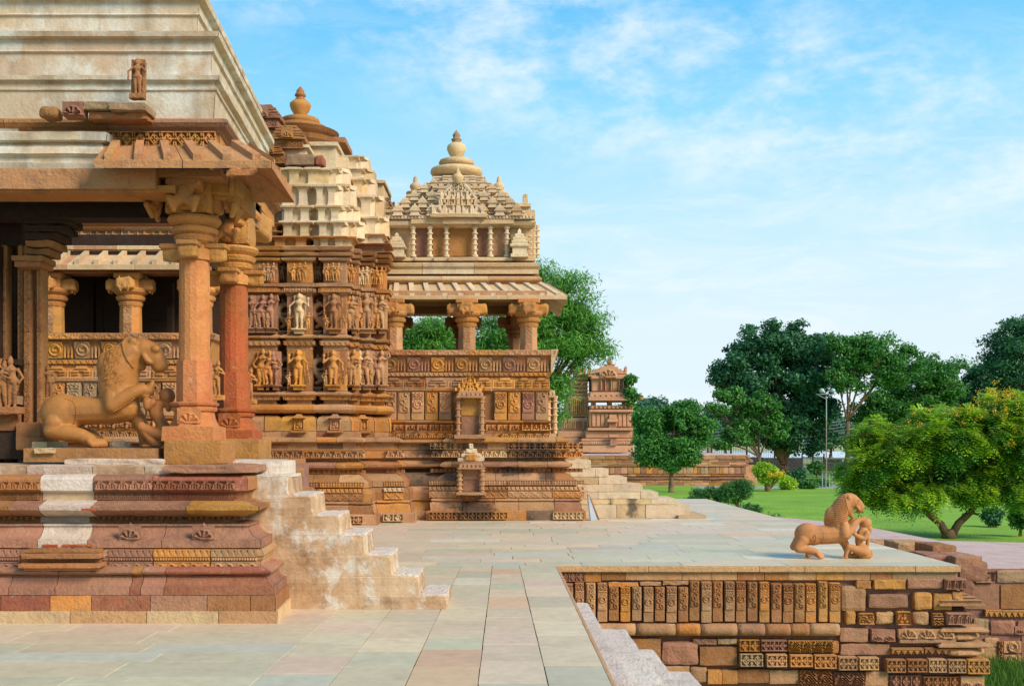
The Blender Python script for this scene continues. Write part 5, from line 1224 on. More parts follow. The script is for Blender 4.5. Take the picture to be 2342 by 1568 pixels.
# ---------------- balcony: leaning parapet, carved slabs, pillars, beam and ribbed eave; rows are heights of the pavilion at 26.3 m
ZR = lambda v: Z(v, 26.3)
def balcony(par, xL, xR, yF, side, slabs_m, pill, depth, skip=None, eL=None, eR=None, emats=None, dark=False):
    k = dict(amp=.012, seg=.2, back=.3)
    pth = [(xL, yF), (xR, yF), (xR, yF+side)]
    def c(lst, mats, L=.7, off=0, **kk):
        q = dict(k); q.update(kk)
        return course(par, pth, [(r, ZR(v)) for v, r in lst], L, MX(mats), **q)
    # rows upward from the base
    c([(1004, .02), (1000, -.03), (998, .04), (990, .04)], 'tan ochre brown'); c([(990, .04), (986, .02), (983, 0.02), (981, .1), (970, .1), (966, .0), (963, -.02), (960, .12)], 'ochre tan brown orange')
    c([(960, .16), (894, .14)], 'brown', 2.0)
    c([(896, .1), (892, .02), (889, .02), (887, .12), (862, .14), (860, .10)], 'ochre tan orange')
    c([(861, .14), (857, .10), (850, .10)], 'brown tan'); c([(850, .11), (812, .0)], 'brown mauve ochre brown', 1.1)
    c([(814, -.03), (812, -.06), (803, -.09), (800, -.05), (799, .1)], 'brown mauve tan brown', 1.1)
    def b(v0, v1, r, pat, tw, dp, nx, mats='ochre tan brown', tilt=0.):
        x = xL+.03; rr = random.Random(int(v0))
        while x < xR-.2:
            x2 = min(xR-.03, x+rr.uniform(.8, 1.2)); x2 = xR-.03 if xR-x2 < .4 else x2
            if not (skip and skip[0] < (x+x2)/2 < skip[1]):
                n = max(1, int(round((x2-x)/tw)))
                o = put('carved_band', relief(pat, round(x2-x-.01, 2), ZR(v0)-ZR(v1), dp, nx, None, n, name='carved_band'), random.choice(MX(mats)), par, (x, yF+r, ZR(v1)))
                if tilt: o.rotation_euler = (tilt, 0, 0)
            x = x2
    b(991, 1000, -.0, pt_lotus, .2, .07, 10); b(970, 984, .02, pt_god, .26, .08, 12); b(863, 888, .10, pt_dome, .52, .08, 22); b(851, 859, .09, pt_tri, .12, .03, 8); b(802, 812, -.085, pt_vine, .5, .025, 22)
    # upright carved slabs between grooves
    x = xL+.06; i = 0; w = .285
    n = int((xR-xL-.1)/.315); step = (xR-xL-.1)/n
    for i in range(n):
        x = xL+.05+i*step
        if skip and skip[0]-.16 < x+.14 < skip[1]+.05: continue
        m = random.choice(slabs_m); w = step-.03
        part('parapet_slab', *rough(x, x+w, yF+.055+(.02 if i % 2 else 0), yF+.3, ZR(960), ZR(895), 3, .08, .004), M[m], par)
        put('carved_panel', relief(pt_medal if i % 2 == 0 else pt_scroll, round(w-.05, 3), (ZR(898)-ZR(942)), .05, 16, None, 1), M[m], par, (x+.025, yF+.056+(.02 if i % 2 else 0), ZR(942)))
    # medallion panels and grooved strips on the leaning back
    tl = math.atan2(.10, ZR(813)-ZR(849)); n = int((xR-xL)/.56); step = (xR-xL-.06)/n
    for i in range(n):
        x = xL+.05+i*step; m = random.choice(['brown', 'mauve', 'ochre', 'tan'] if not dark else ['tan', 'ochre', 'yellow'])
        o = put('parapet_panel', relief(pt_medal, .31, ZR(815)-ZR(848), .05, 18, None, 1), M[m], par, (x, yF+.085, ZR(848))); o.rotation_euler = (tl, 0, 0)
        for q in range(3):
            xx = x+.345+q*(step-.33)/3.2
            part('parapet_rod', *lathe([(.022, 0), (.026, .03), (.018, .06), (.024, .17), (.018, .29), (.026, .32), (.022, ZR(815)-ZR(848))], 6, (xx, yF+.055, ZR(848))), M[m], par)
    # pillars
    for (pu, rear) in pill:
        y = yF+.33 if not rear else yF+depth
        s = .0105
        pr = [(.20, 0), (.19, ZR(728)-ZR(805))]
        mt = M['ochre' if not rear else 'brown'] if not dark else M['ochre']
        z0 = ZR(806)
        part('pillar_shaft', *lathe([(.21, 0), (.20, ZR(745)-z0)], 8, (pu, y, z0)), M['tan'] if not dark else M['ochre'], par)
        part('pillar_rings', *lathe([(.20, 0), (.23, .04), (.25, .10), (.22, .12), (.28, .16), (.30, .22), (.26, .25), (.34, .31), (.36, .36), (.33, .40)], 16, (pu, y, ZR(748))), mt, par)
        part('capital_block', *rough(pu-.23, pu+.23, y-.24, y+.24, ZR(712), ZR(684), 4, .1, .012), mt, par)
        part('abacus', *boxg(pu-.27, pu+.27, y-.28, y+.28, ZR(692), ZR(681), .02), mt, par)
        for dx, dy in ((-1, 0), (1, 0), (0, -1)):
            if dx < 0 and pu < xL+.5: continue
            part('bracket', *rough(pu+dx*.32-.17, pu+dx*.32+.17, y+dy*.3-.15, y+dy*.3+.15, ZR(716), ZR(692), 5, .45, .03, sc=6), mt, par)
            put('atlante_figure', ATL, mt, par, (pu+dx*.40, y+dy*.40, ZR(718)), rz={-1: -PI/2, 1: PI/2, 0: 0}[dx], scale=.72)
        if not rear:
            for kx, hh in ((ZR(800), .2), (ZR(778), .2), (ZR(758), .1)):
                put('shaft_carving', relief(pt_medal if kx == ZR(778) else pt_vine, .16, hh, .02, 12, None, 1), M['tan'], par, (pu-.08, y-.20, kx))
PX0, PX1 = X(872, 26.25), X(1262, 26.25)
ni = (X(1038, 26.1), X(1112, 26.1))
balcony(tm, PX0, PX1, 26.28, 4.0, ['tan', 'ochre', 'mauve', 'tan', 'ochre', 'buff'], [(X(901, 26.6), 0), (X(1068, 26.6), 0), (X(1209, 26.6), 0), (X(1180, 29.6), 1), (X(1060, 29.6), 1), (X(905, 29.6), 1)], 3.1, ni)
# flared parapet end on the corner
part('parapet_end', [(PX1-.02, 26.18, ZR(800)), (PX1+.16, 26.20, ZR(799)), (PX1+.16, 26.55, ZR(799)), (PX1-.02, 26.6, ZR(800)), (PX1-.02, 26.30, ZR(852)), (PX1+.0, 26.30, ZR(852)), (PX1+.0, 26.6, ZR(852)), (PX1-.02, 26.6, ZR(852)), (PX1+.14, 26.2, ZR(812))], [(0, 1, 2, 3), (0, 4, 5, 8, 1), (1, 8, 5, 6, 2), (4, 7, 6, 5)], M['buff'], tm)
part('side_parapet', *boxg(PX1-.25, PX1+.05, 26.5, 29.8, ZR(850), ZR(803), .02), M['buff'], tm)
# niche with small columns, canopy and lattice crest, standing on the parapet wall and another on the base
def niche(u, D, vb, vt, hw, mats, crest, name='wall_niche'):
    g = thing(name, None, None, P(u, vb, D)); g.parent = tm; g.location = g.location-tm.location
    s = D/F; x = X(u, D); z = lambda v: Z(v, D); H = vb-vt
    a, b_, c_ = mats
    part('niche_sill', *rough(x-hw*1.05*s, x+hw*1.05*s, D-.1, D+.3, z(vb), z(vb-H*.10), 4, .2, .008), a, g)
    part('niche_back', *boxg(x-hw*.62*s, x+hw*.62*s, D+.10, D+.3, z(vb-H*.10), z(vt), .01), c_, g)
    part('niche_upper', *boxg(x-hw*.62*s, x+hw*.62*s, D+.08, D+.3, z(vb-H*.55), z(vt), .01), b_, g)
    for sg in (-1, 1):
        pr = [(.055, 0)]; h = z(vt)-z(vb-H*.10)
        for k in range(5): t = h*(k+.6)/5.4; pr += [(.05, t-.03), (.075, t-.01), (.075, t+.015), (.05, t+.03)]
        pr += [(.08, h*.97), (.08, h)]
        part('niche_column', *lathe(pr, 10, (x+sg*hw*.80*s, D-.0, z(vb-H*.10))), a, g)
    eave(g, [(x-hw*.9*s, D+.14), (x-hw*.9*s+.001, D+.1), (x+hw*.9*s, D+.1), (x+hw*.9*s, D+.3)][1:3], z(vt-H*.10), z(vt-H*.0), .26, .04, .10, .035, .03, [a], 3)
    part('canopy_top', *boxg(x-hw*.75*s, x+hw*.75*s, D+.0, D+.3, z(vt-H*.0), z(vt-H*.14), .01), a, g)
    for w_, v0, v1 in crest:
        n = relief(pt_lace, 2*w_*s, z(v0)-z(v1), .07, 22, None, 1, name='crest'); put('crest', n, b_, g, (x-w_*s, D+.08, z(v1)))
    return g
niche(1075, 25.98, 1003, 906, 34, (M['tan'], M['yellow'], M['mauve']), [(34, 886, 893), (26, 876, 886), (18, 866, 876), (9, 855, 866)])
n2 = niche(1077, 25.55, 1131, 1068, 32, (M['tan'], M['mauve'], M['mauve']), [], 'base_niche')
for w_, v0, v1, m in ((30, 1046, 1055, 'cream'), (22, 1036, 1046, 'cream'), (13, 1026, 1036, 'cream'), (5, 1014, 1026, 'cream'), (13, 1038, 1053, 'yellow')):
    part('crest', *rough(X(1077-w_, 25.6), X(1077+w_, 25.6), 25.6 if m == 'cream' else 25.52, 25.75, Z(v1, 25.6), Z(v0, 25.6), 4, .5, .02), M[m], n2)
niche(1262, 27.4, 1000, 905, 9, (M['buff'], M['tan'], M['tan']), [], 'side_niche')

# beams, floor and ceiling of the pavilion
part('pavilion_floor', *boxg(PX0-.5, PX1-.1, 26.6, 30.3, .5, ZR(1000)+.9), M['brown'], tm)
part('ceiling_slab', *boxg(PX0-.2, PX1-.12, 27.0, 30.2, ZR(664), ZR(640)), M['brown'], tm)
for y in (26.45, 29.5): part('pavilion_beam', *boxg(PX0-.2, PX1-.1, y, y+.5, ZR(682), ZR(664)+.02, .015), M['tan'], tm)
for x in (PX0, X(1068, 26.6)-.2, PX1-.5): part('pavilion_beam', *boxg(x, x+.4, 26.96, 29.5, ZR(680), ZR(664)+.01), M['brown'], tm)
emat = [M['cream'], M['buff'], M['cream']]
eave(tm, [(X(888, 26.6), 26.95), (X(1246, 26.95), 26.95), (X(1246, 26.95), 30.2)], Z(648, 26.95), Z(673, 26.2), .52, .085, .34, .12, .06, emat, 1.25)
# torus and ledges above the eave, upper storey
up = lambda r: [(X(868, 27.0), 26.9+r), (X(1232, 26.9)-r, 26.9+r), (X(1232, 26.9)-r, 30.2)]
def uc(lst, mats='buff buff cream buff tan', L=1.4, **k):
    q = dict(amp=.006, seg=.2, back=.5); q.update(k)
    return course(tm, up(0), [(r, Z(v, 26.9)) for v, r in lst], L, MX(mats), **q)
uc([(650, .1), (645, .0), (641, -.08), (637, -.08), (632, -.02), (629, .12)], 'buff cream buff tan', smooth=False)
uc([(629, .2), (626, .2)], 'brown', 2)
uc([(626, .0), (618, 0), (616, .05), (612, .05), (609, -.02), (603, -.04), (600, .05), (598, .3)], 'buff cream cream')
for u0, u1 in ((1026, 1094), (992, 1130), (948, 1172), (888, 1224)):
    r = .0 if u1-u0 < 100 else .06 if u1-u0 < 150 else .12 if u1-u0 < 250 else .2
    bl(u0+3, u1-3, 600, 605, 26.95+r, 'buff', .5, 'storey_sill'); bl(u0, u1, 588, 596, 26.9+r, 'buff', .6, 'storey_sill'); bl(u0+4, u1-4, 595, 601, 27.0+r, 'tan', .5, 'storey_sill')
bl(880, 1222, 516, 592, 27.35, 'buff', 1.2, 'storey_wall', .02, .003)
for i, (a, c, m) in enumerate(((951, 979, 'mauve'), (989, 1016, 'ochre'), (1026, 1081, 'ochre'), (1091, 1117, 'mauve'), (1126, 1154, 'tan'), (1167, 1180, 'buff'))):
    part('storey_panel', *boxg(X(a, 27.3), X(c, 27.3), 27.30, 27.4, Z(586, 27.3), Z(520, 27.3), .01), M[m], tm)
for u in (945, 983.5, 1021, 1086, 1121.5, 1159):
    pr = []; H = Z(517, 27.15)-Z(588, 27.15)
    for k in range(6): t = H*(k+.3)/5.7; pr += [(.048, max(0, t-.05)), (.05, t-.02), (.075, t-.01), (.075, t+.02), (.05, t+.03)]
    pr += [(.085, H-.03), (.085, H)]
    part('colonnette', *lathe([(.08, 0), (.08, .04)]+pr, 12, (X(u, 27.15), 27.15, Z(588, 27.15))), M['cream'], tm)
for u in (1212, 1221, 1229):
    D = 27.4+(u-1212)*.09; H = Z(515, D)-Z(590, D); pr = [(.05, 0)]
    for k in range(5): t = H*(k+.6)/5.5; pr += [(.045, t-.03), (.07, t-.01), (.07, t+.02), (.045, t+.03)]
    part('colonnette', *lathe(pr+[(.06, H)], 10, (X(u, D), D, Z(590, D))), M['cream'], tm)
def bell(u, D, v0, v1, hw, mat, n=4):
    H = Z(v0, D)-Z(v1, D); w = hw*D/F
    pr = [(1, 0), (1, .10), (.8, .12), (.8, .34), (1.05, .36), (1.08, .42), (.85, .46), (.9, .50), (.92, .54), (.7, .58), (.74, .62), (.76, .66), (.5, .70), (.52, .74), (.5, .80), (.2, .84), (.22, .9), (.12, .97), (.02, 1)]
    part('bell_turret', *lathe([(a*w, t*H) for a, t in pr], n, (X(u, D), D, Z(v1, D))), M[mat] if isinstance(mat, str) else mat, tm)
bell(908, 27.1, 532, 590, 20, 'cream'); bell(1188, 27.1, 523, 590, 20, 'cream')
bl(868, 935, 516, 590, 27.45, 'buff', 1)
def c2(lst, mats='buff cream', L=1.0, **k):
    q = dict(amp=.008, seg=.12, back=.5); q.update(k)
    pth = [(X(870, 27), 27.05), (X(1226, 27.05), 27.05), (X(1226, 27.05), 30)]
    return course(tm, pth, [(r, Z(v, 27.05)) for v, r in lst], L, MX(mats), **q)
c2([(518, .15), (514, .03), (508, .0), (504, .02), (502, .1)]); c2([(503, .08), (500, .02), (496, .02), (493, .12), (491, .3)], 'cream buff')
for u0, u1 in ((1012, 1098), (984, 1130), (940, 1176)):
    bl(u0, u1, 498, 512, 26.95 if u1-u0 < 100 else 27.0, 'buff', .5, 'storey_cornice', .2)
put('rope_band', relief(pt_tongue, X(1220, 27)-X(880, 27), .07, .05, 6, None, 44), M['cream'], tm, (X(880, 27), 27.03, Z(500, 27)))
# pyramid roof: stacked tiers with rows of small bells
xc, yc = -1.02, 28.9
tz = [Z(492, 27.0), Z(474, 27.2), Z(457, 27.4), Z(440, 27.7), Z(427, 28.0), Z(415, 28.2), Z(403, 28.4)]
hw = [1.72, 1.56, 1.34, 1.10, .86, .70, .56]
for i in range(6):
    z0, z1 = tz[i], tz[i+1]; w = hw[i]; h = z1-z0
    for t0, t1, k in ((0, .22, 1.0), (.22, .30, .94), (.30, .52, 1.0), (.52, .62, .92), (.62, .9, .98), (.9, 1, .86)):
        for dx, dk in ((0, 1.), ):
            b = MB(); wk = w*k
            # redented square: a cross-shaped tier
            b.add(*boxg(xc-wk, xc+wk, yc-wk*.86, yc+wk*.86, z0+h*t0, z0+h*t1, .012)); 
            b.add(*boxg(xc-wk*.62, xc+wk*.62, yc-wk, yc+wk, z0+h*t0+.001, z0+h*t1-.001, .012))
            b.build('roof_tier', M[random.choice(['buff', 'cream', 'cream'])], tm)
    if i < 5:
        n = 8-i
        for q in range(n):
            xx = xc+(-1+2*(q+.5)/n)*w*.98; D = yc-w-.02; u = CX+xx*F/D
            if abs(xx-xc) < .35 and i < 3: continue
            v1_ = HZ-(z0-EYE)*F/D
            bell(u, D-.1, v1_-30+i*2.2, v1_, 12-i*.9, random.choice(['cream', 'cream', 'buff', 'cream']))
finial(1044, 28.9, [(50, 407), (56, 402), (60, 396), (58, 389), (42, 386), (36, 384), (24, 382), (20, 380)], 'buff', 40, 'roof_disc', tm)
finial(1044, 28.9, [(25, 383), (36, 380), (39, 374), (36, 368), (24, 364), (14, 362)], 'buff', 60, 'ribbed_disc', tm, 30, .10)
finial(1044, 28.9, [(10, 364), (12, 360), (18, 352), (22, 342), (21, 335), (15, 329), (9, 328)], 'buff', 28, 'pot_finial', tm)
finial(1044, 28.9, [(12, 329), (12, 327), (8, 325), (12, 321), (12, 319), (8, 317), (8, 313), (9, 309), (1, 298)], 'grey', 20, 'finial_tip', tm)
finial(1047, 26.9, [(7, 421), (9, 417), (14, 408), (13, 402), (8, 398), (5, 397), (7, 394), (4, 391), (1, 383)], 'buff', 20, 'pot_finial', tm)
for u, D in ((950, 28.4), (1141, 28.4)):
    finial(u, D, [(6, 438), (10, 434), (13, 428), (12, 423), (7, 419), (4, 418), (6, 414), (4, 412), (5, 409), (1, 402)], 'buff', 18, 'pot_finial', tm)
    finial(u, D, [(14, 448), (20, 445), (20, 440), (12, 437)], 'buff', 40, 'ribbed_disc', tm, 20, .1)
    bl(u-22, u+22, 448, 475, D, 'buff', .6)
# openwork gable in front of the roof
D = 26.95
for w_, v0, v1, m in ((60, 470, 490, 'cream'), (44, 456, 471, 'buff'), (40, 438, 457, 'cream'), (18, 418, 440, 'cream')):
    o = put('gable_lattice', relief(pt_lace, 2*w_*D/F, Z(v0, D)-Z(v1, D), .07, 44, None, 1, name='gable_lattice'), M[m], tm, (X(1048-w_, D), D, Z(v1, D)))

for s_ in (-1, 1):
    part('gable_scroll', *tube([(X(1048+s_*58, D), D, Z(487, D)), (X(1048+s_*50, D), D-.03, Z(474, D)), (X(1048+s_*38, D), D-.03, Z(470, D)), (X(1048+s_*40, D), D-.03, Z(455, D)), (X(1048+s_*30, D), D-.03, Z(440, D)), (X(1048+s_*14, D), D-.03, Z(424, D))], [.04, .05, .04, .045, .04, .05], 6), M['cream'], tm)
bl(984, 1114, 488, 496, 26.85, 'buff', .5, 'gable_base', .2)
# right parts of the roof, left link
bl(1196, 1207, 444, 466, 28.0, 'buff', .3, 'roof_post', .1); bl(1168, 1214, 464, 472, 27.8, 'buff', 2, 'roof_ledge'); bl(1172, 1212, 470, 494, 27.9, 'buff', 2); bl(1200, 1224, 480, 496, 27.6, 'buff', 2, 'roof_block', .1)
bl(858, 920, 484, 500, 27.7, 'cream', 1.5, 'roof_block'); bl(856, 912, 478, 486, 27.6, 'buff', 1.5, 'roof_ledge'); bl(872, 960, 490, 502, 27.5, 'buff', 1.5, 'roof_ledge')
for w_, v0, v1 in ((26, 470, 478), (18, 462, 470), (9, 453, 462)): put('crest', relief(pt_lace, 2*w_*27.7/F, Z(v0, 27.7)-Z(v1, 27.7), .06, 20, None, 1), M['grey'], tm, (X(885-w_, 27.7), 27.7, Z(v1, 27.7)))

# ---------------- the nearer balcony seen through the porch
nb = tm
balcony(nb, -11.5, -5.85, 22.3, 2.6, ['grey', 'ochre', 'tan', 'ochre', 'brown'], [(X(120, 22.6), 0), (X(298, 22.6), 0), (-6.15, 0)], 2.5, dark=True)
base_courses(nb, [(-11.5, 21.75), (-5.6, 21.75), (-5.6, 24.4)], 1.2)
part('balcony_floor', *boxg(-11.5, -5.95, 22.7, 25.2, .5, ZR(1000)+.8), M['brown'], nb)
part('balcony_back_wall', *boxg(-11.5, -5.95, 25.0, 25.4, ZR(1000), ZR(640)), M['dark'], nb)  # balcony's interior shade painted into back wall, ceiling and posts
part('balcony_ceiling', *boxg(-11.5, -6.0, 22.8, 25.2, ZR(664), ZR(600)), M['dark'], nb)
part('balcony_beam', *boxg(-11.5, -6.0, 22.4, 22.9, ZR(682), ZR(662), .02), M['brown'], nb)
for u in (205, 225, 385): part('dark_post', *boxg(X(u, 24), X(u, 24)+.12, 23.9, 24.05, ZR(800), ZR(680)), M['dark'], nb)
eave(nb, [(-11.5, 22.75), (-6.0, 22.75)], Z(583, 22.75), Z(604, 22.1), .60, .10, .38, .10, .10, [M['buff'], M['cream'], M['tan']], 1.4)
bpth = [(-11.5, 22.85), (-6.0, 22.85), (-6.0, 24.4)]
for lst, ms in (([(582, .05), (577, -.04), (572, -.1), (565, -.1), (560, 0)], 'tan buff mauve tan'), ([(558, .1), (527, .1)], 'mauve tan grey'), ([(527, .06), (520, .0), (512, .0), (505, .06)], 'ochre cream tan'), ([(505, .2), (470, .2)], 'tan buff')):
    course(nb, bpth, [(r, Z(v, 22.85)) for v, r in lst], 1.0, MX(ms), amp=.01, seg=.2, back=.6)
for k in range(10): put('frieze_panel', relief(pt_diamond, .30, Z(530, 22.95)-Z(555, 22.95), .04, 14, None, 1), random.choice(MX('mauve tan ochre buff')), nb, (-8.9+k*.33, 22.95, Z(555, 22.95)))
# ------------------------------------------------------------------ the two lion-and-kneeling-figure sculptures
def conv(pts, x0, yb, s): return [((p[0]-x0)*s, p[2]*s, (yb-p[1])*s, p[3]*s) for p in pts]
def sculpt(spec, x0, yb, s, voxel, name, smooth=4, n=12):
    pr = []
    for item in spec:
        if item[0] == 'c': pr += chain(conv(item[1], x0, yb, s), n)
        else:
            _, x, y, t, rx, ry, rt, *rot = item
            R = Matrix.Rotation(math.radians(rot[0]), 3, 'Y') if rot else None
            pr.append(ball(((x-x0)*s, t*s, (yb-y)*s), (rx*s, rt*s, ry*s), 3, R))
    return blob(pr, voxel, smooth, name)
def locks(me, x0, yb, s, rows, size, name):
    """small raised locks laid on the sculpture's surface from both sides"""
    bm = bmesh.new(); bm.from_mesh(me); bv = BVHTree.FromBMesh(bm); bm.free(); b = MB()
    for x, y, ang, ln, wd in rows:
        for sd in (-1, 1):
            o = Vector(((x-x0)*s, sd*5, (yb-y)*s)); h = bv.ray_cast(o, Vector((0, -sd, 0)))
            if h[0] is None: continue
            p, n = h[0], h[1]
            d = Vector((math.cos(ang), 0, math.sin(ang))); d = (d-n*d.dot(n)).normalized(); c = n.cross(d)
            R = Matrix((d, c, n)).transposed()
            v, f = ball((0, 0, 0), (ln*s, wd*s, wd*s*size), 1, R)
            b.add([(q[0]+p.x, q[1]+p.y, q[2]+p.z) for q in v], f)
    return b
# the big lion on the porch pedestal (survey coordinates of the big lion, base line 985)
S1 = .00131; X01, YB1 = 880, 985
big = [('e', 505, 695, 0, 196, 172, 150), ('c', [(480, 690, 0, 150), (620, 668, 0, 130), (760, 668, 0, 122), (900, 660, 0, 128), (1030, 640, 0, 126)]),
       ('c', [(990, 590, 0, 158), (968, 470, 0, 166), (975, 350, 0, 168), (1015, 250, 0, 156), (1085, 175, 0, 128)]), ('e', 905, 345, 0, 110, 190, 118, -14), ('e', 950, 560, 0, 120, 110, 120),
       ('e', 1150, 160, 0, 118, 106, 92), ('c', [(1180, 150, 0, 96), (1250, 170, 0, 88), (1300, 240, 0, 78), (1315, 285, 0, 68)]), ('e', 1345, 285, 0, 48, 52, 52), ('c', [(1150, 260, 0, 52), (1170, 300, 0, 36)]),
       ('e', 1306, 152, -74, 40, 32, 26), ('e', 1306, 152, 74, 40, 32, 26), ('e', 1122, 92, -92, 36, 34, 22), ('e', 1122, 92, 92, 36, 34, 22), ('c', [(1210, 205, -88, 16), (1235, 245, -84, 22), (1262, 268, -74, 16)]), ('c', [(1210, 205, 70, 18), (1235, 245, 72, 24), (1262, 268, 64, 16)]),
       ('c', [(470, 770, -78, 96), (440, 840, -95, 68), (560, 858, -100, 72), (690, 880, -100, 62), (760, 915, -100, 58), (800, 950, -105, 46)]), ('c', [(470, 770, 78, 96), (440, 840, 95, 68), (560, 858, 100, 72), (690, 880, 100, 62), (800, 950, 105, 46)]),
       ('c', [(960, 560, -100, 78), (965, 630, -125, 68), (1040, 580, -125, 62), (1130, 520, -110, 56), (1200, 490, -90, 50), (1250, 500, -80, 40)]),
       ('c', [(1258, 490, -80, 36), (1280, 450, -82, 26), (1284, 432, -82, 20)]), ('e', 1225, 545, -78, 38, 30, 34),
       ('c', [(1040, 660, 60, 90), (1120, 740, 70, 66), (1160, 850, 75, 54), (1170, 950, 75, 46)]), ('e', 1200, 962, 70, 60, 24, 44), ('c', [(960, 560, 90, 80), (1100, 540, 110, 58), (1200, 500, 90, 44)]),
       ('c', [(395, 760, 0, 30), (345, 820, 0, 18), (390, 830, -20, 14)])]
for i in range(4): big.append(('c', [(775+i*30, 930-abs(i-1.5)*3, -150+i*28, 26), (800+i*28, 955, -152+i*28, 24), (806+i*26, 968, -152+i*28, 18)]))
for t in (-1, 1):
    pass
woman = [('e', 1385, 545, 0, 68, 70, 56), ('e', 1330, 520, 0, 24, 14, 20), ('c', [(1395, 610, 0, 36), (1396, 655, 0, 27)]), ('e', 1410, 550, -46, 14, 22, 10),
         ('c', [(1352, 600, 0, 32), (1300, 625, 0, 52), (1290, 690, 0, 60), (1325, 760, 0, 48), (1375, 850, 0, 70), (1400, 880, 0, 76)]),
         ('c', [(1275, 600, -50, 36), (1235, 640, -64, 32), (1225, 590, -76, 26), (1232, 555, -80, 24)]), ('e', 1262, 655, -30, 34, 38, 26), ('e', 1262, 655, 30, 34, 38, 26),
         ('c', [(1390, 885, -40, 62), (1300, 860, -60, 50), (1195, 815, -66, 44), (1185, 800, -66, 40), (1235, 880, -68, 34), (1300, 955, -70, 28), (1340, 962, -72, 22)]),
         ('c', [(1390, 885, 40, 62), (1290, 900, 50, 44), (1200, 950, 50, 34), (1150, 965, 50, 22)]), ('c', [(1200, 968, -60, 16), (1330, 968, -66, 18)]),
         ('c', [(1280, 600, 50, 34), (1260, 650, 66, 28), (1235, 620, 70, 24)]), ('e', 1395, 905, 0, 84, 58, 80)]
LB = thing('lion_statue', 'large smooth brown lion statue with kneeling woman on pedestal between the porch pillars', 'statue', (X(243, 12.1), 12.15, Z(1024, 12.0)))
lm = sculpt(big, X01, YB1, S1*1.0, .014, 'lion_body', 2)
base = wl(LB); sh = (X(236, 12.1)-X(236-0, 12.1))
# base x: survey x 880 stands at u 236
put('lion_body', lm, M['lion'], LB, base)
wmesh = sculpt(woman, X01, YB1, S1, .011, 'kneeling_woman', 2)
put('kneeling_woman', wmesh, M['lion'], LB, base)
R3 = random.Random(3); rows = []
for k in range(150):
    a = R3.uniform(0, 1); bq = R3.uniform(0, 1)
    y = 130+330*a; x = 1055-60*a+40*(a*a)-(1-bq)*(190-60*(1-a)); rows.append((x+(30 if a > .7 else 0), y, math.radians(62-25*a+R3.uniform(-12, 12)), 30, 4.0))
b = locks(lm, X01, YB1, S1, rows, 1.5, 'mane')
put('mane_locks', mk('mane_locks', b.v, b.f, True), M['lion'], LB, base, kind='stuff')
def beads(me, pts, r, x0, yb, s, step=16):
    bm = bmesh.new(); bm.from_mesh(me); bv = BVHTree.FromBMesh(bm); bm.free(); b = MB()
    for (xa, ya), (xb, yb_) in zip(pts[:-1], pts[1:]):
        L = math.hypot(xb-xa, yb_-ya); k = max(1, int(L/step))
        for q in range(k):
            x = xa+(xb-xa)*q/k; y = ya+(yb_-ya)*q/k
            for sd in (-1, 1):
                h = bv.ray_cast(Vector(((x-x0)*s, sd*5, (yb-y)*s)), Vector((0, -sd, 0)))
                if h[0] is not None: b.add(*ball(h[0]+h[1]*r*s*.2, r*s, 1))
    return b
b = beads(lm, [(1050, 62), (1042, 110), (1062, 180), (1092, 250), (1130, 318)], 14, X01, YB1, S1, 15)
put('bead_collar', mk('bead_collar', b.v, b.f, True), M['lion'], LB, base)
b = beads(lm, [(905, 668), (930, 692), (970, 690), (1040, 650), (1110, 600), (1160, 560)], 8, X01, YB1, S1, 17)
for v, f in [] : pass
put('bead_chain', mk('bead_chain', b.v, b.f, True), M['lion'], LB, base)
b = beads(lm, [(560, 572), (620, 590), (658, 640), (662, 700), (640, 760), (620, 790)], 8, X01, YB1, S1, 17)
put('bead_chain', mk('bead_chain', b.v, b.f, True), M['lion'], LB, base)

# the smaller terracotta-coloured lion on the terrace (survey coordinates of the terrace lion, base line 1195)
S2 = .1477*17.25/F
X02, YB2 = 1170, 1192
small = [('e', 785, 818, 0, 198, 176, 160), ('e', 880, 835, 0, 135, 160, 150), ('c', [(760, 815, 0, 145), (950, 830, 0, 150), (1100, 828, 0, 150), (1260, 805, 0, 160), (1340, 790, 0, 140)]),
         ('e', 1225, 560, 0, 170, 190, 118, -30), ('c', [(1290, 720, 0, 150), (1250, 600, 0, 150), (1270, 470, 0, 140), (1350, 340, 0, 128), (1410, 290, 0, 112)]), ('e', 1120, 630, 0, 70, 60, 70),
         ('e', 1440, 305, 0, 130, 126, 98), ('c', [(1480, 290, 0, 98), (1560, 345, 0, 80), (1605, 395, 0, 70), (1612, 440, 0, 54), (1580, 470, 0, 38)]), ('c', [(1430, 400, 0, 70), (1450, 500, 0, 46), (1470, 540, 0, 34)]), ('e', 1560, 290, -74, 26, 24, 20), ('e', 1560, 290, 74, 26, 24, 20),
         ('e', 1400, 250, -104, 26, 34, 22), ('e', 1405, 245, 78, 26, 34, 18), ('c', [(1530, 385, -74, 16), (1560, 420, -70, 24), (1580, 450, -52, 16)]), 
         ('c', [(700, 900, -70, 100), (600, 1020, -95, 60), (620, 1040, -95, 62), (760, 1050, -100, 62), (880, 1080, -100, 56), (930, 1130, -100, 50)]), ('c', [(700, 900, 70, 100), (600, 1020, 95, 60), (760, 1060, 100, 60), (880, 1100, 100, 50), (820, 1160, 90, 40)]),
         ('c', [(1320, 700, -100, 86), (1330, 810, -125, 84), (1400, 760, -125, 66), (1480, 650, -105, 56), (1545, 600, -85, 46)]), ('c', [(1320, 700, 100, 86), (1400, 760, 125, 64), (1520, 610, 90, 44)]),
         ('c', [(1560, 600, -80, 46), (1620, 580, -78, 40), (1650, 555, -78, 26)]),
         ('c', [(1330, 880, 60, 96), (1380, 960, 60, 66), (1430, 1080, 55, 54), (1440, 1170, 55, 44)]), ('e', 1480, 1172, 50, 60, 20, 44)]
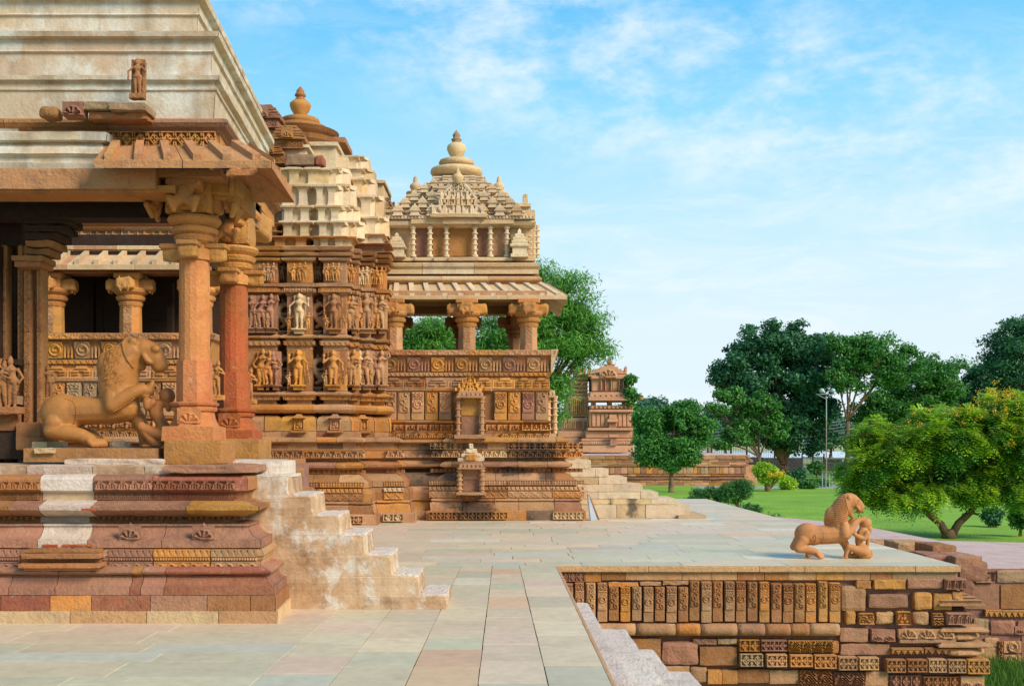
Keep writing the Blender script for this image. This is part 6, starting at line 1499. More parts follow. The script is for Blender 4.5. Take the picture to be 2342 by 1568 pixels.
for i in range(4): small.append(('c', [(900+i*24, 1110+i*5, -150+i*30, 32), (930+i*26, 1150+i*4, -150+i*30, 27), (945+i*26, 1172, -150+i*30, 19)]))
woman2 = [('e', 1695, 645, 0, 88, 88, 68), ('c', [(1745, 730, 0, 48), (1752, 775, 0, 34)]), ('e', 1620, 640, 0, 30, 40, 34), ('e', 1612, 700, 0, 22, 22, 20),
          ('c', [(1680, 720, 0, 44), (1650, 780, 0, 78), (1600, 850, 0, 74), (1585, 940, 0, 58), (1640, 1050, 0, 92), (1670, 1090, 0, 92)]), ('e', 1610, 800, -34, 54, 56, 34),
          ('c', [(1690, 800, -70, 48), (1640, 880, -90, 38), (1560, 860, -96, 36), (1470, 800, -96, 32), (1490, 760, -96, 30)]),
          ('c', [(1710, 810, 60, 44), (1750, 900, 80, 34), (1750, 960, 84, 30), (1735, 1030, 84, 26)]),
          ('c', [(1650, 1090, -50, 80), (1520, 1050, -70, 64), (1400, 1010, -80, 54), (1370, 1080, -80, 38), (1350, 1150, -80, 28)]), ('c', [(1280, 1182, -80, 14), (1370, 1172, -80, 26)]),
          ('c', [(1650, 1100, 50, 70), (1560, 1150, 60, 50), (1480, 1170, 60, 40)]), ('c', [(1640, 1160, -30, 44), (1740, 1150, -30, 40), (1765, 1120, -30, 36), (1772, 1090, -30, 24)]), ('e', 1640, 1130, 0, 90, 56, 80)]
L2 = thing('lion_statue', 'terracotta coloured lion statue with kneeling woman standing on the bare terrace edge', 'statue', (X(1910, 17.2), 17.25, .0))
sm_l = sculpt(small, X02, YB2, S2, .012, 'lion_body', 3); base2 = wl(L2)
b2 = Vector((X(1853.5+ (1170-575)*.0929+4, 17.25), 17.25, .0)); b2 = Vector((X(1903, 17.25), 17.25, 0))
put('lion_body', sm_l, M['lion2'], L2, b2)
put('kneeling_woman', sculpt(woman2, X02, YB2, S2, .010, 'kneeling_woman', 2), M['lion2'], L2, b2)
rows = []
for r in range(13):
    t = r/12; 
    xa, ya = 1335+65*t**1.5, 225+360*t; xb, yb_ = 1300-290*t**.8, 240+420*t
    L = math.hypot(xa-xb, ya-yb_); k = max(2, int(L/19))
    for q in range(k): rows.append((xb+(xa-xb)*(q+.5)/k, yb_+(ya-yb_)*(q+.5)/k+10*math.sin(q/k*3), math.radians(-68+18*t), 17, 7.0))
b = locks(sm_l, X02, YB2, S2, rows, 2.0, 'mane')
put('mane_curls', mk('mane_curls', b.v, b.f, True), M['lion2'], L2, b2, kind='stuff')
b = beads(sm_l, [(1345, 210), (1350, 300), (1362, 380), (1395, 450), (1410, 485)], 12, X02, YB2, S2, 18)
put('mane_edge', mk('mane_edge', b.v, b.f, True), M['lion2'], L2, b2)
def carve_on(me, strokes, r, x0, yb, s, name, mat, par, org):
    bm = bmesh.new(); bm.from_mesh(me); bv = BVHTree.FromBMesh(bm); bm.free(); b = MB()
    for st_ in strokes:
        pts = []
        for x, y in st_:
            h = bv.ray_cast(Vector(((x-x0)*s, -5, (yb-y)*s)), Vector((0, 1, 0)))
            if h[0] is not None: pts.append(h[0]+h[1]*r*s*.1)
        if len(pts) > 1: b.add(*tube(pts, [r*s]*len(pts), 6))
    if b.v: put(name, mk(name, b.v, b.f, True), mat, par, org)
carve_on(sm_l, [[(820, 915), (825, 860), (850, 810), (880, 830), (878, 880), (860, 920)], [(790, 900), (830, 900), (870, 870)], [(850, 830), (850, 900)], [(800, 880), (820, 920)]], 7, X02, YB2, S2, 'carved_sign', M['lion2'], L2, b2)
carve_on(sm_l, [[(960, 720), (990, 790), (995, 860), (970, 930), (930, 980), (870, 995)]], 6, X02, YB2, S2, 'haunch_line', M['lion2'], L2, b2)
carve_on(sm_l, [[(1260, 620), (1290, 630), (1310, 660), (1280, 660), (1260, 640)], [(1250, 770), (1255, 830), (1300, 850), (1350, 830)]], 9, X02, YB2, S2, 'shoulder_flower', M['lion2'], L2, b2)

# small statues and fragments that stand on the roof and ledges of the porch
def stand_fig(u, vb, h, D, kind, mat, label, name='figure_statue', slab=True, group=None):
    g = thing(name, label, 'statue', P(u, vb, D), group)
    s = h*D/F
    put('figure', FIG[kind], M[mat], g, P(u, vb, D), scale=(s*1.15, s, s))
    part('figure_base', *rough(X(u, D)-.2*s, X(u, D)+.2*s, D-.14*s, D+.12*s, Z(vb, D)-.12*s, Z(vb, D)+.01, 4, .25, .006), M[mat], g)
    if slab: part('back_slab', *rough(X(u, D)-.2*s, X(u, D)+.2*s, D+.03*s, D+.14*s, Z(vb, D), Z(vb, D)+s*1.0, 5, .4, .01), M[mat], g)
    return g
stand_fig(315, 218, 84, 11.35, 'c', 'brown', 'brown carved four armed deity statue standing on the dark ledge of the pale roof')
g = stand_fig(497, 905, 82, 12.9, 'b', 'ochre', 'ochre carved attendant figure between the two porch pillars', slab=False)
g = stand_fig(572, 915, 74, 14.4, 'b', 'orange', 'orange carved figure just right of the red stained pillar', slab=False)
g = stand_fig(112, 912, 78, 12.7, 'a', 'brown', 'dark carved figure standing behind the big lion by the door jamb', slab=False)
g = stand_fig(28, 932, 118, 12.4, 'a', 'brown', 'brown carved figure on the dark door jamb at the left edge', slab=False)
g = stand_fig(8, 935, 112, 12.4, 'b', 'brown', 'brown figure at the extreme left edge of the porch, cut by the frame', slab=False)
def frag(name, label, items, loc):
    g = thing(name, label, 'stone fragment', loc)
    for nm, geo, m in items: part(nm, *geo, M[m], g)
    return g
D = 11.3
frag('cornice_fragment', 'dark stepped cornice fragment lying on the roof ledge below the deity statue', [('upper_slab', rough(X(190, D), X(262, D), D, D+.3, Z(250, D), Z(232, D), 4, .2, .01), 'grey'), ('upper_slab', rough(X(252, D), X(336, D), D-.05, D+.3, Z(254, D), Z(237, D), 4, .2, .01), 'grey'), ('lower_slab', rough(X(196, D), X(330, D), D+.05, D+.3, Z(268, D), Z(252, D), 4, .3, .02), 'brown')], P(262, 268, D))
g = frag('palmette_fragment', 'mauve palmette carving standing on the roof ledge left of the cornice fragment', [('back_block', boxg(X(142, D), X(190, D), D+.03, D+.15, Z(266, D), Z(240, D), .01), 'mauve')], P(166, 266, D))
put('palmette', relief(pt_arch, 48*D/F, 32*D/F, .06, 26, None, 1), M['mauve'], g, (X(142, D), D+.02, Z(264, D)))
g = frag('rounded_fragment', 'small rounded grey stone fragment at the left end of the roof ledge', [('stone', rough(X(86, D), X(130, D), D, D+.2, Z(268, D), Z(240, D), 5, .8, .01), 'brown')], P(107, 268, D))
part('flat_fragment', *rough(X(95, 11.9), X(140, 11.9), 11.7, 12.0, Z(1036, 11.9), Z(1024, 11.9), 4, .2, .01), M['buff'], po)
part('small_white_stone', *rough(X(250, 12.4), X(285, 12.4), 12.4, 12.6, Z(1023, 12.4)-.01, Z(1008, 12.4), 4, .3, .01), M['cream'], po)
# ------------------------------------------------------------------ trees and shrubs
def leaves(cl, n, size, up=.4, seed=0, shape='quad', droop=0.):
    """cl: list of clumps (x, y, z, rx, ry, rz); n leaf blades spread through them"""
    g = np.random.default_rng(seed); cl = np.array(cl)
    vol = (cl[:, 3]*cl[:, 4]*cl[:, 5])**(2/3.); k = g.choice(len(cl), n, p=vol/vol.sum()); c = cl[k]
    d = g.normal(size=(n, 3)); d /= np.linalg.norm(d, axis=1, keepdims=True)
    r = g.random(n)**.45*(1+.28*np.minimum(np.abs(g.normal(size=n)), 1.3)**1.5); p = c[:, :3]+d*r[:, None]*c[:, 3:6]
    nr = d*.55+g.normal(size=(n, 3))*.6+np.array([0, 0, up]); nr /= np.linalg.norm(nr, axis=1, keepdims=True)
    a = np.cross(nr, g.normal(size=(n, 3))); a /= np.linalg.norm(a, axis=1, keepdims=True); b = np.cross(nr, a)
    if droop: a[:, 2] -= droop; a /= np.linalg.norm(a, axis=1, keepdims=True)
    s = size*(.6+.8*g.random(n))[:, None]
    if shape == 'quad': v = np.stack([p-a*s, p-b*s*.5, p+a*s, p+b*s*.5], 1)
    else: v = np.stack([p-a*s*1.2, p-b*s*.22, p+a*s*1.2, p+b*s*.22], 1)
    return v.reshape(-1, 3), np.arange(n*4).reshape(n, 4)
def leafmesh(name, v, f):
    me = bpy.data.meshes.new(name); n = len(f)
    me.vertices.add(len(v)); me.vertices.foreach_set('co', v.astype(np.float32).ravel())
    me.loops.add(n*4); me.loops.foreach_set('vertex_index', f.astype(np.int32).ravel())
    me.polygons.add(n); me.polygons.foreach_set('loop_start', np.arange(0, n*4, 4, dtype=np.int32)); me.polygons.foreach_set('loop_total', np.full(n, 4, np.int32))
    me.update(calc_edges=True); return me
def clumps(ells, per, size, seed, shell=.55):
    """scatter leaf clumps over big crown masses so that gaps and lumps show"""
    R = random.Random(seed); out = []
    for (x, y, z, rx, ry, rz) in ells:
        k = max(3, int(per*(rx*ry*rz)**(2/3)))
        for _ in range(k):
            d = Vector((R.gauss(0, 1), R.gauss(0, 1), R.gauss(0, 1))).normalized(); r = R.uniform(shell, 1.0)
            s = size*R.uniform(.35, 1.35); out.append((x+d.x*r*rx, y+d.y*r*ry, z+d.z*r*rz, s*1.2, s*1.2, s*.75))
    return out
def tree(name, label, u, vb, D, masses, mat, leafn, leafs, per=5, csize=1.0, trunk=.3, forks=3, seed=1, bark='bark', group=None, cat='tree', shape='quad', z0=None, dn=1., lean=0, up=.4, droop=0., extra=None, bmax=26, shell=.5, split=None):
    """masses: [(u, v, ru, rv)] crown masses as surveyed, D their distance"""
    z0 = LZ if z0 is None else z0
    base = Vector((X(u, D), D, z0)); g = thing(name, label, cat, base, group)
    R = random.Random(seed); ells = []
    for m in masses:
        mu, mv, ru, rv = m[:4]; dd = (m[4] if len(m) > 4 else 0); c = P(mu, mv, D+dd); s = (D+dd)/F
        ells.append((c.x, c.y, c.z, ru*s, min(ru, rv)*s*1.0*dn, rv*s))
    cl = clumps(ells, per, csize, seed, shell)
    v, f = leaves(cl, leafn, leafs, up, seed, shape, droop); c0 = v.mean(0)
    put('crown', leafmesh('crown', v-c0, f), M[mat] if isinstance(mat, str) else mat, g, c0)
    b = MB(); top = [Vector(e[:3]) for e in ells]; lo = min(e[2]-e[5] for e in ells); hz_ = z0+max(.25*(lo-z0), (lo-z0)*.75)
    fork = Vector((base.x+lean, D, hz_)); tr = MB(); k = 7
    tr.add(*tube([base.lerp(fork, i/k)+Vector((R.uniform(-1, 1), R.uniform(-1, 1), 0))*trunk*.25*(i > 0) for i in range(k+1)], [trunk*(1.5 if i == 0 else 1.08-.3*i/k) for i in range(k+1)], 10))
    tr.build('trunk', M[bark], g, True)
    # limbs to the crown masses, branches to the clumps
    for e in ells:
        c = Vector(e[:3]); mid = fork.lerp(c, .5)+Vector((0, 0, .12*(c-fork).length)); pts = []
        for i in range(7):
            t = i/6; q = fork.lerp(mid, t).lerp(mid.lerp(c, t), t); pts.append(q+Vector((R.uniform(-1, 1), R.uniform(-1, 1), R.uniform(-1, 1)))*trunk*.3*(0 < i < 6))
        b.add(*tube(pts, [trunk*(.45-.36*i/6) for i in range(7)], 7))
        near = [q for q in cl if abs(q[0]-e[0]) < e[3]*1.05 and abs(q[2]-e[2]) < e[5]*1.05]; R.shuffle(near)
        for q in near[:bmax//max(1, len(ells))+3]:
            s = pts[R.choice((3, 4, 5))]; t_ = Vector(q[:3]); b.add(*tube([s, s.lerp(t_, .5)+Vector((0, 0, .08*(t_-s).length)), t_], [trunk*.2, trunk*.13, trunk*.05], 5))
    b.build('branches', M[bark], g, True)
    return g, cl
T = tree
# behind the pavilion
T('spreading_tree', 'bright green feathery tree rising behind the balcony pavilion', 1200, 1050, 42, [(1285, 690, 60, 50), (1240, 640, 40, 25), (1295, 790, 70, 55), (1260, 880, 42, 50), (1276, 930, 22, 48), (1180, 760, 90, 60), (1130, 800, 60, 70), (1010, 780, 80, 50), (960, 790, 70, 60), (1060, 830, 80, 60), (1220, 740, 60, 70), (1335, 745, 42, 34), (1345, 800, 34, 30), (1290, 650, 36, 24), (1255, 700, 60, 50)], 'leaf', 90000, .085, 20, .5, .3, seed=2, shape='blade', droop=.4, shell=.2)
T('round_tree', 'dense round-crowned dark green small tree on the lawn before the far platform', 1535, 1124, 90, [(1535, 985, 78, 52), (1500, 1025, 54, 40), (1580, 1030, 44, 36), (1535, 1055, 60, 24), (1545, 938, 44, 20), (1490, 960, 34, 22), (1590, 975, 34, 26)], 'leafmid', 60000, .12, 10, .6, .22, seed=4, bark='barkpale')
# the big dark group
T('large_dark_tree', 'largest dark green tree, full crown reaching above all others', 1792, 1078, 130, [(1775, 790, 95, 65), (1700, 840, 70, 60), (1850, 830, 75, 75), (1780, 900, 130, 80), (1860, 950, 55, 90), (1720, 960, 60, 60), (1660, 860, 38, 36), (1790, 1000, 50, 50)], 'leafdark', 70000, .22, 5.0, .85, .7, seed=6, shell=.4)
T('broad_tree', 'lighter green lower tree in front of the largest dark tree', 1737, 1066, 120, [(1665, 905, 46, 26), (1730, 930, 60, 30), (1636, 945, 26, 30), (1700, 985, 66, 26), (1650, 1012, 36, 16), (1770, 970, 50, 30)], 'leafmid', 20000, .18, 7, .55, .25, seed=8, shell=.2, bark='bark')
T('tall_thin_tree', 'tall tree with several slim dark stems and a light crown', 1938, 1056, 125, [(1940, 790, 45, 42), (1990, 810, 60, 50), (2060, 830, 60, 45), (1950, 850, 40, 40), (2020, 860, 50, 30), (1915, 870, 26, 50)], 'leafmid', 26000, .17, 4.6, .8, .32, seed=9, shell=.3)
for i, (ua, va, ub, vb_) in enumerate(((1935, 1040, 1955, 880), (1930, 1035, 1908, 930), (1942, 1035, 2010, 900), (1950, 1030, 1990, 960))):
    pass
T('leaning_green_tree', 'mid green broad tree behind the slender stemmed tree', 2010, 1060, 135, [(2110, 900, 90, 70), (2060, 930, 90, 60), (2150, 860, 60, 55), (2010, 950, 60, 60), (2080, 980, 100, 40)], 'leafmid', 34000, .2, 3.8, .9, .5, seed=10)
T('background_tree', 'dark tree left of the tall right edge tree, filling the gap', 2220, 1060, 140, [(2200, 890, 70, 60), (2260, 880, 70, 60), (2160, 940, 80, 60), (2240, 950, 110, 60)], 'leafdark', 34000, .2, 3.8, .9, .6, seed=11)
T('edge_tree', 'tall dark tree cut by the right edge of the picture', 2340, 1060, 120, [(2320, 790, 60, 60), (2350, 860, 90, 80), (2300, 850, 45, 60), (2370, 760, 60, 50), (2330, 930, 90, 60)], 'leafdark', 34000, .17, 4.4, .9, .5, seed=12)
# far tree line
R4 = random.Random(9)
for i, (u, v, ru, rv, D, m) in enumerate(((1465, 945, 26, 24, 210, 'leaffar'), (1500, 950, 36, 30, 240, 'leaffar'), (1440, 965, 22, 34, 190, 'leafmid'), (1620, 960, 30, 34, 260, 'leaffar'), (1590, 975, 30, 26, 300, 'leaffar'), (1660, 975, 34, 26, 320, 'leaffar'), (1900, 985, 40, 30, 320, 'leaffar'), (1985, 980, 36, 28, 300, 'leaffar'), (2060, 985, 40, 26, 330, 'leaffar'))):
    T('distant_tree', ['pale green tree top just right of the far temple', 'hazy tree above the round tree to its left', 'green tree beside the far temple, lowest of three', 'hazy tree between round tree and big dark tree', 'hazy low tree behind the utility poles', 'hazy tree seen under the broad tree', 'hazy tree seen behind the floodlight pole', 'hazy tree seen between the slim stems', 'hazy tree low behind the yellow flowering tree'][i], u, 1030, D, [(u, v, ru, rv), (u-ru*.6, v+rv*.5, ru*.7, rv*.7), (u+ru*.6, v+rv*.4, ru*.7, rv*.7)], m, 9000, .0016*D, 300/D, .008*D, .3*D/200, seed=20+i, bmax=6)
T('climber_tree', 'narrow leafy sapling rising beside the far temple roof', 1446, 1010, 112, [(1446, 900, 9, 30), (1444, 870, 7, 20)], 'leafmid', 2600, .16, 18, .4, .12, seed=33, bmax=5)

# the near tree with yellow flowers at the right
YU, YD = 2170, 46
ym = [(2240, 985, 95, 50), (2150, 1000, 90, 48), (2300, 950, 70, 50), (2050, 1030, 75, 40), (2000, 1060, 55, 45), (1985, 1110, 55, 34), (2080, 1095, 80, 42), (2190, 1080, 90, 50), (2290, 1060, 80, 60), (2110, 1120, 50, 22), (2240, 1110, 60, 26), (1975, 1000, 28, 30), (2330, 1010, 50, 70), (2050, 1125, 40, 22), (2330, 1110, 40, 40), (1950, 1075, 30, 26), (2130, 960, 60, 30), (2000, 980, 40, 26)]
base = Vector((X(YU, YD), YD, LZ)); yt = thing('flowering_tree', 'spreading feathery tree with orange yellow blossoms and a forked black trunk on the lawn', 'tree', base)
R5 = random.Random(4); ells = []
for mu, mv, ru, rv in ym:
    c = P(mu, mv, YD+R5.uniform(-1, 1)); s = YD/F; ells.append((c.x, c.y, c.z, ru*s, ru*s*.9, rv*s))
# fern-like sprays: a rachis with paired leaflets, hanging outwards
def sprays(ells, n, seed, L=.52):
    g = np.random.default_rng(seed); E = np.array(ells); w = (E[:, 3]*E[:, 4]*E[:, 5])**(2/3); k = g.choice(len(E), n, p=w/w.sum()); c = E[k]
    d = g.normal(size=(n, 3)); d /= np.linalg.norm(d, axis=1, keepdims=True)
    # sprays gather on twigs: snap directions to a limited set
    tw = g.normal(size=(len(E)*26, 3)); tw /= np.linalg.norm(tw, axis=1, keepdims=True)
    ti = k*26+g.integers(0, 26, n); d = tw[ti]; rad = .55+.45*g.random(len(tw)); p = c[:, :3]+d*rad[ti][:, None]*c[:, 3:6]+g.normal(size=(n, 3))*.13
    ax = d*.7+g.normal(size=(n, 3))*.55; ax[:, 2] = ax[:, 2]*.4-.12; ax /= np.linalg.norm(ax, axis=1, keepdims=True)
    sd = np.cross(ax, np.array([0, 0, 1.])); sd /= np.linalg.norm(sd, axis=1, keepdims=True); nm = np.cross(sd, ax)
    vs = []; m = 5; ln = L*(.7+.6*g.random(n))
    for j in range(m):
        t = (j+.5)/m; q = p+ax*(ln*t)[:, None]-np.array([0, 0, 1.])*(.35*ln*t*t)[:, None]
        wj = ln*.36*math.sin(PI*(t*.8+.15))
        for s in (-1, 1):
            tip = q+(sd*s+ax*.45)*wj[:, None]-np.array([0, 0, .12])*wj[:, None]; h = ax*(ln*.07)[:, None]
            vs.append(np.stack([q-h, (q+tip)/2-h*1.1+nm*.004, tip, (q+tip)/2+h*1.1], 1))
    v = np.stack(vs, 1).reshape(-1, 3); return v, np.arange(len(v)).reshape(-1, 4)
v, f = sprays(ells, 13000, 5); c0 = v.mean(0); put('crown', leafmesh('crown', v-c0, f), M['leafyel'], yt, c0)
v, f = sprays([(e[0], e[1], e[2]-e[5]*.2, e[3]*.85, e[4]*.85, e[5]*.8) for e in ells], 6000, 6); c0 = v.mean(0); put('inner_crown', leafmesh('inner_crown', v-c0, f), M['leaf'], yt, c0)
fl = []
for mu, mv, n in ((2290, 905, 60), (2320, 930, 60), (2250, 930, 36), (2180, 950, 22), (2335, 1000, 34), (2220, 960, 20), (2090, 975, 8), (2050, 985, 6), (2300, 970, 16), (2040, 1040, 3), (2210, 1000, 8)):
    for _ in range(n//2+1):
        q = P(mu+R5.gauss(0, 26), mv+R5.gauss(0, 14), YD-R5.uniform(.6, 1.9)); fl.append((q.x, q.y, q.z, .10, .10, .14))
v, f = leaves(fl, 1900, .036, .5, 3); c0 = v.mean(0); put('blossoms', leafmesh('blossoms', v-c0, f), M['flower'], yt, c0)
b = MB(); b.add(*tube([base, base+Vector((0, 0, .2)), base+Vector((0, 0, .38))], [.34, .27, .22], 10)); b.build('trunk', M['bark'], yt, True)
q = lambda u, v: P(u, v, YD)
for k, (pts, r0) in enumerate((([(2168, 1228), (2152, 1198), (2120, 1172), (2088, 1152), (2050, 1120), (2020, 1090)], .18), ([(2174, 1228), (2192, 1196), (2220, 1170), (2240, 1145), (2262, 1110), (2290, 1060)], .18), ([(2120, 1172), (2110, 1130), (2130, 1070), (2150, 1020)], .13), ([(2240, 1145), (2290, 1120), (2330, 1100)], .12), ([(2220, 1170), (2236, 1176), (2240, 1172)], .07), ([(2240, 1145), (2220, 1080), (2240, 1000)], .11), ([(2050, 1120), (2000, 1110), (1970, 1100)], .07))):
    pp = [q(*p) for p in pts]; n = len(pp); part('limb', *tube(pp, [r0*(1-.62*i/(n-1)) for i in range(n)], 8), M['bark'], yt, True)
b = MB()
for e in ells:
    for _ in range(7):
        d = Vector((R5.gauss(0, 1), R5.gauss(0, 1), abs(R5.gauss(0, 1)))).normalized(); c = Vector(e[:3]); t_ = c+Vector((d.x*e[3], d.y*e[4], d.z*e[5]))*.9
        b.add(*tube([c-Vector((0, 0, e[5]*.7)), c.lerp(t_, .4), t_], [.05, .03, .012], 5))
b.build('twigs', M['bark'], yt, True)
for u, v, n in ((2030, 1150, 30), (1985, 1140, 26), (2080, 1150, 40)):
    c = P(u, v, YD-.8); vv, ff = sprays([(c.x, c.y, c.z, .35, .35, .22)], n, u); part('hanging_spray', vv, ff.tolist(), M['leafmid'], yt)

# shrubs and small planting on the lawn
def shrub(name, label, u, vb, D, masses, mat, n, ls, group=None, stems=True, shape='quad', up=.4, z0=None):
    z0 = LZ if z0 is None else z0
    base = Vector((X(u, D), D, z0)); g = thing(name, label, 'shrub', base, group); R = random.Random(u); s = D/F
    ells = [(P(a, c, D).x, D+R.uniform(-.3, .3), P(a, c, D).z, ra*s, min(ra, rb)*s, rb*s) for a, c, ra, rb in masses]
    cl = clumps(ells, 40/max(.4, (ells[0][3])), ls*3, u, .35); v, f = leaves(cl, n, ls, up, u, shape); c0 = v.mean(0)
    put('foliage', leafmesh('foliage', v-c0, f), M[mat], g, c0)
    b = MB()
    for e in ells:
        for _ in range(4): b.add(*tube([base+Vector((R.uniform(-.1, .1), 0, 0)), Vector(e[:3])+Vector((R.uniform(-.4, .4)*e[3], 0, 0))], [.03, .012], 5))
    b.build('stems', M['bark'], g)
    return g
shrub('feathery_shrub', 'large feathery light green shrub right of a pair at the terrace edge', 1688, 1158, 66, [(1688, 1125, 34, 26), (1670, 1130, 28, 22), (1700, 1115, 20, 16)], 'leafshrub', 9000, .09, shape='blade', up=.8)
shrub('feathery_shrub', 'lower feathery shrub left of a pair at the terrace edge', 1620, 1150, 68, [(1620, 1132, 36, 18), (1590, 1140, 24, 12), (1650, 1135, 18, 16)], 'leafshrub', 7000, .09, shape='blade', up=.8)
shrub('low_sprig', 'small leafy sprig growing over the terrace edge', 1722, 1170, 58, [(1722, 1162, 22, 8), (1706, 1160, 10, 7)], 'leafshrub', 900, .09, shape='blade', up=.8)
shrub('low_sprig', 'tiny sprig at the terrace edge left of the terrace lion', 1762, 1188, 48, [(1764, 1182, 9, 4)], 'leafshrub', 160, .08, shape='blade', up=.8)
g = shrub('flowering_shrub', 'rounded light green bush with orange flowers and a twisted pale trunk', 1756, 1124, 92, [(1752, 1075, 22, 18), (1772, 1085, 20, 14), (1745, 1090, 14, 12), (1785, 1090, 12, 9)], 'leafyel', 7000, .10)
part('trunk', *tube([(X(1756, 92), 92, LZ), (X(1754, 92), 92, LZ+.6), (X(1748, 92), 92, LZ+1.2)], [.28, .2, .12], 8), M['barkpale'], g, True)
part('trunk', *tube([(X(1757, 92), 92, LZ+.2), (X(1764, 92), 92, LZ+.8), (X(1772, 92), 92, LZ+1.3)], [.2, .16, .1], 8), M['barkpale'], g, True)
q_ = P(1785, 1082, 91); v, f = leaves([(q_.x, q_.y, q_.z, .5, .3, .3), (q_.x-.8, q_.y, q_.z-.1, .4, .3, .2)], 260, .07, .4, 4); part('blossoms', v, f.tolist(), M['flower'], g)
for i, (u, vb, D, ru, rv, m, lab) in enumerate(((1820, 1100, 112, 21, 13, 'leafdark', 'clipped dark green bush below the dark trees, largest of the small bushes'), (1868, 1080, 130, 14, 11, 'leafmid', 'small round bush in front of the iron gate'), (1803, 1118, 95, 10, 12, 'leafyel', 'small yellow green bush right of the flowering shrub'), (1833, 1113, 100, 8, 7, 'leafdark', 'tiny dark bush, first of the row on the lawn'), (1845, 1116, 97, 8, 7, 'leafshrub', 'tiny pale bush, second of the row on the lawn'), (1860, 1112, 100, 7, 6, 'leafmid', 'tiny bush, third of the row on the lawn'), (1880, 1110, 102, 8, 5, 'leafshrub', 'tiny bush, last of the row near the white bench'), (1928, 1095, 120, 7, 13, 'leafshrub', 'thin upright bush right of the lamp pole'), (1960, 1108, 104, 16, 8, 'leafshrub', 'low pale bush beside the yellow flowering tree'), (2275, 1200, 52, 18, 22, 'leafdark', 'dark clipped bush under the flowering tree at right'), (2332, 1212, 47, 22, 26, 'leafmid', 'green bush at the right edge of the lawn'))):
    D = min(D, 3.96*F/(vb-HZ)+.5)
    shrub('small_bush', lab, u, vb, D, [(u, vb-rv, ru, rv)], m, 2600, .0011*D+.02, group='small bushes on the lawn')
# grass tufts in the pit corner and blades on the lawn edge
def tufts(name, pts, h, mat):
    v = []; f = []
    for x, y, z in pts:
        a = random.uniform(0, PI); w = .012; l = h*random.uniform(.5, 1.2); dx, dy = math.cos(a)*w, math.sin(a)*w; lx, ly = random.uniform(-.4, .4)*l, random.uniform(-.4, .4)*l
        k = len(v); v += [(x-dx, y-dy, z), (x+dx, y+dy, z), (x+lx, y+ly, z+l)]; f.append((k, k+1, k+2))
    o = part(name, v, f, mat); o['kind'] = 'stuff'; return o
tufts('pit_grass', [(random.uniform(6.9, 9.8), random.uniform(15.2, 19.5), -2.14) for _ in range(9000)], .22, M['grass'])
tufts('lawn_grass', [(random.uniform(5, 22), random.uniform(36, 70) if random.random() < .6 else random.uniform(25, 40), LZ) for _ in range(9000)], .045, M['grass'])
# ------------------------------------------------------------------ far temple on its platform
FT = thing('far_temple', 'small distant pink temple with open balcony and pot finial on the stone platform', 'temple', P(1395, 1030, 112))
DT = 112; m_ = ['farstone']
def fb(u0, u1, v0, v1, dd=0., dep=6, mat='farstone', name='temple_block'):
    D = DT+dd; return part(name, *boxg(X(u0, D), X(u1, D), D, D+dep, Z(v1, D), Z(v0, D), .04), M[mat], FT)
for u0, u1, v0, v1, dd, dep in ((1322, 1449, 1019, 1034, -1.5, 12), (1326, 1449, 1010, 1018, -1.2, 12), (1330, 1448, 1002, 1009, -.9, 12), (1340, 1446, 985, 1001, -.5, 12), (1344, 1447, 978, 984, -.9, 12), (1348, 1446, 941, 977, 0, 4), (1348, 1448, 936, 942, -.5, 4.6), (1350, 1448, 926, 935, .1, 4), (1346, 1450, 912, 916, -.5, 5), (1352, 1443, 908, 913, .3, 4),
                                (1350, 1442, 896, 906, 0, 5), (1354, 1440, 866, 894, .6, 4), (1352, 1442, 860, 866, .2, 5), (1346, 1436, 856, 861, .5, 4.4), (1344, 1434, 851, 855, .6, 4.4), (1350, 1430, 847, 852, .9, 4), (1362, 1422, 843, 848, 1.2, 3.4), (1374, 1414, 838, 844, 1.5, 2.8), (1384, 1406, 834, 839, 1.8, 2), (1345, 1351, 840, 862, .8, .6), (1428, 1434, 840, 862, .8, .6)): fb(u0, u1, v0, v1, dd, dep)
for k in range(26): fb(1326+k*4.9-3, 1326+k*4.9+1.2, 1011, 1016, -1.4, .3, name='base_block')
for k in range(9): fb(1354+k*10, 1354+k*10+8, 945, 975, -.15, .2, name='wall_slab')
for k in range(10): fb(1352+k*9.6, 1352+k*9.6+5, 928, 934, -.12, .3, name='parapet_slab')
for u in (1358, 1395, 1430):
    fb(u-5, u+5, 906, 942, .6, 1, name='pillar_shaft'); fb(u-9, u+9, 906, 916, .2, 1.6, name='pillar_capital')
for i, (a, c, m) in enumerate(((1376, 1384, 'red'), (1386, 1396, 'mauve'), (1400, 1414, 'tan'), (1417, 1424, 'mauve'), (1427, 1434, 'red'))): fb(a, c, 870, 890, .5, .3, m, 'storey_panel')
for u in (1375, 1385, 1398, 1416, 1426, 1436): fb(u-1.2, u+1.2, 868, 892, .3, .4, name='colonnette')
pe = [(X(1345, DT), DT+1), (X(1440, DT+1), DT+1), (X(1440, DT+1), DT+5)]
eave(FT, pe, Z(897, DT), Z(907, DT-.5), 1.3, .25, .45, .16, .15, [M['farstone']], 2)
fb(1392, 1410, 965, 986, -.4, .5, 'mauve', 'niche'); fb(1389, 1413, 958, 965, -.7, .8, 'farstone', 'niche_canopy'); fb(1393, 1409, 948, 958, -.5, .6, 'farstone', 'niche_crest'); fb(1395, 1412, 1000, 1018, -1.8, .5, 'mauve', 'niche'); fb(1393, 1414, 994, 1000, -2, .8, 'farstone', 'niche_canopy')
put('gable_ornament', relief(pt_arch, 40*DT/F, 22*DT/F, .4, 20, None, 1), M['farstone'], FT, (X(1372, DT), DT+.3, Z(862, DT)))
